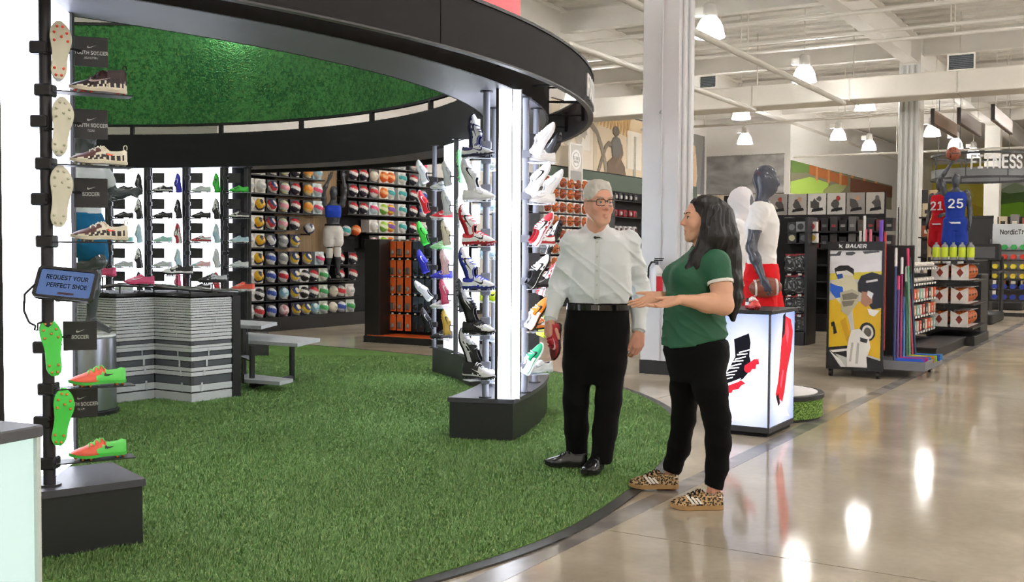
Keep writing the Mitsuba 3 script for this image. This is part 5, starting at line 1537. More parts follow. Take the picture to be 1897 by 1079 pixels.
_bag = {}
GA, GB1 = 16.1, -4.62
gw = Thing('gear_gondola', 'black pegboard wall with hanging bags of gloves behind the white-shirt mannequin', 'shelving', M=AB)
gw.part('back_panel', box(GB1 - 1.75, GB1, GA + .40, GA + .45, 0, 1.95, '202022'), 'matte', None)
gw.part('base', box(GB1 - 1.75, GB1, GA - .10, GA + .46, 0, .20, '161618', .004), 'satin', None)
gw.part('side_panel', box(GB1 - .02, GB1 + .02, GA - .06, GA + .46, 0, 1.95, '161618'), 'satin', None)
prc = 0
for i, py in enumerate((490, 529, 567, 603)):
    for j, px in enumerate((1322, 1340, 1376, 1465, 1489, 1514, 1535)):
        p = planea(px, py, GA + .12); a_, b_ = to_ab(p)
        if b_ > GB1 - .10: b_ = GB1 - .12
        key = (i * 3 + j) % 4
        t = Thing('glove_bag', f'clear bag of dark gloves, {nth[j]} in the {ordr[i]} row behind the white-shirt mannequin', 'gear bag', M=abm(a_, b_, p[2]), group='bags of gloves on the black pegboard')
        if key not in _bag:
            m = trimesh.creation.icosphere(subdivisions=3); v = np.array(m.vertices); v = np.sign(v) * np.abs(v) ** .55 * [.100, .05, .135]
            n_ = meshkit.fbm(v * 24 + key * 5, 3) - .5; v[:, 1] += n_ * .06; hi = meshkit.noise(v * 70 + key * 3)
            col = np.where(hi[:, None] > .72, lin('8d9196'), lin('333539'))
            _bag[key] = (ply(Mesh(v, m.faces, col), 'gloss', 50), ply(box(.078, .098, -.035, .03, -.115, .115, '84242a', .008), 'satin', None), ply(box(-.085, .085, -.006, .006, .125, .158, '8d1f27', .001), 'satin', None), ply(box(-.028, .028, -.075, -.070, -.168, -.145, 'f3f2ef'), 'satin', None))
        for nm, q in zip(('bag', 'red_edge', 'header_card', 'price_tag'), _bag[key]): t.part(nm, q)
        gw.part('peg', cyl((b_, GA + .40, p[2] + .145), (b_, GA + .02, p[2] + .145), .004, 5, '8a8a8c'), 'metal', 60)
# packaged pucks above
for i, (px, py, c1, c2_) in enumerate(((1483, 420, '8a8a8c', '3a3a3d'), (1504, 420, 'ece9e4', 'a23a3a'), (1467, 421, '2b2b2d', '6a6a6d'), (1467, 441, '3b3b3d', 'c9c2a0'), (1489, 441, '2b2b2e', '5a5a5e'), (1505, 441, 'e9e6de', 'c3a23a'))):
    p = planea(px, py, GA + .2); a_, b_ = to_ab(p)
    t = Thing('small_box', f'small {("grey", "white", "black", "dark", "charcoal", "pale")[i]} box with a round picture, {nth[i]} above the bags of gloves', 'box', M=abm(a_, b_, p[2]), group='small boxes above the glove bags')
    t.part('carton', box(-.07, .07, 0, .10, -.075, .075, c1, .003), 'satin', None)
    t.part('picture', poly(Point(0, 0).buffer(.048), 0, .003, c2_), 'satin', None, M=np.array([[1, 0, 0, 0], [0, 0, -1, 0], [0, 1, 0, 0], [0, 0, 0, 1.0]]))
    gw.part('shelf', box(b_ - .1, b_ + .1, GA + .15, GA + .40, p[2] - .09, p[2] - .078, '2a2a2c'), 'satin', None)
# taller wall behind with a row of pictures
HA = 19.6
hw_ = Thing('gear_shelving', 'tall dark gear wall topped by a row of pictures, left of the ribbed column', 'shelving', M=AB)
hb0, hb1 = to_ab(planea(1340, 400, HA))[1], to_ab(planea(1640, 400, HA))[1]
zA, zB, zC = planea(1500, 359, HA)[2], planea(1500, 398, HA)[2], planea(1500, 402, HA)[2]
hw_.part('back_panel', box(hb0, hb1, HA + .02, HA + .06, 0, zA, '2a2829'), 'matte', None)
hw_.part('base', box(hb0, hb1, HA - .5, HA + .02, 0, .3, '19191b'), 'matte', None)
g = np.random.default_rng(8)
for j, px in enumerate(range(1352, 1640, 36)):
    p0_, p1_ = to_ab(planea(px, 380, HA))[1], to_ab(planea(px + 34, 380, HA))[1]
    W, H = p1_ - p0_, zA - zB
    lay = [(blob(W * (.35 + .3 * g.random()), H * .45, W * .22, H * .28, g.random(), 12, .6, j), '4a4644'), ([(W * .2, H * .12), (W * .85, H * .2), (W * .8, H * .34), (W * .25, H * .26)], '2d2b2b'), (blob(W * .6, H * .75, W * .12, H * .12, 0, 10, .4, j + 9), ('b98f74', '5b5654', '8a3d34')[j % 3])]
    hw_.part('picture', print_mesh(W, H, lay, ('d6d2cc', 'c9c4be', '9b9692', 'b7b1aa')[j % 4]), 'matte', None, M=moved(p0_, HA + .012, zB) @ np.array([[1, 0, 0, 0], [0, 0, -1, 0], [0, 1, 0, 0], [0, 0, 0, 1.0]]))
for i, z in enumerate(np.arange(.6, zB - .1, .30)):
    hw_.part('shelf', box(hb0, hb1, HA - .36, HA + .02, z - .03, z, '1b1b1d'), 'satin', None)
    for j, px in enumerate(range(1445, 1650, 17)):
        b_ = to_ab(planea(px, 420, HA - .2))[1]; q = (i * 7 + j * 5) % 7
        if z < 1.3 and px < 1540: continue
        t = Thing('gear_box', f'{("black", "charcoal", "dark grey", "brown", "black", "grey", "dark red")[q]} carton, {(nth + ("twelfth", "thirteenth"))[j]} on the {low_[i]} shelf of the tall dark gear wall', 'box', M=abm(HA - .18, b_, z), group='cartons on the tall dark gear wall')
        t.part(None, joinm([box(-.065, .065, -.12, .12, 0, .20 + .03 * (q % 3), ('1d1d1f', '2b2b2d', '3a393a', '4a3c34', '202022', '5b5858', '5a2626')[q], .004), box(-.04, .04, -.1225, -.12, .07, .12, ('4a4a4c', '8a8784', '7a2a2c')[(q + j) % 3])]), 'satin', None)

# sign on casters with a hockey picture, and the stick rack behind it
sp0, sp1 = on(1535, 697), on(1636, 706)
sa, sb0 = to_ab(sp0); sw = .62; sb0 = -3.265
hs = Thing('hockey_display', 'black framed hockey poster display on casters with a stick rack behind', 'display stand', M=abm(12.22, sb0))
SZ0, SZ1 = .085, 1.535
hs.part('frame', joinm([box(0, sw, -.02, .03, SZ1 - .10, SZ1, '1b1b1d'), box(0, .022, -.02, .03, SZ0, SZ1 - .10, '1b1b1d'), box(sw - .022, sw, -.02, .03, SZ0, SZ1 - .10, '1b1b1d'), box(.022, sw - .022, -.02, .03, SZ0, SZ0 + .03, '1b1b1d')]), 'satin', None)
PM = np.array([[1, 0, 0, .022], [0, 0, -1, -.004], [0, 1, 0, SZ0 + .03], [0, 0, 0, 1.0]])
PW, PH = sw - .044, SZ1 - .10 - SZ0 - .03
Q = lambda *p: [((x - 678) / (952 - 678) * PW, (690 - y) / (690 - 78) * PH) for x, y in p]
lay = [(Q((678, 78), (952, 78), (952, 200), (678, 185)), 'e7e7ec'), (Q((678, 200), (952, 185), (952, 225), (678, 235)), 'd9c84a'), (Q((678, 235), (952, 225), (952, 690), (678, 690)), 'c9c9c4')]
lay += [(Q((678, 96), (712, 96), (722, 84), (740, 82), (732, 106), (678, 108)), '4a4c52'), (Q((760, 88), (800, 84), (815, 92), (796, 104), (764, 104)), '4a4c52'), (Q((850, 84), (930, 80), (940, 86), (860, 96)), '4a4c52'),
        (Q((678, 345), (720, 330), (765, 390), (790, 470), (800, 560), (790, 600), (678, 590)), 'e2b928'), (Q((800, 360), (850, 340), (950, 380), (952, 640), (880, 620), (820, 520), (806, 430)), 'dfb424'),
        (Q((702, 175), (730, 158), (775, 156), (806, 176), (805, 205), (760, 200), (715, 215)), '1d1d20'), (Q((712, 190), (770, 182), (800, 200), (800, 214), (720, 220)), 'e6e4dc'),
        (Q((690, 250), (740, 205), (800, 210), (826, 260), (820, 320), (790, 350), (740, 360), (700, 320)), 'd9d3b4'), (Q((682, 250), (712, 262), (748, 270), (756, 322), (712, 330), (680, 290)), '2c5fc4'), (Q((715, 205), (745, 200), (750, 222), (722, 230)), '2a4d9c'),
        (Q((735, 300), (800, 280), (838, 300), (830, 350), (780, 420), (745, 400)), 'b9b39a'), (Q((745, 310), (800, 298), (832, 312), (822, 330), (752, 340)), '7a7566'), (Q((745, 345), (815, 338), (800, 365), (755, 375)), '7a7566'),
        (Q((828, 245), (845, 210), (900, 190), (952, 205), (952, 372), (905, 385), (880, 350), (850, 300), (830, 290)), '1f2130'), (Q((850, 290), (905, 300), (905, 350), (870, 372), (845, 350)), 'a97c66'), (Q((880, 285), (912, 300), (900, 330), (878, 310)), 'e3e3e6'), (Q((870, 235), (930, 225), (932, 236), (872, 246)), 'c9c9cc'),
        (Q((880, 380), (945, 388), (915, 420), (890, 410)), 'f0eee8'), (blob(*Q((882, 500))[0], .085, .105, .2), '2a2a2d'), (blob(*Q((884, 502))[0], .062, .08, .2), 'd9d6cc'), (blob(*Q((884, 502))[0], .040, .052, .2), '55524a'),
        (Q((690, 460), (706, 452), (722, 512), (706, 520), (700, 478), (692, 480)), '1a1a1c'), (Q((740, 450), (765, 430), (800, 560), (785, 580)), 'c99a1e'),
        (Q((678, 590), (790, 575), (780, 640), (678, 610)), '202024'), (Q((678, 606), (780, 592), (780, 604), (678, 620)), 'f0eee8'), (Q((678, 600), (710, 620), (770, 690), (678, 690)), '26262b'), (Q((682, 605), (740, 650), (770, 690), (745, 690)), 'e9e7e2'),
        (Q((800, 495), (840, 485), (890, 530), (900, 580), (880, 640), (890, 686), (780, 688), (776, 600), (786, 540)), 'eceae4'), (Q((800, 560), (812, 560), (800, 660), (790, 660)), 'b9b6b0'), (Q((830, 560), (842, 560), (836, 670), (822, 670)), 'b9b6b0'), (Q((880, 630), (952, 650), (952, 690), (885, 690)), '1d1d20'), (Q((846, 530), (885, 540), (880, 560), (846, 552)), '3a3a3c')]
po = hs.part('poster', print_mesh(PW, PH, lay, 'd9d9dc', .0004), 'satin', None, M=PM, label='poster of two hockey players in yellow jerseys')
hs.part('lettering', text('BAUER', .042, 'f2f2f3', True, .002, False, 1.25).tf(np.array([[1, .22, 0, 0], [0, 1, 0, 0], [0, 0, 1, 0], [0, 0, 0, 1.0]])), 'satin', None, M=np.array([[1, 0, 0, .19], [0, 0, -1, -.021], [0, 1, 0, SZ1 - .072], [0, 0, 0, 1.0]]))
hs.part('emblem', joinm([poly([(0, .045), (.012, .045), (.022, .028), (.05, .045), (.030, .022), (.05, 0), (.038, 0), (.022, .014), (0, 0), (.013, .022)], 0, .002, 'f2f2f3')]), 'satin', None, M=np.array([[1, 0, 0, .120], [0, 0, -1, -.021], [0, 1, 0, SZ1 - .075], [0, 0, 0, 1.0]]))
hs.part('base_frame', joinm([box(.02, sw - .02, .03, 1.15, SZ0, SZ0 + .04, '26272a'), box(-.0, .02, .03, 1.15, SZ0, .30, '26272a')]), 'satin', None)
hs.part('tray', joinm([box(.02, sw + .42, .16, 1.20, .13, .145, '55575b'), box(.02, sw + .42, .15, .165, .10, .20, '6e7175'), box(sw + .41, sw + .425, .15, 1.2, .10, .20, '6e7175')]), 'satin', None)
hs.part('back_panel', box(.10, sw + .08, 1.2, 1.25, .16, 1.50, '1a1819', .003), 'satin', None)
for x, y in ((.04, .04), (sw - .05, .02), (.04, 1.1), (sw + .30, 1.1)):
    cs = hs.part('caster', joinm([cyl((x - .016, y, .042), (x + .016, y, .042), .042, 18, '1a1a1c'), box(x - .024, x + .024, y - .02, y + .02, .06, SZ0, '3a3a3d')]), 'satin', 40)
stc = [('2b63d9', '1c2f6a'), ('8a3fb0', '5a2a78'), ('c02c78', '8a1d55'), ('3f8fd9', '2c6bb0'), ('ee8a2a', '2c5a40'), ('a9d63a', '5c9a78'), ('2a50c8', 'b02c48'), ('58a6e0', '263a5a')]
for i, (cb_, cs_) in enumerate(stc):
    y0 = .24 + .11 * i; xo = sw + .02 + .012 * i
    heel = np.array([xo + .05, y0 + .02, .152]); topp = np.array([xo - .06, 1.17 if i % 2 else 1.15, 1.46 - .11 * ((i * 3) % 5)])
    stt = Thing('hockey_stick', f'hockey stick with a {("blue", "violet", "magenta", "sky blue", "orange", "lime", "royal blue", "pale blue")[i]} blade leaning in the rack, {nth[i]} from the poster', 'hockey stick', M=abm(12.22, sb0), group='hockey sticks in the rack')
    topp[1] = y0 + .55; topp[1] = min(topp[1], 1.15)
    stt.part('shaft', tube([heel + [0, 0, .01], topp], .0135, 4, cs_), 'satin', None)
    bl_ = np.array([heel, heel + [.11, -.015, .0], heel + [.22, -.045, .004], heel + [.32, -.10, .012]])
    v = np.vstack([bl_ + [0, 0, 0], bl_ + [-.012, .045, .065], bl_ + [0, .010, 0], bl_ + [-.012, .055, .065]]); q = []
    for k in range(3):
        q += [[k, k + 1, 5 + k, 4 + k], [8 + k, 12 + k, 13 + k, 9 + k], [k, 8 + k, 9 + k, k + 1], [4 + k, 5 + k, 13 + k, 12 + k]]
    q += [[0, 4, 12, 8], [3, 11, 15, 7]]
    stt.part('blade', Mesh(v, q, cb_), 'satin', None)
    stt.part('grip', tube([topp - (topp - heel) * .16, topp + [0, 0, .005]], .0155, 4, ('e9e9e9', 'd0306a', 'e9e9ea', '262628')[i % 4]), 'satin', None)
# taller sticks standing behind the poster
for i, (px, y0_, y1_, c) in enumerate(((1602, 400, 448, 'e9e9ea'), (1604, 425, 450, 'e05a78'), (1613, 425, 450, 'd9788c'), (1594, 428, 450, 'd9dcd9'), (1631, 408, 450, '6a4ac0'), (1640, 430, 450, 'c23a3a'))):
    a, b = at(px, y1_ + 14, 12.75), at(px + (2 if i == 4 else 0), y0_, 12.75)
    t = Thing('hockey_stick', f'upright {("white", "pink", "rose", "grey white", "violet", "red")[i]} stick end rising behind the hockey poster', 'hockey stick')
    a[2] = SZ0 + .07 if False else a[2] - 1.2
    t.part(None, tube([a, b], .016 if i != 4 else .022, 6, c), 'satin', 40)

# baseball rack along the aisle
BA0, BA1, BB = 15.35, 17.35, -2.98
br = Thing('baseball_rack', 'black aisle rack of baseballs and small packages right of the hockey sticks', 'rack', M=AB)
br.part('end_panel', box(BB - .75, BB + .02, BA0 - .04, BA0, 0, 1.50, '151416', .003), 'satin', None)
br.part('back_panel', box(BB - .40, BB - .36, BA0, BA1, .1, 1.50, '242426'), 'matte', None)
br.part('base', box(BB - .7, BB + .42, BA0 - .35, BA1, 0, .13, '1d1d1f', .005), 'satin', None)
br.part('deck', box(BB - .02, BB + .44, BA0 - .40, BA1 + .02, .131, .15, '2c2c2f', .003), 'satin', None)
zsr = [.29, .52, .75, .98, 1.20, 1.42]
for i, z in enumerate(zsr[:-1]):
    br.part('shelf', box(BB - .36, BB + .02, BA0 + .002, BA1, z - .02, z, '2b2b2e'), 'satin', None)
    if i < 4:
        pass
for i, z in enumerate(zsr[:-1]):
    for j in range(9):
        a_ = BA0 + .14 + .215 * j
        if i >= 3:
            t = Thing('baseball', f'white baseball, {nth[j]} along the {("upper", "top")[i - 3]} shelf of the baseball rack', 'ball', M=abm(a_, BB - .05, z + .042), group='baseballs on the rack')
            t.part(None, _bb := (ply(sphere(.040, 2, 'ebe4da'), 'satin', 180) if 'bbm' not in globals() else bbm)); bbm = _bb
        else:
            c = ('c98f6c', 'd9b79c', 'b8483c', '8fc0b4', 'e0553a', '3a3a3d', 'c9c2b8')[(i * 4 + j * 3) % 7]
            t = Thing('small_package', f'{("tan", "beige", "brick red", "pale green", "orange red", "black", "grey")[(i * 4 + j * 3) % 7]} package, {nth[j]} along the {("lowest", "second", "third")[i]} shelf of the baseball rack', 'package', M=abm(a_, BB - .05, z), group='small packages on the baseball rack')
            t.part(None, joinm([box(-.06, .06, -.07, .07, 0, .15, c, .006), box(.0605, .062, -.03, .03, .03, .10, 'efe9e0')]), 'satin', None)
    br.part('price_strip', joinm([box(BB + .021, BB + .026, BA0 + .1 + .2 * k, BA0 + .22 + .2 * k, z - .03, z + .002, 'eceae6') for k in range(9)]), 'satin', None, kind='stuff')
# basketball rack on its end
KA, KB = 17.45, -2.45
kr = Thing('basketball_rack', 'three-tier black rack of boxed basketballs beside the aisle', 'rack', M=abm(KA, KB))
kr.part('post', box(-.68, -.64, .0, .04, .0, 1.35, '222224'), 'satin', None)
kr.part('base', box(-.66, .02, -.02, 1.5, 0, .14, '1c1c1e', .005), 'satin', None)
kr.part('back_panel', box(-.68, -.65, .0, 1.5, .14, 1.25, '3a3b3d'), 'satin', None)
for i, z in enumerate((.30, .66, 1.02)):
    kr.part('shelf', box(-.65, .0, -.06, 1.5, z - .05, z - .02, '1d1d1f', .003), 'satin', None)
    for j in range(2):
        for k in range(4):
            if j == 0 and k > 1: continue
            x = -.50 + .29 * j; y = .14 + .29 * k
            t = Thing('boxed_ball', f'boxed orange basketball, {("left", "right")[j]} column, {nth[k]} from the front, {("lowest", "middle", "top")[i]} tier of aisle rack', 'ball', M=abm(KA, KB) @ moved(x, y, z - .02 + .125), group='boxed basketballs on the aisle rack')
            if ('krb' not in globals()):
                krb = ply(ball_mesh(('c9672f', '3a2018'), 'basket', .118, 3), 'satin', 180)
                krd = ply(joinm([box(-.12, .12, -.122, .122, -.125, -.12, 'e9e6e2'), box(-.12, .12, -.122, .122, .119, .124, 'e9e6e2'), box(-.12, -.116, -.122, .122, -.12, .119, 'e9e6e2')]), 'satin', None)
                krc = ply(joinm([poly([(-.125, 0), (.125, 0), (.125, .25), (0, .19), (-.125, .25)], 0, .004, 'efece8').tf(np.array([[1, 0, 0, 0], [0, 0, -1, -.126], [0, 1, 0, -.125], [0, 0, 0, 1.0]])), box(-.125, .125, -.122, .122, -.125, -.12, 'e9e6e2'),
                                 poly([(0, -.07), (.05, 0), (0, .07), (-.05, 0)], 0, .003, '7a2f22').tf(np.array([[1, 0, 0, 0], [0, 0, -1, -.1305], [0, 1, 0, -.01], [0, 0, 0, 1.0]]))]), 'satin', None)
            t.part('ball', krb, M=moved(0, 0, 0, .5)); t.part('carton', krc if k == 0 else krd)
# bottles in yellow nets on the rack's top
kr.part('top_shelf', box(-.65, .0, -.06, 1.4, 1.29, 1.31, '2a2a2d'), 'satin', None)
for j in range(5):
    t = Thing('sports_bottle', f'grey bottle with a neon yellow band, {nth[j]} on top of the basketball rack', 'bottle', M=abm(KA, KB) @ moved(-.57 + .125 * j, .06, 1.31), group='bottles with neon bands')
    if 'btl' not in globals():
        btl = ply(lathe([(0, 0), (.05, 0), (.052, .01), (.052, .20), (.04, .23), (.02, .24), (.02, .27), (0, .27)], 16, '8f9196'), 'satin', 40); btb = ply(lathe([(.0525, .04), (.0545, .045), (.0545, .19), (.0525, .195)], 16, 'd6e83a'), 'satin', 40)
    t.part('bottle', btl); t.part('band', btb)
# rack of coloured weights at the right edge, dark machines before it
WR = planea(1868, 560, 26.5); wa, wb = to_ab(WR)
wr = Thing('weight_rack', 'black stand with rows of coloured dumbbells at the right edge', 'rack', M=abm(26.5, wb))
wr.part('frame', joinm([box(-.45, -.40, -.1, .5, 0, 1.75, '1f1f21'), box(1.2, 1.25, -.1, .5, 0, 1.75, '1f1f21'), box(-.45, 1.25, -.3, -.2, 0, .08, '1f1f21')]), 'satin', None)
wr.part('board', box(-.40, 1.2, .30, .34, .8, 2.1, 'd3d6dc'), 'satin', None, label='pale grey notice board')
wr.part('lettering', text('NordicTrack', .11, '2a2c30', True, .004, False, .8), 'satin', None, M=np.array([[1, 0, 0, -.25], [0, 0, -1, .298], [0, 1, 0, 1.86], [0, 0, 0, 1.0]]))
for i, (z, c, cn) in enumerate(((.38, '2a3f9c', 'blue'), (.62, '3448a8', 'dark blue'), (.86, 'd9c23a', 'dull yellow'), (1.08, 'e6d23a', 'yellow'), (1.30, 'd0392c', 'red'), (1.52, '2f9c4c', 'green'))):
    wr.part('rail', box(-.42, 1.22, -.02, .20, z - .05, z - .02, '2a2a2d'), 'satin', None)
    for j in range(5):
        t = Thing('dumbbell', f'{cn} dumbbell, {nth[j]} in its row at the right edge', 'dumbbell', M=abm(26.5, wb) @ moved(-.30 + .19 * j, .08, z + .045), group='coloured dumbbells on the stand')
        t.part(None, joinm([cyl((0, -.10, 0), (0, .10, 0), .016, 8, c), tube([(0, -.10, 0), (0, -.04, 0)], .062, 6, c), tube([(0, .04, 0), (0, .10, 0)], .062, 6, c)]), 'satin', 40)
for i, (px, py, d_, ds) in enumerate(((1812, 520, 22.0, 'dark exercise machine with a console behind the basketball rack'), (1872, 455, 27.4, 'dark exercise machine far behind the coloured dumbbells'))):
    p = at(px, py, d_); tm = Thing('exercise_machine', ds, 'exercise machine', M=frame((p[0], p[1], 0), AISLE))
    tm.part('deck', box(-.9, .9, -.4, .4, .0, .2, '1d1d20', .03), 'satin', None)
    for s_ in (-.36, .36):
        tm.part('upright', tube([(.7, s_, .2), (.75, s_, 1.0), (.62, s_, 1.35)], .04, 8, '2a2a2d'), 'satin', 60)
        tm.part('handrail', tube([(.72, s_, 1.05), (.1, s_, 1.0)], .025, 8, '3a3a3d'), 'satin', 60)
    tm.part('console', box(.5, .62, -.36, .36, 1.25, 1.62, '26282b', .03), 'satin', None)
    tm.part('display', box(.49, .499, -.25, .25, 1.32, 1.56, '55585c'), 'gloss', None)
# shelving and panels around the far ribbed column
for (px0, px1, y0_, y1_, a_, c, nm, lb) in ((1708, 1745, 352, 452, 24.0, '2b2829', 'dark_shelving', 'dark shelving of small goods just right of the far ribbed column'), (1722, 1742, 352, 450, 22.5, 'c2ab84', 'wooden_panel', 'tall pale wooden panel beside the jersey mannequins'),
                                            (1742, 1835, 405, 640, 32.0, '29282a', 'dark_partition', 'dark partition behind the jersey mannequins'), (1848, 1960, 402, 640, 33.0, '3a2f2b', 'dark_shelving', 'brown shelving of boxes below the golf course picture')):
    q0, q1 = planea(px0, y0_, a_), planea(px1, y1_, a_); b0_, b1_ = to_ab(q0)[1], to_ab(q1)[1]
    t = Thing(nm, lb, 'shelving' if 'shel' in nm else 'panel', M=abm(a_, b0_))
    t.part('panel', box(0, b1_ - b0_, 0, .06, 0, q0[2], c, .004), 'satin', None)
    if 'shel' in nm:
        for i, z in enumerate(np.arange(.5, q0[2] - .2, .42)):
            t.part('shelf', box(0, b1_ - b0_, -.3, 0, z - .03, z, '1d1b1b'), 'satin', None)
            for j in range(int((b1_ - b0_) / .30)):
                u_ = Thing('carton', f'{("brown", "dark", "cream", "grey", "rust")[(i * 3 + j) % 5]} carton, {nth[min(j, 10)]} on the {low_[i]} shelf, {"right of the ribbed column" if px0 < 1800 else "below the golf picture"}', 'box', M=abm(a_, b0_) @ moved(.17 + .30 * j, -.15, z), group='cartons on ' + lb)
                u_.part(None, joinm([box(-.11, .11, -.1, .12, 0, .24 + .05 * ((i + j) % 3), ('6a4632', '2a2628', 'c9b99a', '77736f', '8a4a30')[(i * 3 + j) % 5], .005), box(-.06, .06, -.103, -.1, .07, .15, 'd9d2c4' if (i + j) % 2 else '3a3230')]), 'satin', None)
    elif nm == 'dark_partition':
        t.part('top_trim', box(0, b1_ - b0_, -.03, .09, q0[2], q0[2] + .06, '1b1b1d'), 'satin', None)
    else:
        t.part('edge', box(-.02, .0, -.01, .07, 0, q0[2], '9c865f'), 'satin', None)

# hanging signs, fitness ring
for i, (px, py, bb_, c, ds) in enumerate(((1728, 203, -4.57, '9d8472', 'brown hanging sign, nearest to the far ribbed column'), (1777, 201, -4.0, '8a8078', 'grey hanging sign, middle one of three'), (1840, 195, -3.2, 'd9cfcf', 'pale hanging sign, rightmost of three'))):
    p = planeb(px, py, bb_); a_ = to_ab(p)[0]; H = p[2] - planeb(px, py + 26, bb_)[2]
    t = Thing('hanging_sign', ds, 'sign', M=abm(a_, bb_, p[2] - H))
    t.part('panel', box(-.03, .03, 0, 3.2, 0, H, c, .004), 'satin', None)
    t.part('end_trim', box(-.04, .04, -.03, .0, -.02, H + .02, '2f2a28'), 'satin', None)
    t.part('bottom_trim', box(-.04, .04, 0, 3.2, -.03, 0, '5a4a42'), 'satin', None)
    for k in (.4, 2.8):
        t.part('cable', cyl((0, k, H), (0, k, CEIL - p[2] + H), .008, 6, 'c9c5bd'), 'satin', 60)
fp = at(1822, 312, 30.0)
fs = Thing('fitness_sign', 'round dark ring sign reading fitness, hanging at the right', 'sign', M=frame(fp, np.array([1, -.16, 0])))
R_ = 1.36
for z in (.34, -.32):
    fs.part('ring_bar', joinm([arc_wall(R_ - .03, R_ + .03, z - .03, z + .03, 0, TAU, 60, '2a2b2d')]), 'satin', 40)
fs.part('ring_bar', arc_wall(R_ - .01, R_ + .01, -.30, -.06, 0, TAU, 60, '6a6c6e'), 'satin', 40)
lt = text('FITNESS', .36, 'e3e4e6', True, .03, True, .64); v = lt.v.copy(); th = -math.pi / 2 + v[:, 0] / R_; r = R_ + .02 + v[:, 2]
lt.v = np.stack([r * np.cos(th), r * np.sin(th), v[:, 1] - .10], 1)
fs.part('lettering', lt, 'satin', None, label='pale raised letters')
for k in range(8):
    th = k * TAU / 8 + .2
    fs.part('upright', boxc(R_ * math.cos(th), R_ * math.sin(th), .01, .03, .03, .68, '2a2b2d'), 'satin', None)
for k in (0.8, 2.4, 4.0, 5.5):
    fs.part('cable', cyl((R_ * math.cos(k), R_ * math.sin(k), .34), (R_ * math.cos(k), R_ * math.sin(k), CEIL - fp[2]), .008, 6, '3a3a3c'), 'satin', 60)
# charcoal hanging rod and small label behind the hockey display
bt = Thing('display_rod', 'thin black upright rod in front of the far ribbed column', 'rod')
pb = at(1664, 447, 15.2); pt_ = at(1665, 384, 15.2); bt.part(None, tube([(pb[0], pb[1], 1.5), pt_], .010, 8, '17171a'), 'satin', 60)

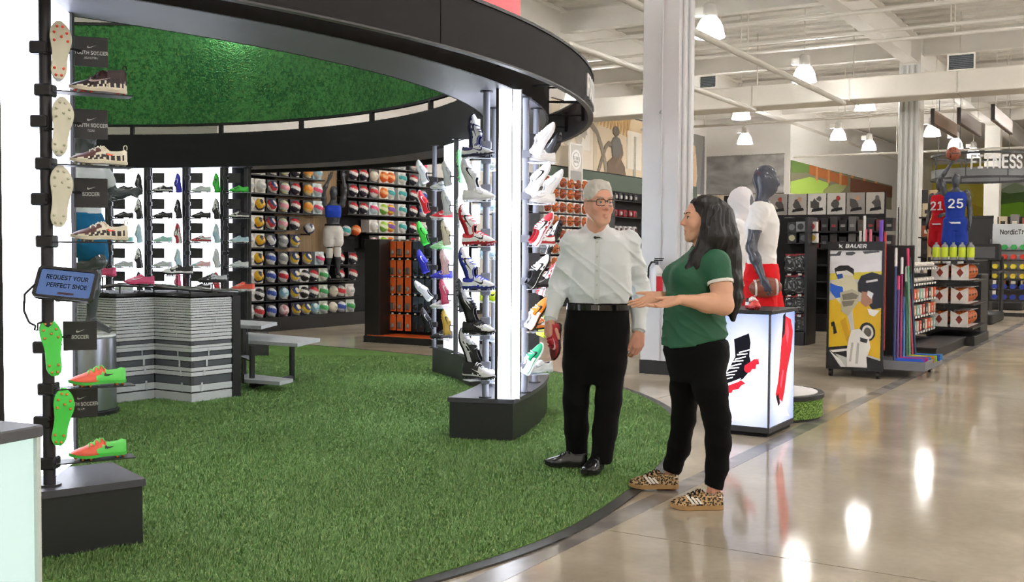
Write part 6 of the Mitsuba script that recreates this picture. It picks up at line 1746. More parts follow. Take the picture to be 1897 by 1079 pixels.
# ================================================================== bodies: smooth blends of tapered limbs, turned into one surface
class Field:
    def __init__(s):
        s.ops = []

    def cap(s, p0, r0, p1, r1, k=.02, op='add'):
        p0, p1 = np.asarray(p0, float), np.asarray(p1, float); d = p1 - p0; L2 = max(np.dot(d, d), 1e-9); rm = max(r0, r1)
        def f(P):
            t = np.clip(((P - p0) @ d) / L2, 0, 1)
            return np.linalg.norm(P - p0 - t[..., None] * d, axis=-1) - (r0 + (r1 - r0) * t)
        s.ops.append((f, np.minimum(p0, p1) - rm, np.maximum(p0, p1) + rm, k, op)); return s

    def chain(s, pts, rs, k=.02):
        for a, b, q, r in zip(pts[:-1], pts[1:], rs[:-1], rs[1:]):
            s.cap(a, q, b, r, k)
        return s

    def ell(s, c, rad, R=None, k=.02, op='add'):
        c, rad = np.asarray(c, float), np.asarray(rad, float); R = np.eye(3) if R is None else np.asarray(R); m = rad.max()
        def f(P):
            q = (P - c) @ R
            a = np.linalg.norm(q / rad, axis=-1); b = np.linalg.norm(q / rad ** 2, axis=-1)
            return a * (a - 1) / np.maximum(b, 1e-9)
        e = np.abs(R) @ rad
        s.ops.append((f, c - e, c + e, k, op)); return s

    def stack(s, rows, e1, e2, k=.02, op='add', off=0.0, power=2.3):
        """rows: (z, centre xy along e1/e2 from the first column's origin, half widths a along e1, b along e2)."""
        r = np.array(rows, float); zs = r[:, 0]; e1, e2 = np.asarray(e1)[:2], np.asarray(e2)[:2]
        def f(P):
            z = P[..., 2]; I = lambda j: np.interp(z, zs, r[:, j])
            x, y = P[..., 0] - I(1), P[..., 1] - I(2)
            u, v = x * e1[0] + y * e1[1], x * e2[0] + y * e2[1]
            a, b = I(3) + off, I(4) + off
            q = (np.abs(u / a) ** power + np.abs(v / b) ** power) ** (1 / power)
            d = (q - 1) * np.minimum(a, b)
            return np.maximum(d, np.maximum(zs[0] - z, z - zs[-1]))
        m = max(r[:, 3].max(), r[:, 4].max()) + off
        s.ops.append((f, np.array([r[:, 1].min() - m, r[:, 2].min() - m, zs[0]]), np.array([r[:, 1].max() + m, r[:, 2].max() + m, zs[-1]]), k, op)); return s

    def plane(s, p, n, op='sub', k=.004):
        """Cuts away the side the normal points to."""
        p, n = np.asarray(p, float), np.asarray(n, float) / np.linalg.norm(n)
        s.ops.append((lambda P: -((P - p) @ n), None, None, k, op)); return s

    def fn(s, f, lo, hi, k=.01, op='add'):
        s.ops.append((f, np.asarray(lo, float), np.asarray(hi, float), k, op)); return s

    def mesh(s, h, lo=None, hi=None, off=0.0, noise=None, smooth=2, c='ffffff', close=False):
        A = [o for o in s.ops if o[4] == 'add']
        L = np.min([o[1] for o in A], 0) - 3 * h - .02 if lo is None else np.asarray(lo, float)
        H = np.max([o[2] for o in A], 0) + 3 * h + .02 if hi is None else np.asarray(hi, float)
        n = np.ceil((H - L) / h).astype(int) + 1
        ax = [L[i] + np.arange(n[i]) * h for i in range(3)]
        D = np.full(n, .2)
        for f, a, b, k, op in s.ops:
            pad = k + 3 * h + .012 + abs(off)
            if a is None: i0, i1 = np.zeros(3, int), n
            else:
                i0 = np.clip(np.floor((a - pad - L) / h).astype(int), 0, n); i1 = np.clip(np.ceil((b + pad - L) / h).astype(int) + 1, 0, n)
            if np.any(i1 <= i0): continue
            sl = tuple(slice(x, y) for x, y in zip(i0, i1))
            P = np.stack(np.meshgrid(*[ax[q][sl[q]] for q in range(3)], indexing='ij'), -1)
            d = f(P); o = D[sl]
            if op == 'add':
                t = np.maximum(k - np.abs(o - d), 0) / k
                D[sl] = np.minimum(o, d) - t * t * k * .25
            else:
                d = -d; t = np.maximum(k - np.abs(o - d), 0) / k
                D[sl] = np.maximum(o, d) + t * t * k * .25
        if noise is not None:
            P = np.stack(np.meshgrid(*ax, indexing='ij'), -1)
            near = np.abs(D) < .05
            D[near] += noise(P[near])
        D = D - off
        if close:
            for q in range(3):
                for e in (0, -1):
                    b_ = [slice(None)] * 3; b_[q] = e; D[tuple(b_)] = np.maximum(D[tuple(b_)], h * .5)
        # surface nets
        S = D < 0
        c8 = [S[i:n[0] - 1 + i, j:n[1] - 1 + j, k:n[2] - 1 + k] for i in (0, 1) for j in (0, 1) for k in (0, 1)]
        cnt = sum(q.astype(np.int8) for q in c8); cell = (cnt > 0) & (cnt < 8)
        idx = np.full(cell.shape, -1, int); I = np.argwhere(cell); idx[cell] = np.arange(len(I))
        pos = np.zeros((len(I), 3)); w = np.zeros(len(I))
        val = lambda o: D[I[:, 0] + o[0], I[:, 1] + o[1], I[:, 2] + o[2]]
        cor = [(i, j, k) for i in (0, 1) for j in (0, 1) for k in (0, 1)]
        vs = {o: val(o) for o in cor}
        for a in cor:
            for ax_ in range(3):
                if a[ax_] == 0:
                    b = tuple(1 if q == ax_ else a[q] for q in range(3))
                    va, vb = vs[a], vs[b]; m = (va < 0) != (vb < 0)
                    t = np.where(m, va / np.where(m, va - vb, 1), 0)
                    p = np.array(a, float)[None] + t[:, None] * (np.array(b) - np.array(a))
                    pos[m] += p[m]; w[m] += 1
        V = L + (I + pos / np.maximum(w, 1)[:, None]) * h
        F = []
        for ax_ in range(3):
            u, v = [(1, 2), (2, 0), (0, 1)][ax_]
            sh = [slice(1, None)] * 3; 
            m0 = [slice(0, n[q] - 1) if q == ax_ else slice(1, n[q] - 1) for q in range(3)]
            m1 = [slice(1, n[q]) if q == ax_ else slice(1, n[q] - 1) for q in range(3)]
            a_, b_ = S[tuple(m0)], S[tuple(m1)]
            E = np.argwhere(a_ != b_); 
            if not len(E): continue
            sgn = a_[tuple(E.T)]
            base = E.copy()
            for q in range(3):
                if q != ax_: base[:, q] += 1
            def ci(du, dv):
                z = base.copy(); z[:, u] -= du; z[:, v] -= dv
                return idx[z[:, 0], z[:, 1], z[:, 2]]
            q4 = np.stack([ci(1, 1), ci(0, 1), ci(0, 0), ci(1, 0)], 1)
            q4 = np.where(sgn[:, None], q4, q4[:, ::-1])
            F.append(q4[(q4 >= 0).all(1)])
        F = np.vstack(F)
        if smooth:
            from scipy.sparse import coo_matrix
            e = np.vstack([F[:, [0, 1]], F[:, [1, 2]], F[:, [2, 3]], F[:, [3, 0]]])
            M_ = coo_matrix((np.ones(2 * len(e)), (np.r_[e[:, 0], e[:, 1]], np.r_[e[:, 1], e[:, 0]])), shape=(len(V), len(V))).tocsr()
            M_.data[:] = 1; dg = np.maximum(np.asarray(M_.sum(1)), 1)
            for _ in range(smooth):
                V = V + .55 * ((M_ @ V) / dg - V)
                V = V - .45 * ((M_ @ V) / dg - V)
        return Mesh(V, F, c)


def fuse(parts):
    """One closed surface out of overlapping pieces; each vertex keeps its piece's colour."""
    import manifold3d as m3
    from scipy.spatial import cKDTree
    try:
        ms = [m3.Manifold(m3.Mesh(np.asarray(p.v, np.float32), np.asarray(p.f, np.uint32))) for p in parts]
        if any(m.status() != m3.Error.NoError or m.volume() < 0 for m in ms):
            raise ValueError([(m.status(), m.volume()) for m in ms])
        r = ms[0]
        for m in ms[1:]:
            r = r + m
        q = r.to_mesh(); v, f = np.array(q.vert_properties[:, :3], float), np.array(q.tri_verts, int)
        al = joinm(parts); o = Mesh(v, f); o.c = al.c[cKDTree(al.v).query(v)[1]]
        return o
    except Exception as e:
        print('fuse:', e)
        return joinm(parts)


def unit(v):
    v = np.asarray(v, float); return v / np.linalg.norm(v)


def axes(fwd, up=(0, 0, 1.0)):
    """Rotation whose columns are forward, left, up."""
    f = unit(fwd); l = unit(np.cross(up, f)); return np.stack([f, l, np.cross(f, l)], 1)


def hand(F, W, D, N, T, L=.185, curl=(.3, .35, .4, .45), thumb=(.5, .8, .15), thumb_curl=.3, spread=.10, fat=1.0, k=.006):
    """Palm and five fingers. W wrist, D towards the knuckles, N out of the palm, T towards the thumb."""
    W = np.asarray(W, float); D = unit(D); N = unit(N - np.dot(N, D) * D); T = unit(T - np.dot(T, D) * D - np.dot(T, N) * N)
    s = L / .185; f = fat * s
    kn = []
    for i in range(4):
        o = (.030, .0105, -.0095, -.028)[i] * s
        base = W + D * (.088, .092, .088, .080)[i] * s + T * o
        kn.append(base)
        F.cap(W + D * .012 * s + T * o * .62, .0145 * f, base, .0105 * f, .014)
    F.cap(W + D * .03 * s + T * .022 * s, .017 * f, W + D * .07 * s + T * .018 * s, .012 * f, .014)
    F.cap(W + D * .02 * s - T * .018 * s, .016 * f, W + D * .06 * s - T * .022 * s, .012 * f, .014)
    for i in range(4):
        ln = np.array([(.042, .025, .020), (.046, .029, .021), (.043, .027, .021), (.033, .020, .018)][i]) * s
        a = 0; p = kn[i]; d0 = unit(D + T * spread * (1.5 - i) / 1.5 * .6)
        rs = np.array([.0090, .0082, .0074, .0062]) * f * (1, 1.03, 1, .88)[i]
        for j in range(3):
            a += curl[i] * (1, 1.1, .8)[j]
            q = p + (d0 * math.cos(a) + N * math.sin(a)) * ln[j]
            F.cap(p, rs[j], q, rs[j + 1], k if j else .009); p = q
    td = unit(np.array(thumb)[0] * D + thumb[1] * T + thumb[2] * N); p = W + D * .022 * s + T * .020 * s + N * .006 * s
    for j, (ln, r0, r1) in enumerate(((.042, .0155, .0115), (.031, .0112, .0096), (.026, .0096, .0072))):
        q = p + td * ln * s; F.cap(p, r0 * f, q, r1 * f, .010 if j == 0 else .006); p = q
        td = unit(td + thumb_curl * (D * .9 - T * .25 + N * .1))
    return F


def head_field(F, C, R, s=1.0, female=False, mouth_open=0.0, nose=1.0, jaw=1.0):
    """C: centre between the ears; R columns forward, left, up."""
    g = lambda x, y, z: C + R @ (np.array([x, y, z]) * s)
    F.ell(g(-.012, 0, .040), np.array([.098, .076, .092]) * s, R, .02)
    F.ell(g(.022, 0, -.022), np.array([.078, .066, .088]) * s, R, .03)
    for q in (-1, 1):
        F.cap(g(-.004, q * .056 * jaw, -.040), .022 * s, g(.060, q * .026 * jaw, -.100), .020 * s, .03)
        F.ell(g(.062, q * .038, -.034), np.array([.026, .026, .026]) * s, R, .025)
    F.cap(g(.072, -.010 * jaw, -.112), .018 * s, g(.072, .010 * jaw, -.112), .018 * s, .02)
    F.ell(g(.074, 0, -.072), np.array([.018, .036, .034]) * s, R, .02)
    F.cap(g(.082, -.034, .030), .013 * s, g(.082, .034, .030), .013 * s, .018)
    for q in (-1, 1):
        F.ell(g(.104, q * .031, .008), np.array([.016, .020, .012]) * s, R, .012, 'sub')
        F.ell(g(.0815, q * .031, .0065), np.array([.0125, .0128, .0112]) * s, R, .004)
    F.cap(g(.088, 0, .018), .0085 * s, g(.111 * nose, 0, -.026), .0115 * s, .012)
    for q in (-1, 1):
        F.cap(g(.094, q * .006, -.028), .0085 * s, g(.100, q * .013, -.032), .0085 * s, .008)
    F.cap(g(.086, -.024, -.0675), .0036 * s, g(.0945, 0, -.0645), .0046 * s, .012).cap(g(.0945, 0, -.0645), .0046 * s, g(.086, .024, -.0675), .0042 * s, .009)
    F.cap(g(.086, -.020, -.0785 - mouth_open * .4), .0040 * s, g(.0932, 0, -.0790 - mouth_open), .0050 * s, .010).cap(g(.0932, 0, -.0790 - mouth_open), .0050 * s, g(.086, .020, -.0785 - mouth_open * .4), .0044 * s, .008)
    F.cap(g(.093, -.025, -.0728 - mouth_open * .5), .0018 + mouth_open * .35, g(.103, 0, -.0718 - mouth_open * .5), .0022 + mouth_open * .45, .003, 'sub').cap(g(.103, 0, -.0718 - mouth_open * .5), .0022 + mouth_open * .45, g(.093, .025, -.0728 - mouth_open * .5), .0018 + mouth_open * .35, .003, 'sub')
    for q in (-1, 1):
        F.ell(g(-.006, q * .079, -.004), np.array([.022, .008, .032]) * s, R @ np.array([[1, 0, 0], [0, 1, 0], [0, 0, 1]]), .006)
        F.ell(g(-.004, q * .086, .000), np.array([.012, .006, .018]) * s, R, .004, 'sub')
    return g


def paint_head(m, C, R, s, skin, lip, brow, flush, lipz=0.0):
    q = ((m.v - C) @ R) / s
    x, y, z = q.T; ay = np.abs(y)
    c = np.repeat(lin(skin)[None], len(q), 0)
    fr = x > .02
    fl = np.exp(-(((ay - .040) / .024) ** 2 + ((z + .035) / .026) ** 2)) + .8 * np.exp(-((y / .016) ** 2 + ((z + .028) / .016) ** 2)) + .35 * np.exp(-((y / .05) ** 2 + ((z - .06) / .03) ** 2))
    fl = np.where(fr, fl, 0)[:, None]
    c = c * (1 - .55 * np.clip(fl, 0, 1)) + lin(flush) * .55 * np.clip(fl, 0, 1)
    lw = .72 * np.exp(-((ay / .021) ** 4 + ((z + .0715 + lipz) / .0125) ** 4)) * (x > .08)
    c = c * (1 - .75 * lw[:, None]) + lin(lip) * .75 * lw[:, None]
    return Mesh(m.v, m.f, c)


def eyes(t, g, R, s, iris, under, brow, thick=.0034, lid=.24):
    for q in (-1, 1):
        yy = np.linspace(.012, .054, 9)
        pts = np.array([g(.0985 - 5.5 * max(0, y - .022) ** 2 * 3.2, q * y, .0275 + .0065 * math.sin((y - .012) / .042 * 2.4)) for y in yy])
        t.part('eyebrow', tube(pts, np.interp(yy, [.012, .022, .04, .054], [.6, 1, .85, .3]) * thick * s, 6, brow), 'cloth', 180, under=under)
        ctr = g(.0815, q * .031, .0065)
        m = trimesh.creation.icosphere(subdivisions=3); v = np.array(m.vertices)
        loc = v  # forward = x
        cc = np.repeat(lin('e3d9d2')[None], len(v), 0)
        rad = np.linalg.norm(v[:, 1:], axis=1); fr = v[:, 0] > 0
        cc = np.where((fr & (rad < .62))[:, None], lin(iris), cc); cc = np.where((fr & (rad < .24))[:, None], lin('0c0a0a'), cc)
        cc = np.where((v[:, 2] > lid)[:, None], lin('9c6f5c'), cc); cc = np.where((v[:, 2] < -.62)[:, None], lin('c08d78'), cc)
        V = ctr + (v * np.array([.0136, .0132, .0118]) * s) @ R.T
        t.part('eye', Mesh(V, m.faces, cc), 'gloss', 180, under=under)


def band(rows_z, sect, e1, e2, off, thick, c, n=64):
    """An elliptical band (a belt): sect(z) gives centre x, y, a, b."""
    w = np.arange(n) * TAU / n; o = []
    z0, z1 = rows_z
    for z, f in ((z0, off), (z0, off + thick), (z1, off + thick), (z1, off)):
        cx, cy, a, b = sect(z); u, v = (a + f), (b + f)
        cu, su = np.cos(w), np.sin(w); p = 2 / 2.3
        U, Vv = np.sign(cu) * np.abs(cu) ** p * u, np.sign(su) * np.abs(su) ** p * v
        o.append(np.stack([cx + U * e1[0] + Vv * e2[0], cy + U * e1[1] + Vv * e2[1], w * 0 + z], 1))
    V = np.stack(o, 1).reshape(-1, 3); q = []
    for i in range(n):
        for k in range(4):
            q.append([i * 4 + k, ((i + 1) % n) * 4 + k, ((i + 1) % n) * 4 + (k + 1) % 4, i * 4 + (k + 1) % 4])
    m = Mesh(V, q, c)
    return m


def rim(p, d, r, t=.004, w=.02, c='ffffff', ry=None, n=20):
    """A short sleeve-end ring round p, axis d."""
    d = unit(d); a = unit(np.cross(d, [0, 0, 1.0] if abs(d[2]) < .9 else [1.0, 0, 0])); b = np.cross(d, a); ry = ry or r
    prof = [(0, 0), (t, 0), (t, w), (0, w)]; an = np.arange(n) * TAU / n; V = []
    for q, z in prof:
        V.append(np.asarray(p) + np.outer(np.cos(an) * (r + q), a) + np.outer(np.sin(an) * (ry + q), b) + d * z)
    V = np.stack(V, 1).reshape(-1, 3); f = []
    for i in range(n):
        for k in range(4):
            f.append([i * 4 + k, i * 4 + (k + 1) % 4, ((i + 1) % n) * 4 + (k + 1) % 4, ((i + 1) % n) * 4 + k])
    return Mesh(V, np.array(f)[:, ::-1], c)


def fold(P, seed, fx, fz, amp, diag=0.0):
    q = np.stack([P[..., 0] * fx + P[..., 2] * diag, P[..., 1] * fx, P[..., 2] * fz + P[..., 0] * diag * .5], -1)
    n = meshkit.fbm(q, 2, seed) - .5
    return amp * 2 * n


def crease(P, seed, fx, fz, amp, diag=0.0):
    q = np.stack([P[..., 0] * fx + P[..., 2] * diag, P[..., 1] * fx, P[..., 2] * fz + P[..., 0] * diag * .6], -1)
    n = np.abs(2 * meshkit.noise(q, seed) - 1)
    return -amp * (1 - np.clip(n * 3.2, 0, 1)) ** 2

# ================================================================== the man
SK, SKF = 'd9a48c', 'cf7f6c'
man = Thing('person', 'man with grey hair and glasses in a pale shirt, standing on the turf', 'person')
ft = unit([-.20, -.98, 0]); el = unit(np.cross(ft, ZV)) * -1       # torso faces the camera, turned a little to the left
el = unit([.98, -.20, 0])
HR = axes([.37, -.92, -.06]); HS = 1.07
HC = at(1108.5, 376, 6.72)
B = Field()
gH = head_field(B, HC, HR, HS, jaw=1.12)
nb = at(1103, 436, 6.80)
B.cap(HC + HR @ np.array([-.02, 0, -.05]), .060, nb, .068, .03)
B.cap(HC + HR @ np.array([.035, 0, -.105]), .030, nb + np.array([0, -.03, .02]), .05, .04)
J = {k: at(*v) for k, v in dict(shR=(1064, 449, 6.76), elR=(1037, 524, 6.82), wrR=(1020, 590, 6.70), shL=(1163, 449, 6.84), elL=(1187, 531, 6.90), wrL=(1183, 612, 6.74),
                                hpR=(1076, 606, 6.82), knR=(1066.5, 742, 6.84), anR=(1069, 850, 6.90), hpL=(1136, 606, 6.84), knL=(1127, 742, 6.78), anL=(1114, 856, 6.74)).items()}
for sd in 'RL':
    B.chain([J['sh' + sd], J['el' + sd], J['wr' + sd]], [.050, .040, .028], .03)
    B.chain([J['hp' + sd], J['kn' + sd], J['an' + sd]], [.080, .058, .045], .03)
tz = lambda py: at(1110, py, 6.8)[2]
cxy = at(1111, 500, 6.80)
ROWS = [(tz(640), 1105, 6.81, .196, .128), (tz(600), 1107, 6.81, .200, .134), (tz(566), 1109, 6.80, .190, .134), (tz(545), 1111, 6.79, .194, .142), (tz(520), 1111, 6.79, .192, .140), (tz(490), 1111, 6.79, .190, .134), (tz(465), 1111, 6.80, .188, .124),
        (tz(448), 1110, 6.80, .172, .108), (tz(436), 1109, 6.80, .130, .090), (tz(426), 1108, 6.80, .085, .072)]
ROWS = sorted([(z, at(px, 500, d)[0], d, a, b) for z, px, d, a, b in ROWS])
B.stack([(z, x, y, a - .02, b - .02) for z, x, y, a, b in ROWS], el, ft, .03)
# hands
WR_, WL_ = J['wrR'], J['wrL']
hand(B, WR_ + np.array([-.004, 0, -.012]), [-.10, -.10, -1.0], [.75, .45, .0], [.55, -.80, -.1], .195, (.25, .38, .45, .5), (.75, .50, .35), .35, .1, 1.12)
hand(B, WL_ + np.array([.002, 0, -.012]), [-.05, -.06, -1.0], [-.45, .85, 0], [-.85, -.45, -.05], .195, (.45, .50, .55, .6), (.85, .42, .18), .3, .08, 1.15)
parts = []
hm = B.mesh(.0032, HC - [.15, .15, .20], HC + [.15, .15, .16], smooth=2, close=True)
parts.append(paint_head(hm, HC, HR, HS, SK, 'b8705f', 'a08c7c', SKF))
for w in (WR_, WL_):
    parts.append(B.mesh(.0034, w - [.09, .09, .23], w + [.09, .09, .05], smooth=2, close=True, c='cf9580'))
core = B.mesh(.014, [J['elR'][0] - .12, 6.55, .1], [J['elL'][0] + .12, 7.08, tz(440)], off=-.010, smooth=1, close=True, c=SK)
parts.append(core)
body = man.part('body', fuse(parts), 'skin', 180)
eyes(man, gH, HR, HS, '5b6b78', body, '9d8d80')
# hair: short, grey
Hh = Field()
Hh.ell(gH(-.014, 0, .044), np.array([.105, .083, .096]) * HS, HR, .01)
Hh.cap(gH(.040, -.045, .106), .020, gH(.052, .025, .108), .018, .03)
Hh.ell(gH(.098, -.004, -.004), np.array([.080, .072, .084]) * HS, HR, .010, 'sub')
for q in (-1, 1):
    Hh.ell(gH(.052, q * .080, -.035), np.array([.048, .05, .055]) * HS, HR, .008, 'sub')
    Hh.ell(gH(-.004, q * .088, -.012), np.array([.026, .018, .036]) * HS, HR, .006, 'sub')
Hh.plane(gH(-.03, 0, -.050), HR @ np.array([.25, 0, -1.0]))
man.part('hair', Hh.mesh(.0045, smooth=2, noise=lambda P: (meshkit.noise(P * [220, 220, 90], 2) - .5) * .0035 + (meshkit.noise(P * [60, 60, 40], 6) - .5) * .008, c='b9b2a6'), 'hair_grey', 180)
# glasses
gl = []
for q in (-1, 1):
    w = np.linspace(0, TAU, 28)
    cu, su = np.cos(w), np.sin(w); ring = np.stack([.104 - .012 * (np.abs(cu) ** 1.5) * (np.sign(cu) * q > 0), q * .033 + .0265 * np.sign(cu) * np.abs(cu) ** .6, .004 + .0195 * np.sign(su) * np.abs(su) ** .6], 1)
    gl.append(tube([gH(*p) for p in ring], .0021 * HS, 6, '2a1b1a'))
gl.append(tube([gH(.107, -.0075, .012), gH(.112, 0, .014), gH(.107, .0075, .012)], .0022, 6, '2a1b1a'))
fg = man.part('glasses', joinm(gl), 'gloss', 60)
for q in (-1, 1):
    man.part('temple', tube([gH(.090, q * .060, .010), gH(.05, q * .076, .010), gH(-.01, q * .083, .008), gH(-.035, q * .080, -.012)], .0024, 6, '2a1b1a'), 'gloss', 60, under=fg)
    man.part('lens', poly(blob(0, 0, .0245 * HS, .0175 * HS), 0, .0006), 'lens', None, M=frame(gH(.1015 if True else 0, q * .033, .004), HR[:, 1], y=HR[:, 2]), under=fg)
# shirt
SH = Field()
up = [r for r in ROWS if r[0] > tz(575)]
SH.stack([(tz(572), up[0][1], up[0][2], .180, .124)] + [q for q in up if q[0] > tz(560)], el, ft, .03)
for sd in 'RL':
    s_, e_, w_ = J['sh' + sd], J['el' + sd], J['wr' + sd]
    SH.chain([s_, s_ * .5 + e_ * .5, e_, e_ * .5 + w_ * .5, w_ + (e_ - w_) * .06], [.066, .061, .056, .050, .043], .035)
SH.cap(J['shR'], .058, nb, .060, .05).cap(J['shL'], .058, nb, .060, .05)
SH.ell(gH(-.005, 0, -.02), [.085, .085, .14], HR, .006, 'sub')
def shirt_noise(P):
    low = np.clip((tz(505) - P[..., 2]) / .18, 0, 1); arm = np.clip((np.abs(P[..., 0] - cxy[0]) - .17) / .03, 0, 1)
    return fold(P, 3, 9, 9, .004, 9) + (crease(P, 21, 7, 6, .011, 9) * (.55 + .45 * np.maximum(low, arm)) + crease(P, 22, 6, 15, .008, -5) * (.2 + .8 * np.maximum(low, arm))) * np.clip((P[..., 2] - tz(560)) / .05, 0, 1) + fold(P, 5, 16, 11, .007, 14) * np.maximum(low, arm) + np.maximum(low * (1 - arm), 0) * .002 * np.sin(P[..., 2] * 70 + P[..., 0] * 14)
SHC = 'dfe5e8'
sm = SH.mesh(.0075, noise=shirt_noise, smooth=1, c=SHC)
sh = man.part('shirt', sm, 'shirt', 180, label='pale grey-green long-sleeved shirt')
front = lambda z: (lambda r: np.array([np.interp(z, r[:, 0], r[:, 1]), np.interp(z, r[:, 0], r[:, 2])]) + ft[:2] * (np.interp(z, r[:, 0], r[:, 4])))(np.array(ROWS))
zs_ = np.linspace(tz(562), tz(432), 16)
pl_ = np.array([np.r_[front(z) + ft[:2] * .004, z] for z in zs_])
pl_[:, 0] -= .0
strip_v = np.vstack([pl_ - el * .016, pl_ + el * .016]); k_ = np.arange(15)
man.part('placket', Mesh(strip_v, np.stack([k_, 16 + k_, 17 + k_, k_ + 1], 1)[:, ::1], 'd3d9d8'), 'shirt', 180, under=sh)
for i in (1, 4, 7, 10, 13):
    man.part('button', cyl(pl_[i] + ft * .001, pl_[i] + ft * .006, .0058, 10, 'b9bdb9'), 'satin', 60, under=sh)
# collar: two leaves round the neck
cz = tz(421); nc = np.array([at(1105, 425, 6.79)[0], 6.79])
def leaf(sg):
    n = 14; a = np.linspace(.10, math.pi, n); V = []
    for ang in a:
        dr_v = ft[:2] * math.cos(ang) + el[:2] * sg * math.sin(ang)
        drop = np.interp(ang, [.10, .55, 1.2, math.pi], [.012, .078, .050, .045]); rise = np.interp(ang, [.10, .8, math.pi], [-.030, .010, .030])
        ri, ro = np.interp(ang, [.10, 1.0, math.pi], [.066, .068, .072]), np.interp(ang, [.10, .55, 1.2, math.pi], [.082, .106, .092, .088])
        top = np.r_[nc + dr_v * ri, cz + rise]; out = np.r_[nc + dr_v * ro, cz + rise - drop]
        V += [top, top + np.r_[dr_v * .008, .002], out + np.r_[dr_v * .004, 0], out]
    V = np.array(V); f = []
    for i in range(n - 1):
        for k in range(4):
            f.append([i * 4 + k, i * 4 + (k + 1) % 4, (i + 1) * 4 + (k + 1) % 4, (i + 1) * 4 + k])
    f += [[0, 3, 2, 1], [(n - 1) * 4 + q for q in (0, 1, 2, 3)]]
    return Mesh(V, np.array(f) if sg > 0 else np.array(f)[:, ::-1], 'e4e9ec')
for sg in (-1, 1):
    man.part('collar', leaf(sg), 'shirt', 40, under=sh)
for sd, rr_ in (('R', .045), ('L', .046)):
    e_, w_ = J['el' + sd], J['wr' + sd]; d = unit(w_ - e_)
    man.part('cuff', rim(w_ - d * .058, d, rr_ - .0065, .005, .066, 'e1e6e9', n=26), 'shirt', 40, under=sh)
mc = pl_[14] + ft * .010
man.part('microphone', joinm([sphere(.008, 2, '141416', mc - el * .012), cyl(mc - el * .02, mc + el * .018, .004, 8, '141416')]), 'satin', 60, under=sh, label='small black clip microphone')
# trousers
TR = Field()
TR.stack([(tz(712), at(1100, 500, 6.81)[0], 6.81, .135, .070), (tz(670), at(1103, 500, 6.81)[0], 6.81, .175, .115)] + [q for q in ROWS if tz(645) < q[0] < tz(560)] + [(tz(561), at(1109, 500, 6.8)[0], 6.80, .192, .137)], el, ft, .05, off=.006)
for sd in 'RL':
    h_, k_2, a_ = J['hp' + sd], J['kn' + sd], J['an' + sd]
    TR.chain([h_ + [0, 0, -.02], h_ * .5 + k_2 * .5, k_2, k_2 * .5 + a_ * .5, a_ + [0, 0, .012]], [.102, .096, .082, .076, .070], .03)
TR.plane([0, 0, .058], [0, 0, -1], k=.004)
man.part('trousers', TR.mesh(.009, noise=lambda P: fold(P, 8, 6, 10, .005, 5) * np.clip((1.0 - P[..., 2]) * 2, .2, 1), smooth=2, c='0f0f11'), 'cloth', 180, label='black trousers')
sect = lambda z: tuple(np.interp(z, [r[0] for r in ROWS], [r[j] for r in ROWS]) for j in (1, 2, 3, 4))
bt = man.part('belt', band((tz(574), tz(563)), sect, el, ft, .007, .005, '161315'), 'gloss', 40)
bz = tz(568.5); bp = np.r_[front(bz) + ft[:2] * .013 + el[:2] * -.005, bz]
man.part('buckle', box(-.022, .022, -.004, .004, -.017, .017, '5a5658', .002) + box(.024, .029, -.005, .005, -.016, .016, 'c9c6c2', .001), 'metal', None, M=frame(bp, el, z=ZV), under=bt)
# dress shoes
def worn_shoe(t, M, kind, L, up_bsdf, upc, solec, sole_t=.010, gl=None, laces=None):
    l = Last(L, wide=1.04)
    k = t.part('shoe', l.upper(lambda u, v, s_, i: '0c0c0d' if i else upc, 30), up_bsdf, 60, M=M)
    t.part('sole', l.sole(solec, sole_t, 1.06, rim=.008, z0=-.006), 'satin', 40, M=M, under=k)
    if laces: t.part('laces', l.laces(laces, .44, .62, 4), 'cloth', 60, M=M, under=k)
    return l, k
for toe_px, heel_px in (((1009, 866), (1088, 868)), ((1086, 886), (1124, 861))):
    a, b = on(*toe_px, .012), on(*heel_px, .012); d = unit(b - a)
    Lq = .295; b = a + d * Lq if toe_px[0] > 1050 else b
    M = frame(b + [0, 0, .020 - .012 + .012], -d) @ moved(-.0, 0, -.002)
    worn_shoe(man, M, None, np.linalg.norm(b - a), 'lacquer', '0d0d0f', '121213', laces='0e0e10')
# the red cleat he holds, toe down
shoe(K(near=1, up='a01f2c', toe='5e1a22', zone=.7, low='7e1d28', sole='26161a', stud='1d1315', sw='c9a0a4', lace='8e2430', L=.235), 'dark red cleat held toe down in the man\'s right hand', shoe_M(at(1036, 634, 6.70), np.array([-.10, -.05, -1.0]), np.array([-.80, -.45, .1])))

# ================================================================== the woman
WSK = 'e0ab8d'
wo = Thing('person', 'woman with long dark hair in a green shirt and black leggings, gesturing with open palms', 'person')
wf = unit([-.985, -.17, 0]); wl = unit([.17, -.985, 0])           # she faces left; wl points to her left side, towards the camera
WR = axes([-.99, -.09, .03]); WS = .99
WC = at(1301, 407, 5.92)
W = Field()
gW = head_field(W, WC, WR, WS, female=True, mouth_open=.006, jaw=.88, nose=1.03)
wz = lambda py: at(1290, py, 5.92)[2]
neck = at(1306, 462, 5.92)
W.cap(WC + WR @ np.array([-.022, 0, -.06]), .045, neck, .050, .03)
W.cap(WC + WR @ np.array([.02, 0, -.095]), .025, neck + wf * .02 + [0, 0, .02], .04, .03)
JW = {k: at(*v) for k, v in dict(shN=(1328, 487, 5.76), elN=(1340, 566, 5.70), wrN=(1259, 555.5, 5.64), shF=(1300, 487, 6.08), elF=(1290, 566, 6.14), wrF=(1222, 548, 5.96),
                                 hpN=(1306, 650, 5.84), knN=(1328, 782, 5.78), anN=(1322, 912, 5.815), hpF=(1280, 650, 6.0), knF=(1266, 784, 6.12), anF=(1242, 884, 6.25)).items()}
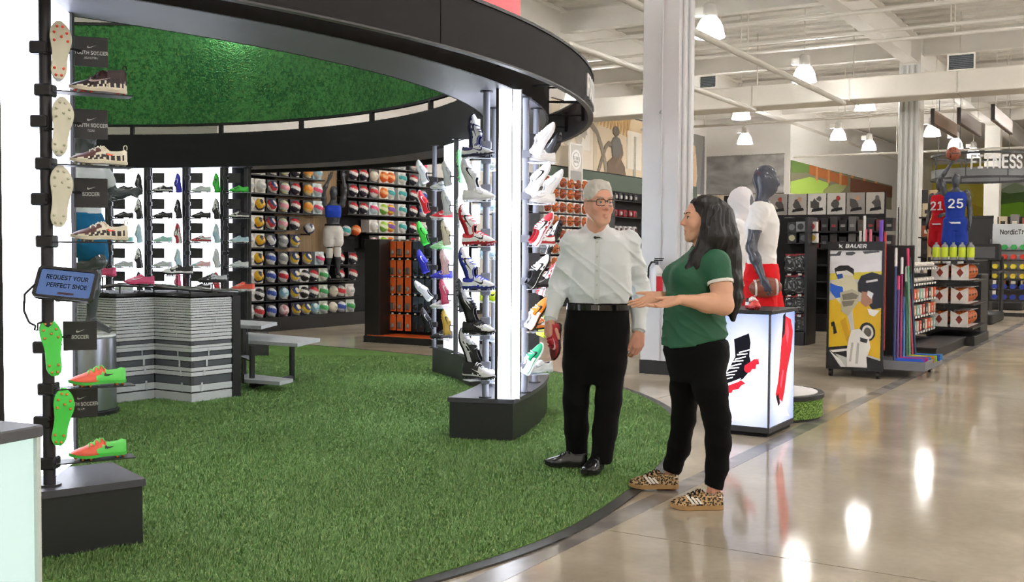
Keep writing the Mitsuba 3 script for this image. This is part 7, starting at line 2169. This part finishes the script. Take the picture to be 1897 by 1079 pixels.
W.chain([JW['shN'], JW['shN'] * .4 + JW['elN'] * .6 + [.004, 0, 0], JW['elN']], [.056, .055, .049], .03).chain([JW['elN'] + [0.002, 0, 0], JW['elN'] * .62 + JW['wrN'] * .38, JW['wrN']], [.050, .047, .0265], .035)
W.chain([JW['shF'], JW['elF']], [.056, .048], .03).chain([JW['elF'], JW['elF'] * .6 + JW['wrF'] * .4, JW['wrF']], [.048, .044, .026], .03)
for s_ in 'NF':
    W.chain([JW['hp' + s_], JW['kn' + s_], JW['an' + s_], JW['an' + s_] + np.array([.004, 0, -.055])], [.08, .058, .031, .028], .03)
    W.cap(JW['an' + s_] + np.array([.012, 0, -.055]), .025, JW['an' + s_] + np.array([-.06, 0, -.065]), .022, .02)
# hands: palms up, thumbs towards the top
hand(W, JW['wrN'] + np.array([-.006, 0, 0]), [-.86, -.02, -.30], [-.25, -.30, .80], [-.35, .55, .75], .176, (.10, .16, .22, .28), (.95, .35, .30), .22, .16, .95)
hand(W, JW['wrF'] + np.array([-.004, 0, 0]), [-.86, -.10, -.36], [-.22, -.62, .65], [-.30, .30, .92], .180, (.04, .08, .10, .16), (.85, .62, .10), .16, .20, .95)
TW_ = [(wz(652), 1289, .170, .172), (wz(632), 1289, .172, .170), (wz(600), 1287, .166, .158), (wz(575), 1286, .158, .150), (wz(550), 1287, .156, .145), (wz(520), 1289, .160, .140), (wz(500), 1292, .164, .132), (wz(484), 1298, .168, .112), (wz(472), 1303, .140, .090), (wz(463), 1305, .085, .066), (wz(456), 1306, .060, .058)]
TW_ = sorted([(z, at(px, 500, 5.92)[0], 5.92, a, b) for z, px, a, b in TW_])
W.stack([(z, x, y, a - .02, b - .02) for z, x, y, a, b in TW_], wl, wf, .03)
parts = [paint_head(W.mesh(.0031, WC - [.15, .14, .16], WC + [.14, .14, .15], smooth=2, close=True), WC, WR, WS, WSK, 'b0655c', '2a1a14', 'd98f78', .002)]
parts.append(W.mesh(.0034, [JW['wrN'][0] - .21, 5.45, JW['wrN'][2] - .13], [JW['wrN'][0] + .10, 5.78, JW['wrN'][2] + .10], smooth=2, close=True, c=WSK))
parts.append(W.mesh(.0034, [JW['wrF'][0] - .21, 5.78, JW['wrF'][2] - .13], [JW['wrF'][0] + .05, 6.06, JW['wrF'][2] + .10], smooth=2, close=True, c=WSK))
parts.append(W.mesh(.006, [JW['wrN'][0] + .07, 5.5, JW['elN'][2] - .09], [JW['elN'][0] + .10, 5.88, JW['shN'][2] - .02], smooth=2, close=True, c=WSK))
for s_ in 'NF':
    a_ = JW['an' + s_]; parts.append(W.mesh(.006, a_ - [.10, .07, .12], a_ + [.07, .07, .05], smooth=2, close=True, c='d49a80'))
parts.append(W.mesh(.014, [1.0 - .45, 5.55, .12], [1.35, 6.3, wz(462)], off=-.010, smooth=1, close=True, c=WSK))
wb = wo.part('body', fuse(parts), 'skin', 180)
eyes(wo, gW, WR, WS, '3a2418', wb, '1a100c', .0030, .06)
wo.part('teeth', boxc(0, 0, 0, .010, .024, .005, 'f3efe8', .002).tf(np.block([[WR, gW(.0905, 0, -.0712)[:, None]], [np.zeros((1, 3)), np.ones((1, 1))]])), 'gloss', 40, under=wb)
for q in (-1, 1):
    ln = np.array([gW(.0925, q * (.031 + y), .0125 - 12 * y * y) for y in np.linspace(-.014, .014, 7)])
    wo.part('eyelash', tube(ln, [.0010, .0022, .0026, .0026, .0028, .0026, .0014], 5, '140c0a'), 'cloth', 60, under=wb)
# hair
HW = Field()
HW.ell(gW(-.018, 0, .040), np.array([.107, .088, .100]) * WS, WR, .01)
def lock(pts, rs, k=.02):
    HW.chain([at(*p) for p in pts], rs, k)
lock([(1320, 400, 5.86), (1321, 440, 5.83), (1318, 480, 5.83), (1300, 505, 5.80)], [.065, .062, .040, .018], .03)
lock([(1313, 392, 5.85), (1310, 430, 5.82), (1304, 465, 5.80), (1292, 492, 5.77), (1280, 520, 5.755)], [.042, .040, .034, .026, .008], .02)
lock([(1304, 440, 5.82), (1287, 475, 5.79), (1274, 500, 5.775), (1268, 516, 5.77)], [.026, .026, .018, .006], .02)
lock([(1330, 400, 5.92), (1338, 440, 5.92), (1345, 480, 5.92), (1352, 520, 5.90), (1357, 555, 5.88), (1358, 592, 5.87)], [.080, .082, .072, .058, .045, .015], .04)
lock([(1335, 410, 5.95), (1348, 470, 5.95), (1359, 530, 5.94), (1362, 575, 5.93)], [.070, .066, .048, .020], .03)
lock([(1330, 400, 5.98), (1340, 470, 6.0), (1350, 540, 5.98), (1353, 580, 5.96)], [.080, .076, .055, .02], .03)
lock([(1310, 410, 5.99), (1308, 450, 6.0), (1302, 490, 6.02)], [.055, .050, .02], .03)
HW.ell(gW(.100, .0, -.008), np.array([.092, .082, .102]) * WS, WR, .008, 'sub')
HW.ell(gW(.074, .05, -.045), np.array([.068, .07, .090]) * WS, WR, .008, 'sub')
HW.ell(gW(.078, -.05, -.045), np.array([.060, .06, .085]) * WS, WR, .008, 'sub')
def hair_noise(P):
    u = np.stack([P[..., 0] * 70 - (P[..., 2] - wz(400)) * 8, P[..., 1] * 70, P[..., 2] * 5], -1)
    return (meshkit.noise(u, 4) - .5) * .010 + (meshkit.noise(u * 2.7, 5) - .5) * .005
wo.part('hair', HW.mesh(.0055, noise=hair_noise, smooth=1, close=True, c='17110e'), 'hair_dark', 180, label='long straight dark brown hair')
# shirt
WT = Field()
low = [r for r in TW_ if r[0] > wz(640)]
WT.stack([(wz(641), at(1288, 500, 5.92)[0], 5.92, .176, .172)] + low, wl, wf, .03, off=.010)
bx = at(1290, 508, 5.92)
for q in (-1, 1):
    WT.ell(bx + wf * .088 + wl * (.075 * q) + [0, 0, -.01], [.078, .078, .072], None, .05)
WT.cap(JW['shN'], .066, JW['shN'] * .52 + JW['elN'] * .48 + np.array([.004, 0, 0]), .068, .035).cap(JW['shF'], .066, JW['shF'] * .5 + JW['elF'] * .5, .066, .035)
WT.cap(JW['shN'], .055, neck + [0, 0, -.03], .055, .05).cap(JW['shF'], .055, neck + [0, 0, -.03], .055, .05)
hem0, hem1 = at(1231, 645, 5.92), at(1344, 621, 5.92); hn = unit(np.array([hem1[2] - hem0[2], 0, -(hem1[0] - hem0[0])]))
WT.plane(hem0, hn if hn[2] < 0 else -hn)
ad = unit(JW['elN'] - JW['shN']); hemP = JW['shN'] * .50 + JW['elN'] * .50 + np.array([.003, 0, 0])
def sleeve_cut(P):
    t = np.clip((P - hemP) @ ad, 0, .2)
    return np.maximum(-((P - hemP) @ ad), np.linalg.norm(P - hemP - t[..., None] * ad, axis=-1) - .080)
WT.fn(sleeve_cut, hemP - .1, hemP + [.1, .1, .05], .003, 'sub')
WT.ell(neck + [0, 0, .03] + wf * .01, [.062, .062, .055], None, .006, 'sub')
def tee_noise(P):
    m_ = np.clip((wz(530) - P[..., 2]) / .08, 0, 1)
    return fold(P, 7, 9, 9, .004, 6) + crease(P, 31, 7, 9, .008, 14) * (.25 + .75 * m_)
wt_ = WT.mesh(.0075, noise=tee_noise, smooth=2, c='1f5139')
sh_w = wo.part('shirt', wt_, 'tee', 180, label='dark green short-sleeved shirt')
wo.part('sleeve_trim', rim(hemP - ad * .017, ad, .0655, .005, .017, 'eeeae4', n=32), 'cloth', 40, under=sh_w, label='white trim band on the sleeve')
# leggings
WLg = Field()
WLg.stack([(wz(705), at(1290, 500, 5.92)[0], 5.92, .130, .135), (wz(670), at(1290, 500, 5.92)[0], 5.92, .158, .160)] + [r for r in TW_ if wz(668) < r[0] < wz(612)], wl, wf, .05)
WLg.chain([JW['hpN'] + [0, 0, -.01], at(1316, 720, 5.78), JW['knN'] + [0, 0, .02], at(1331, 822, 5.79), at(1328, 866, 5.805), at(1320.5, 912, 5.815)], [.108, .090, .072, .066, .059, .048], .03)
WLg.chain([JW['hpF'] + [0, 0, -.01], at(1270, 720, 6.04), JW['knF'] + [0, 0, .02], at(1258, 830, 6.18), at(1247, 862, 6.22), at(1241, 887, 6.25)], [.108, .085, .066, .063, .052, .043], .03)
WLg.ell(at(1320, 655, 5.9), [.075, .12, .10], None, .06)
for s_, a_, b_ in (('N', at(1300, 896, 5.815), at(1337, 908, 5.815)), ('F', at(1226, 869, 6.25), at(1253, 881, 6.25))):
    WLg.fn(lambda P, a_=a_, y0=a_[1]: np.where(np.abs(P[..., 1] - y0) < .12, (P[..., 2] - a_[2]) + (P[..., 0] - a_[0]) * .33, 1.0), [a_[0] - .12, a_[1] - .12, 0], [a_[0] + .25, a_[1] + .12, a_[2] + .05], .004, 'sub')
wo.part('leggings', WLg.mesh(.0085, noise=lambda P: crease(P, 41, 8, 16, .003, 6), smooth=2, c='0b0b0c'), 'cloth', 180, label='black ankle-length leggings')
# leopard sneakers with three stripes
for toe_px, heel_px, d_ in (((1243, 946), (1339, 947), 0), ((1166, 911), (1256, 912), 0)):
    a, b = on(toe_px[0], toe_px[1] - 3, .0), on(heel_px[0], heel_px[1] - 3, .0); d = unit(b - a); L_ = np.linalg.norm(b - a)
    l = Last(L_, wide=.98, flat=.6, thick=.014)
    M = frame(b + [0, 0, .002 if toe_px[0] > 1200 else .014], -d)
    k = wo.part('shoe', l.upper(lambda u, v, s_, i: '2a1c14', 34), 'leopard', 60, M=M, label='leopard-print sneaker with three white stripes and a tan sole')
    wo.part('sole', l.sole('a98558', .010, 1.05, z0=0, rim=.010), 'satin', 40, M=M, under=k)
    wo.part('laces', l.laces('0f0f10', .40, .66, 7), 'cloth', 60, M=M, under=k)
    for sg in (-1, 1):
        for j in range(3):
            x0 = L_ * (.40 + .075 * j); n_ = 7; zz_ = np.linspace(.033, .076 - .004 * (2 - j), n_); xs = x0 + (zz_ - .033) * .85
            A = np.stack([xs, l.side_y(xs, zz_, sg) + sg * .001, zz_], 1); Bq = np.stack([xs + .0145, l.side_y(xs + .0145, zz_, sg) + sg * .001, zz_], 1)
            V = np.vstack([A, Bq]); i_ = np.arange(n_ - 1); f = np.stack([i_, n_ + i_, n_ + i_ + 1, i_ + 1], 1)
            wo.part('stripe', Mesh(V, f, 'f0ebe2'), 'satin', 180, M=M, under=k)
        zz_ = np.linspace(.066, .082, 5); xs = np.linspace(.006, L_ * .22, 9)
        V = np.array([[x, l.side_y(np.array([x]), np.array([min(z, .08)]), sg)[0] + sg * .001, z] for z in zz_ for x in xs]); f = [[r * 9 + c, r * 9 + c + 1, r * 9 + 10 + c, r * 9 + 9 + c] for r in range(4) for c in range(8)]
        wo.part('heel_patch', Mesh(V, f, 'ece2d2'), 'satin', 180, M=M, under=k)

# ================================================================== mannequins
def skeleton(**o):
    k = dict(hd=(.01, 0, 1.705), nk=(-.01, 0, 1.53), sR=(0, -.185, 1.455), sL=(0, .185, 1.455), eR=(-.03, -.245, 1.17), eL=(-.03, .245, 1.17), wR=(.04, -.25, .92), wL=(.04, .25, .92),
             hR=(0, -.09, .92), hL=(0, .09, .92), kR=(.02, -.10, .50), kL=(.02, .10, .50), aR=(-.03, -.11, .10), aL=(-.03, .11, .10), tR=(.15, -.12, .03), tL=(.15, .12, .03), hipx=0.0)
    k.update(o); return {a: (np.array(b, float) if not np.isscalar(b) else b) for a, b in k.items()}


MROWS = [(.84, 0, 0, .150, .105), (.92, 0, 0, .172, .120), (1.02, 0, 0, .150, .105), (1.12, 0, 0, .142, .098), (1.25, .0, 0, .165, .118), (1.36, 0, 0, .180, .122), (1.44, 0, 0, .165, .098), (1.50, 0, 0, .10, .075), (1.53, 0, 0, .06, .055)]
FROWS = [(.84, 0, 0, .160, .105), (.92, 0, 0, .175, .120), (1.02, 0, 0, .140, .100), (1.10, 0, 0, .122, .088), (1.22, .0, 0, .140, .105), (1.33, .012, 0, .150, .120), (1.42, 0, 0, .145, .088), (1.49, 0, 0, .085, .065), (1.53, 0, 0, .05, .05)]
L1, L2 = np.array([0, 1.0, 0]), np.array([1.0, 0, 0])


def mannequin_body(k, rows=MROWS, hands=True, face=True):
    f = Field()
    f.stack(rows, L1, L2, .03)
    f.ell(k['hd'] + [0, 0, .02], [.102, .076, .112], None, .02).ell(k['hd'] + [.030, 0, -.045], [.066, .056, .082], None, .03)
    if face:
        f.cap(k['hd'] + [.088, 0, .02], .012, k['hd'] + [.108, 0, -.025], .014, .02).cap(k['hd'] + [.08, -.02, -.07], .014, k['hd'] + [.08, .02, -.07], .014, .02)
    f.cap(k['hd'] + [-.02, 0, -.07], .052, k['nk'], .055, .03)
    for s in 'RL':
        f.chain([k['s' + s], k['s' + s] * .55 + k['e' + s] * .45, k['e' + s]], [.060, .052, .040], .03).chain([k['e' + s], k['e' + s] * .65 + k['w' + s] * .35, k['w' + s]], [.040, .041, .026], .03)
        f.chain([k['h' + s], k['h' + s] * .5 + k['k' + s] * .5, k['k' + s]], [.090, .078, .054], .03).chain([k['k' + s], k['k' + s] * .7 + k['a' + s] * .3, k['a' + s]], [.054, .057, .034], .03)
        f.cap(k['a' + s] + (k['a' + s] - k['t' + s]) * .05, .036, k['t' + s], .028, .02)
        if hands:
            d = unit(k['w' + s] - k['e' + s]); sg = 1 if s == 'L' else -1
            N = k.get('N' + s, np.array([0, -sg, 0.0]) if abs(d[1]) < .8 else np.array([1.0, 0, 0])); T = np.cross(d, N) * sg
            hand(f, k['w' + s], d, N, k.get('T' + s, T), .18, k.get('curl' + s, (.2, .25, .3, .35)), (.8, .5, .2))
    return f


def garment(t, name, k, c, rows, z0, z1, off=.012, sleeves=0.0, legs=0.0, bsdf='cloth', h=.010, label=None, noise_amp=.004, seed=1, hood=False, wide=1.0, under=None):
    f = Field()
    zs = np.array([r[0] for r in rows]); A = np.array(rows)
    g = [tuple([z] + [np.interp(z, zs, A[:, j]) for j in range(1, 5)]) for z in np.unique(np.r_[z0, zs[(zs > z0) & (zs < z1)], z1])]
    f.stack(g, L1, L2, .03, off=off)
    for s in 'RL':
        if sleeves: f.cap(k['s' + s], .062 + off, k['s' + s] * (1 - sleeves) + k['e' + s] * sleeves, .056 + off, .03)
        if sleeves or hood: f.cap(k['s' + s], .050 + off, k['nk'] + [0, 0, -.06], .05 + off, .04)
        if sleeves > 1: f.cap(k['e' + s], .050 + off, k['w' + s], .036 + off, .03)
        if legs: f.cap(k['h' + s], .094 + off, k['h' + s] * (1 - legs) + k['k' + s] * legs, (.085 + off) * wide, .03)
    if hood: f.ell(k['hd'] + [-.012, 0, .02], [.125, .105, .145], None, .02).ell(k['hd'] + [.115, 0, -.02], [.075, .070, .12], None, .015, 'sub').cap(k['nk'] + [-.04, 0, -.02], .085, k['nk'] + [.02, 0, .02], .08, .03)
    m = f.mesh(h, noise=lambda P: fold(P, seed, 9, 9, noise_amp, 6) + crease(P, seed + 50, 8, 10, noise_amp * 1.4, 9), smooth=2, c=c)
    return t.part(name, m, bsdf, 180, label=label, under=under)


def mloc(M, p):
    return (M @ np.r_[p, 1])[:3]


# white shirt and red shorts, on the grass podium
M1 = frame([2.15, 9.15, .222], np.array([.93, -.37, 0])) @ np.diag([1.055, 1.055, 1.055, 1.0])
k1 = skeleton(eR=(-.05, -.25, 1.16), wR=(.05, -.27, .91), curlR=(.55, .6, .6, .65), NR=(.2, 1, 0), kL=(.06, .12, .50), aL=(.02, .16, .10), tL=(.20, .20, .03), hd=(.015, 0, 1.70))
mn1 = Thing('mannequin', 'glossy grey mannequin in a white tight shirt and red shorts, on the grass podium', 'mannequin', M=M1)
mn1.part('body', mannequin_body(k1).mesh(.0085, smooth=2, c='454952'), 'gloss', 180)
garment(mn1, 'shirt', k1, 'ecebea', MROWS, .985, 1.515, .010, .42, label='white short-sleeved shirt', seed=3, h=.0085)
garment(mn1, 'shorts', k1, 'cf1f24', MROWS, .80, 1.03, .022, 0, .78, label='bright red shorts', seed=4, wide=1.28)
garment(mn1, 'tights', k1, 'eceae8', MROWS, .84, .95, .008, 0, .95, seed=5, h=.011)
for s in 'RL':
    a, b = k1['a' + s], k1['t' + s]; d = unit((b - a) * [1, 1, 0]); l = Last(.285)
    Ms = frame(np.r_[(a - d * .07)[:2], .012], d)
    q = mn1.part('shoe', l.upper(lambda u, v, s_, i: '1a1a1c' if v > .35 else 'c8242c', 22, closed=True), 'satin', 60, M=Ms); mn1.part('sole', l.sole('c8242c', .010), 'satin', 40, M=Ms, under=q); mn1.part('laces', l.laces('f4f4f4'), 'cloth', 60, M=Ms, under=q)
fp_ = at(1418, 533, 8.93)
fb_ = Thing('football', 'brown american football held under the hand of the white-shirt mannequin', 'ball', M=frame(fp_, np.array([.99, -.05, .06]), z=np.array([0, .3, 1])))
R_f = [(.0, -.14)] + [(.088 * math.cos(math.asin(min(1, abs(z) / .141))) ** 1.15, z) for z in np.linspace(-.132, .132, 17)] + [(.0, .14)]
fb_.part('ball', lathe(R_f, 24, '7d4232').tf(np.array([[0, 0, 1, 0], [0, 1, 0, 0], [-1, 0, 0, 0], [0, 0, 0, 1.0]])), 'satin', 60)
for x in (-.085, .085):
    rr_ = .088 * math.cos(math.asin(abs(x) / .141)) ** 1.15
    fb_.part('stripe', lathe([(rr_ - .004, -.011), (rr_ + .0025, -.011), (rr_ + .0025, .011), (rr_ - .004, .011)], 24, 'e9e6e2').tf(np.array([[0, 0, 1, x], [0, 1, 0, 0], [-1, 0, 0, 0], [0, 0, 0, 1.0]])), 'satin', 60)
# hooded one behind
M2 = frame([2.29, 10.7, .10], np.array([.90, -.43, 0])) @ np.diag([1.06, 1.06, 1.06, 1.0])
k2 = skeleton(hd=(.02, 0, 1.69))
mn2 = Thing('mannequin', 'grey mannequin in a white hooded top with the hood up, behind the woman', 'mannequin', M=M2)
mn2.part('body', mannequin_body(k2).mesh(.010, smooth=2, c='4a4d55'), 'gloss', 180)
garment(mn2, 'hooded_top', k2, 'eeedf0', MROWS, .90, 1.50, .022, 1.2, hood=True, label='white hooded top', seed=6, noise_amp=.006)
garment(mn2, 'shorts', k2, 'b81f26', MROWS, .80, .98, .016, 0, .9, seed=7)
b2 = Thing('display_disc', 'low dark disc under the hooded mannequin', 'disc', M=moved(2.29, 10.7, 0)); b2.part(None, lathe([(0, 0), (.30, 0), (.31, .01), (.31, .09), (.30, .10), (0, .10)], 40, '2a2a2d'), 'satin', 40)
# kicking one on the silver drum
M3 = frame([-3.60, 8.95, .687], np.array([.95, -.31, 0])) @ np.diag([.985, .985, .985, 1.0])
k3 = skeleton(kR=(.24, -.10, .62), aR=(-.13, -.13, .52), tR=(-.20, -.13, .36), eL=(.10, .28, 1.20), wL=(.30, .24, 1.22), eR=(.06, -.27, 1.19), wR=(.30, -.22, 1.17), hd=(.02, 0, 1.69))
mn3 = Thing('mannequin', 'dark grey kicking mannequin in a white top and blue shorts behind the near left tower', 'mannequin', M=M3)
mn3.part('body', mannequin_body(k3).mesh(.0095, smooth=2, c='4c5053'), 'gloss', 180)
garment(mn3, 'shirt', k3, 'e4e8ea', MROWS, 1.0, 1.51, .014, .55, label='white top', seed=8)
garment(mn3, 'shorts', k3, '1d5f86', MROWS, .80, 1.03, .020, 0, .62, label='blue shorts', seed=9, wide=1.2)
# volleyball player on the ball wall
p4 = planeb(617, 516, B0 + .32)
M4 = frame([p4[0], p4[1], p4[2]], CROSS * .75 - AISLE * .55) @ np.diag([.94, .94, .94, 1.0])
k4 = skeleton(hd=(.03, 0, 1.69), eR=(.06, -.20, 1.72), wR=(.10, -.10, 1.95), eL=(.03, .23, 1.72), wL=(.06, .20, 1.98), kR=(.03, -.08, .50), kL=(.05, .08, .52), NR=(1, 0, 0), NL=(1, 0, 0))
mn4 = Thing('mannequin', 'mannequin with raised arms in a blue sports top, on the ball wall', 'mannequin', M=M4)
mn4.part('body', mannequin_body(k4, FROWS, face=False).mesh(.014, smooth=2, c='3c3f44'), 'gloss', 180)
garment(mn4, 'sports_top', k4, '2a49b8', FROWS, 1.20, 1.44, .012, 0, h=.013, label='royal blue sports top', seed=10, noise_amp=.001)
garment(mn4, 'shorts', k4, 'efeeea', FROWS, .80, 1.06, .016, 0, .5, h=.013, label='white shorts', seed=11, wide=1.15, noise_amp=.003)
mn4.part('waistband', band((1.04, 1.075), lambda z: (0, 0, .142, .10), L1, L2, .010, .012, '2a2a2d', 30), 'cloth', 40)
for s in 'RL':
    mn4.part('knee_pad', tube([k4['k' + s] + [0, 0, .09], k4['k' + s] + [0.01, 0, 0], k4['k' + s] + [0, 0, -.09]], [.070, .076, .066], 12, 'f0efec'), 'cloth', 60)
    a, b = k4['a' + s], k4['t' + s]; d = unit((b - a) * [1, 1, 0]); l = Last(.26)
    Ms = frame(np.r_[(a - d * .07)[:2], .012], d); q = mn4.part('shoe', l.upper(lambda u, v, s_, i: 'f0efed', 14, closed=True), 'satin', 60, M=Ms); mn4.part('sole', l.sole('dcdcda', .012), 'satin', 40, M=Ms, under=q)
bw.part('mannequin_step', box(aw(600), aw(634), -.46, -.041, p4[2] - .03, p4[2] - .002, '202022', .004), 'satin', None)
# two basketball players on a plinth behind the basketball rack
pp = at(1762, 470, 18.6)
pl5 = Thing('mannequin_plinth', 'dark plinth under the two jersey mannequins', 'plinth', M=frame([pp[0], pp[1], 0], CROSS)); pl5.part(None, box(-.75, .55, -.35, .45, 0, 1.06, '262628', .01), 'satin', None)
def player(name_label, px, d, f, c1, c2, num, **o):
    p = at(px, 470, d); M = frame([p[0], p[1], 1.062], np.asarray(f)) @ np.diag([.96, .96, .96, 1.0]); k = skeleton(**o)
    t = Thing('mannequin', name_label, 'mannequin', M=M)
    t.part('body', mannequin_body(k, face=False).mesh(.013, smooth=2, c='3f4146'), 'gloss', 180)
    j = garment(t, 'jersey', k, c1, MROWS, .90, 1.47, .016, 0, h=.012, seed=12, noise_amp=.002)
    garment(t, 'shorts', k, c2, MROWS, .78, 1.0, .022, 0, .8, h=.012, seed=13, wide=1.2, noise_amp=.003)
    t.part('number', text(num, .16, 'f2f2f2', True, .01, True), 'satin', None, M=np.array([[0, 0, 1, .135], [1, 0, 0, 0], [0, 1, 0, 1.18], [0, 0, 0, 1.0]]), under=j)
    t.part('jersey_trim', band((.90, .93), lambda z: (0, 0, .172, .12), L1, L2, .018, .006, 'f0f0f0', 30), 'cloth', 40, under=j)
    for s in 'RL':
        t.part('sock', tube([k['k' + s] * .55 + k['a' + s] * .45, k['a' + s]], [.062, .042], 12, 'eeeeec'), 'cloth', 60)
    return M, k
M5, k5 = player('grey mannequin in a blue jersey raising a basketball, right of the far ribbed column', 1768, 18.5, [-.35, -.94, 0], '24398f', '24398f', '25', eR=(.06, -.26, 1.72), wR=(.12, -.10, 1.96), hd=(.02, 0, 1.69), NR=(0, .3, 1), curlR=(.3, .3, .3, .3))
player('grey mannequin in a red jersey, left of the blue jersey one', 1741, 19.4, [-.8, -.6, 0], 'c4222c', 'c4222c', '21', hd=(.02, 0, 1.67), wL=(.2, .2, 1.1))
bp_ = mloc(M5, k5['wR'] + [.05, .04, .19])
bb_ = Thing('basketball', 'brown basketball raised above the blue jersey mannequin', 'ball', M=moved(*bp_)); bb_.part(None, ball_mesh(('8f4a34', '2a1a16'), 'basket', .120, 3), 'satin', 180)
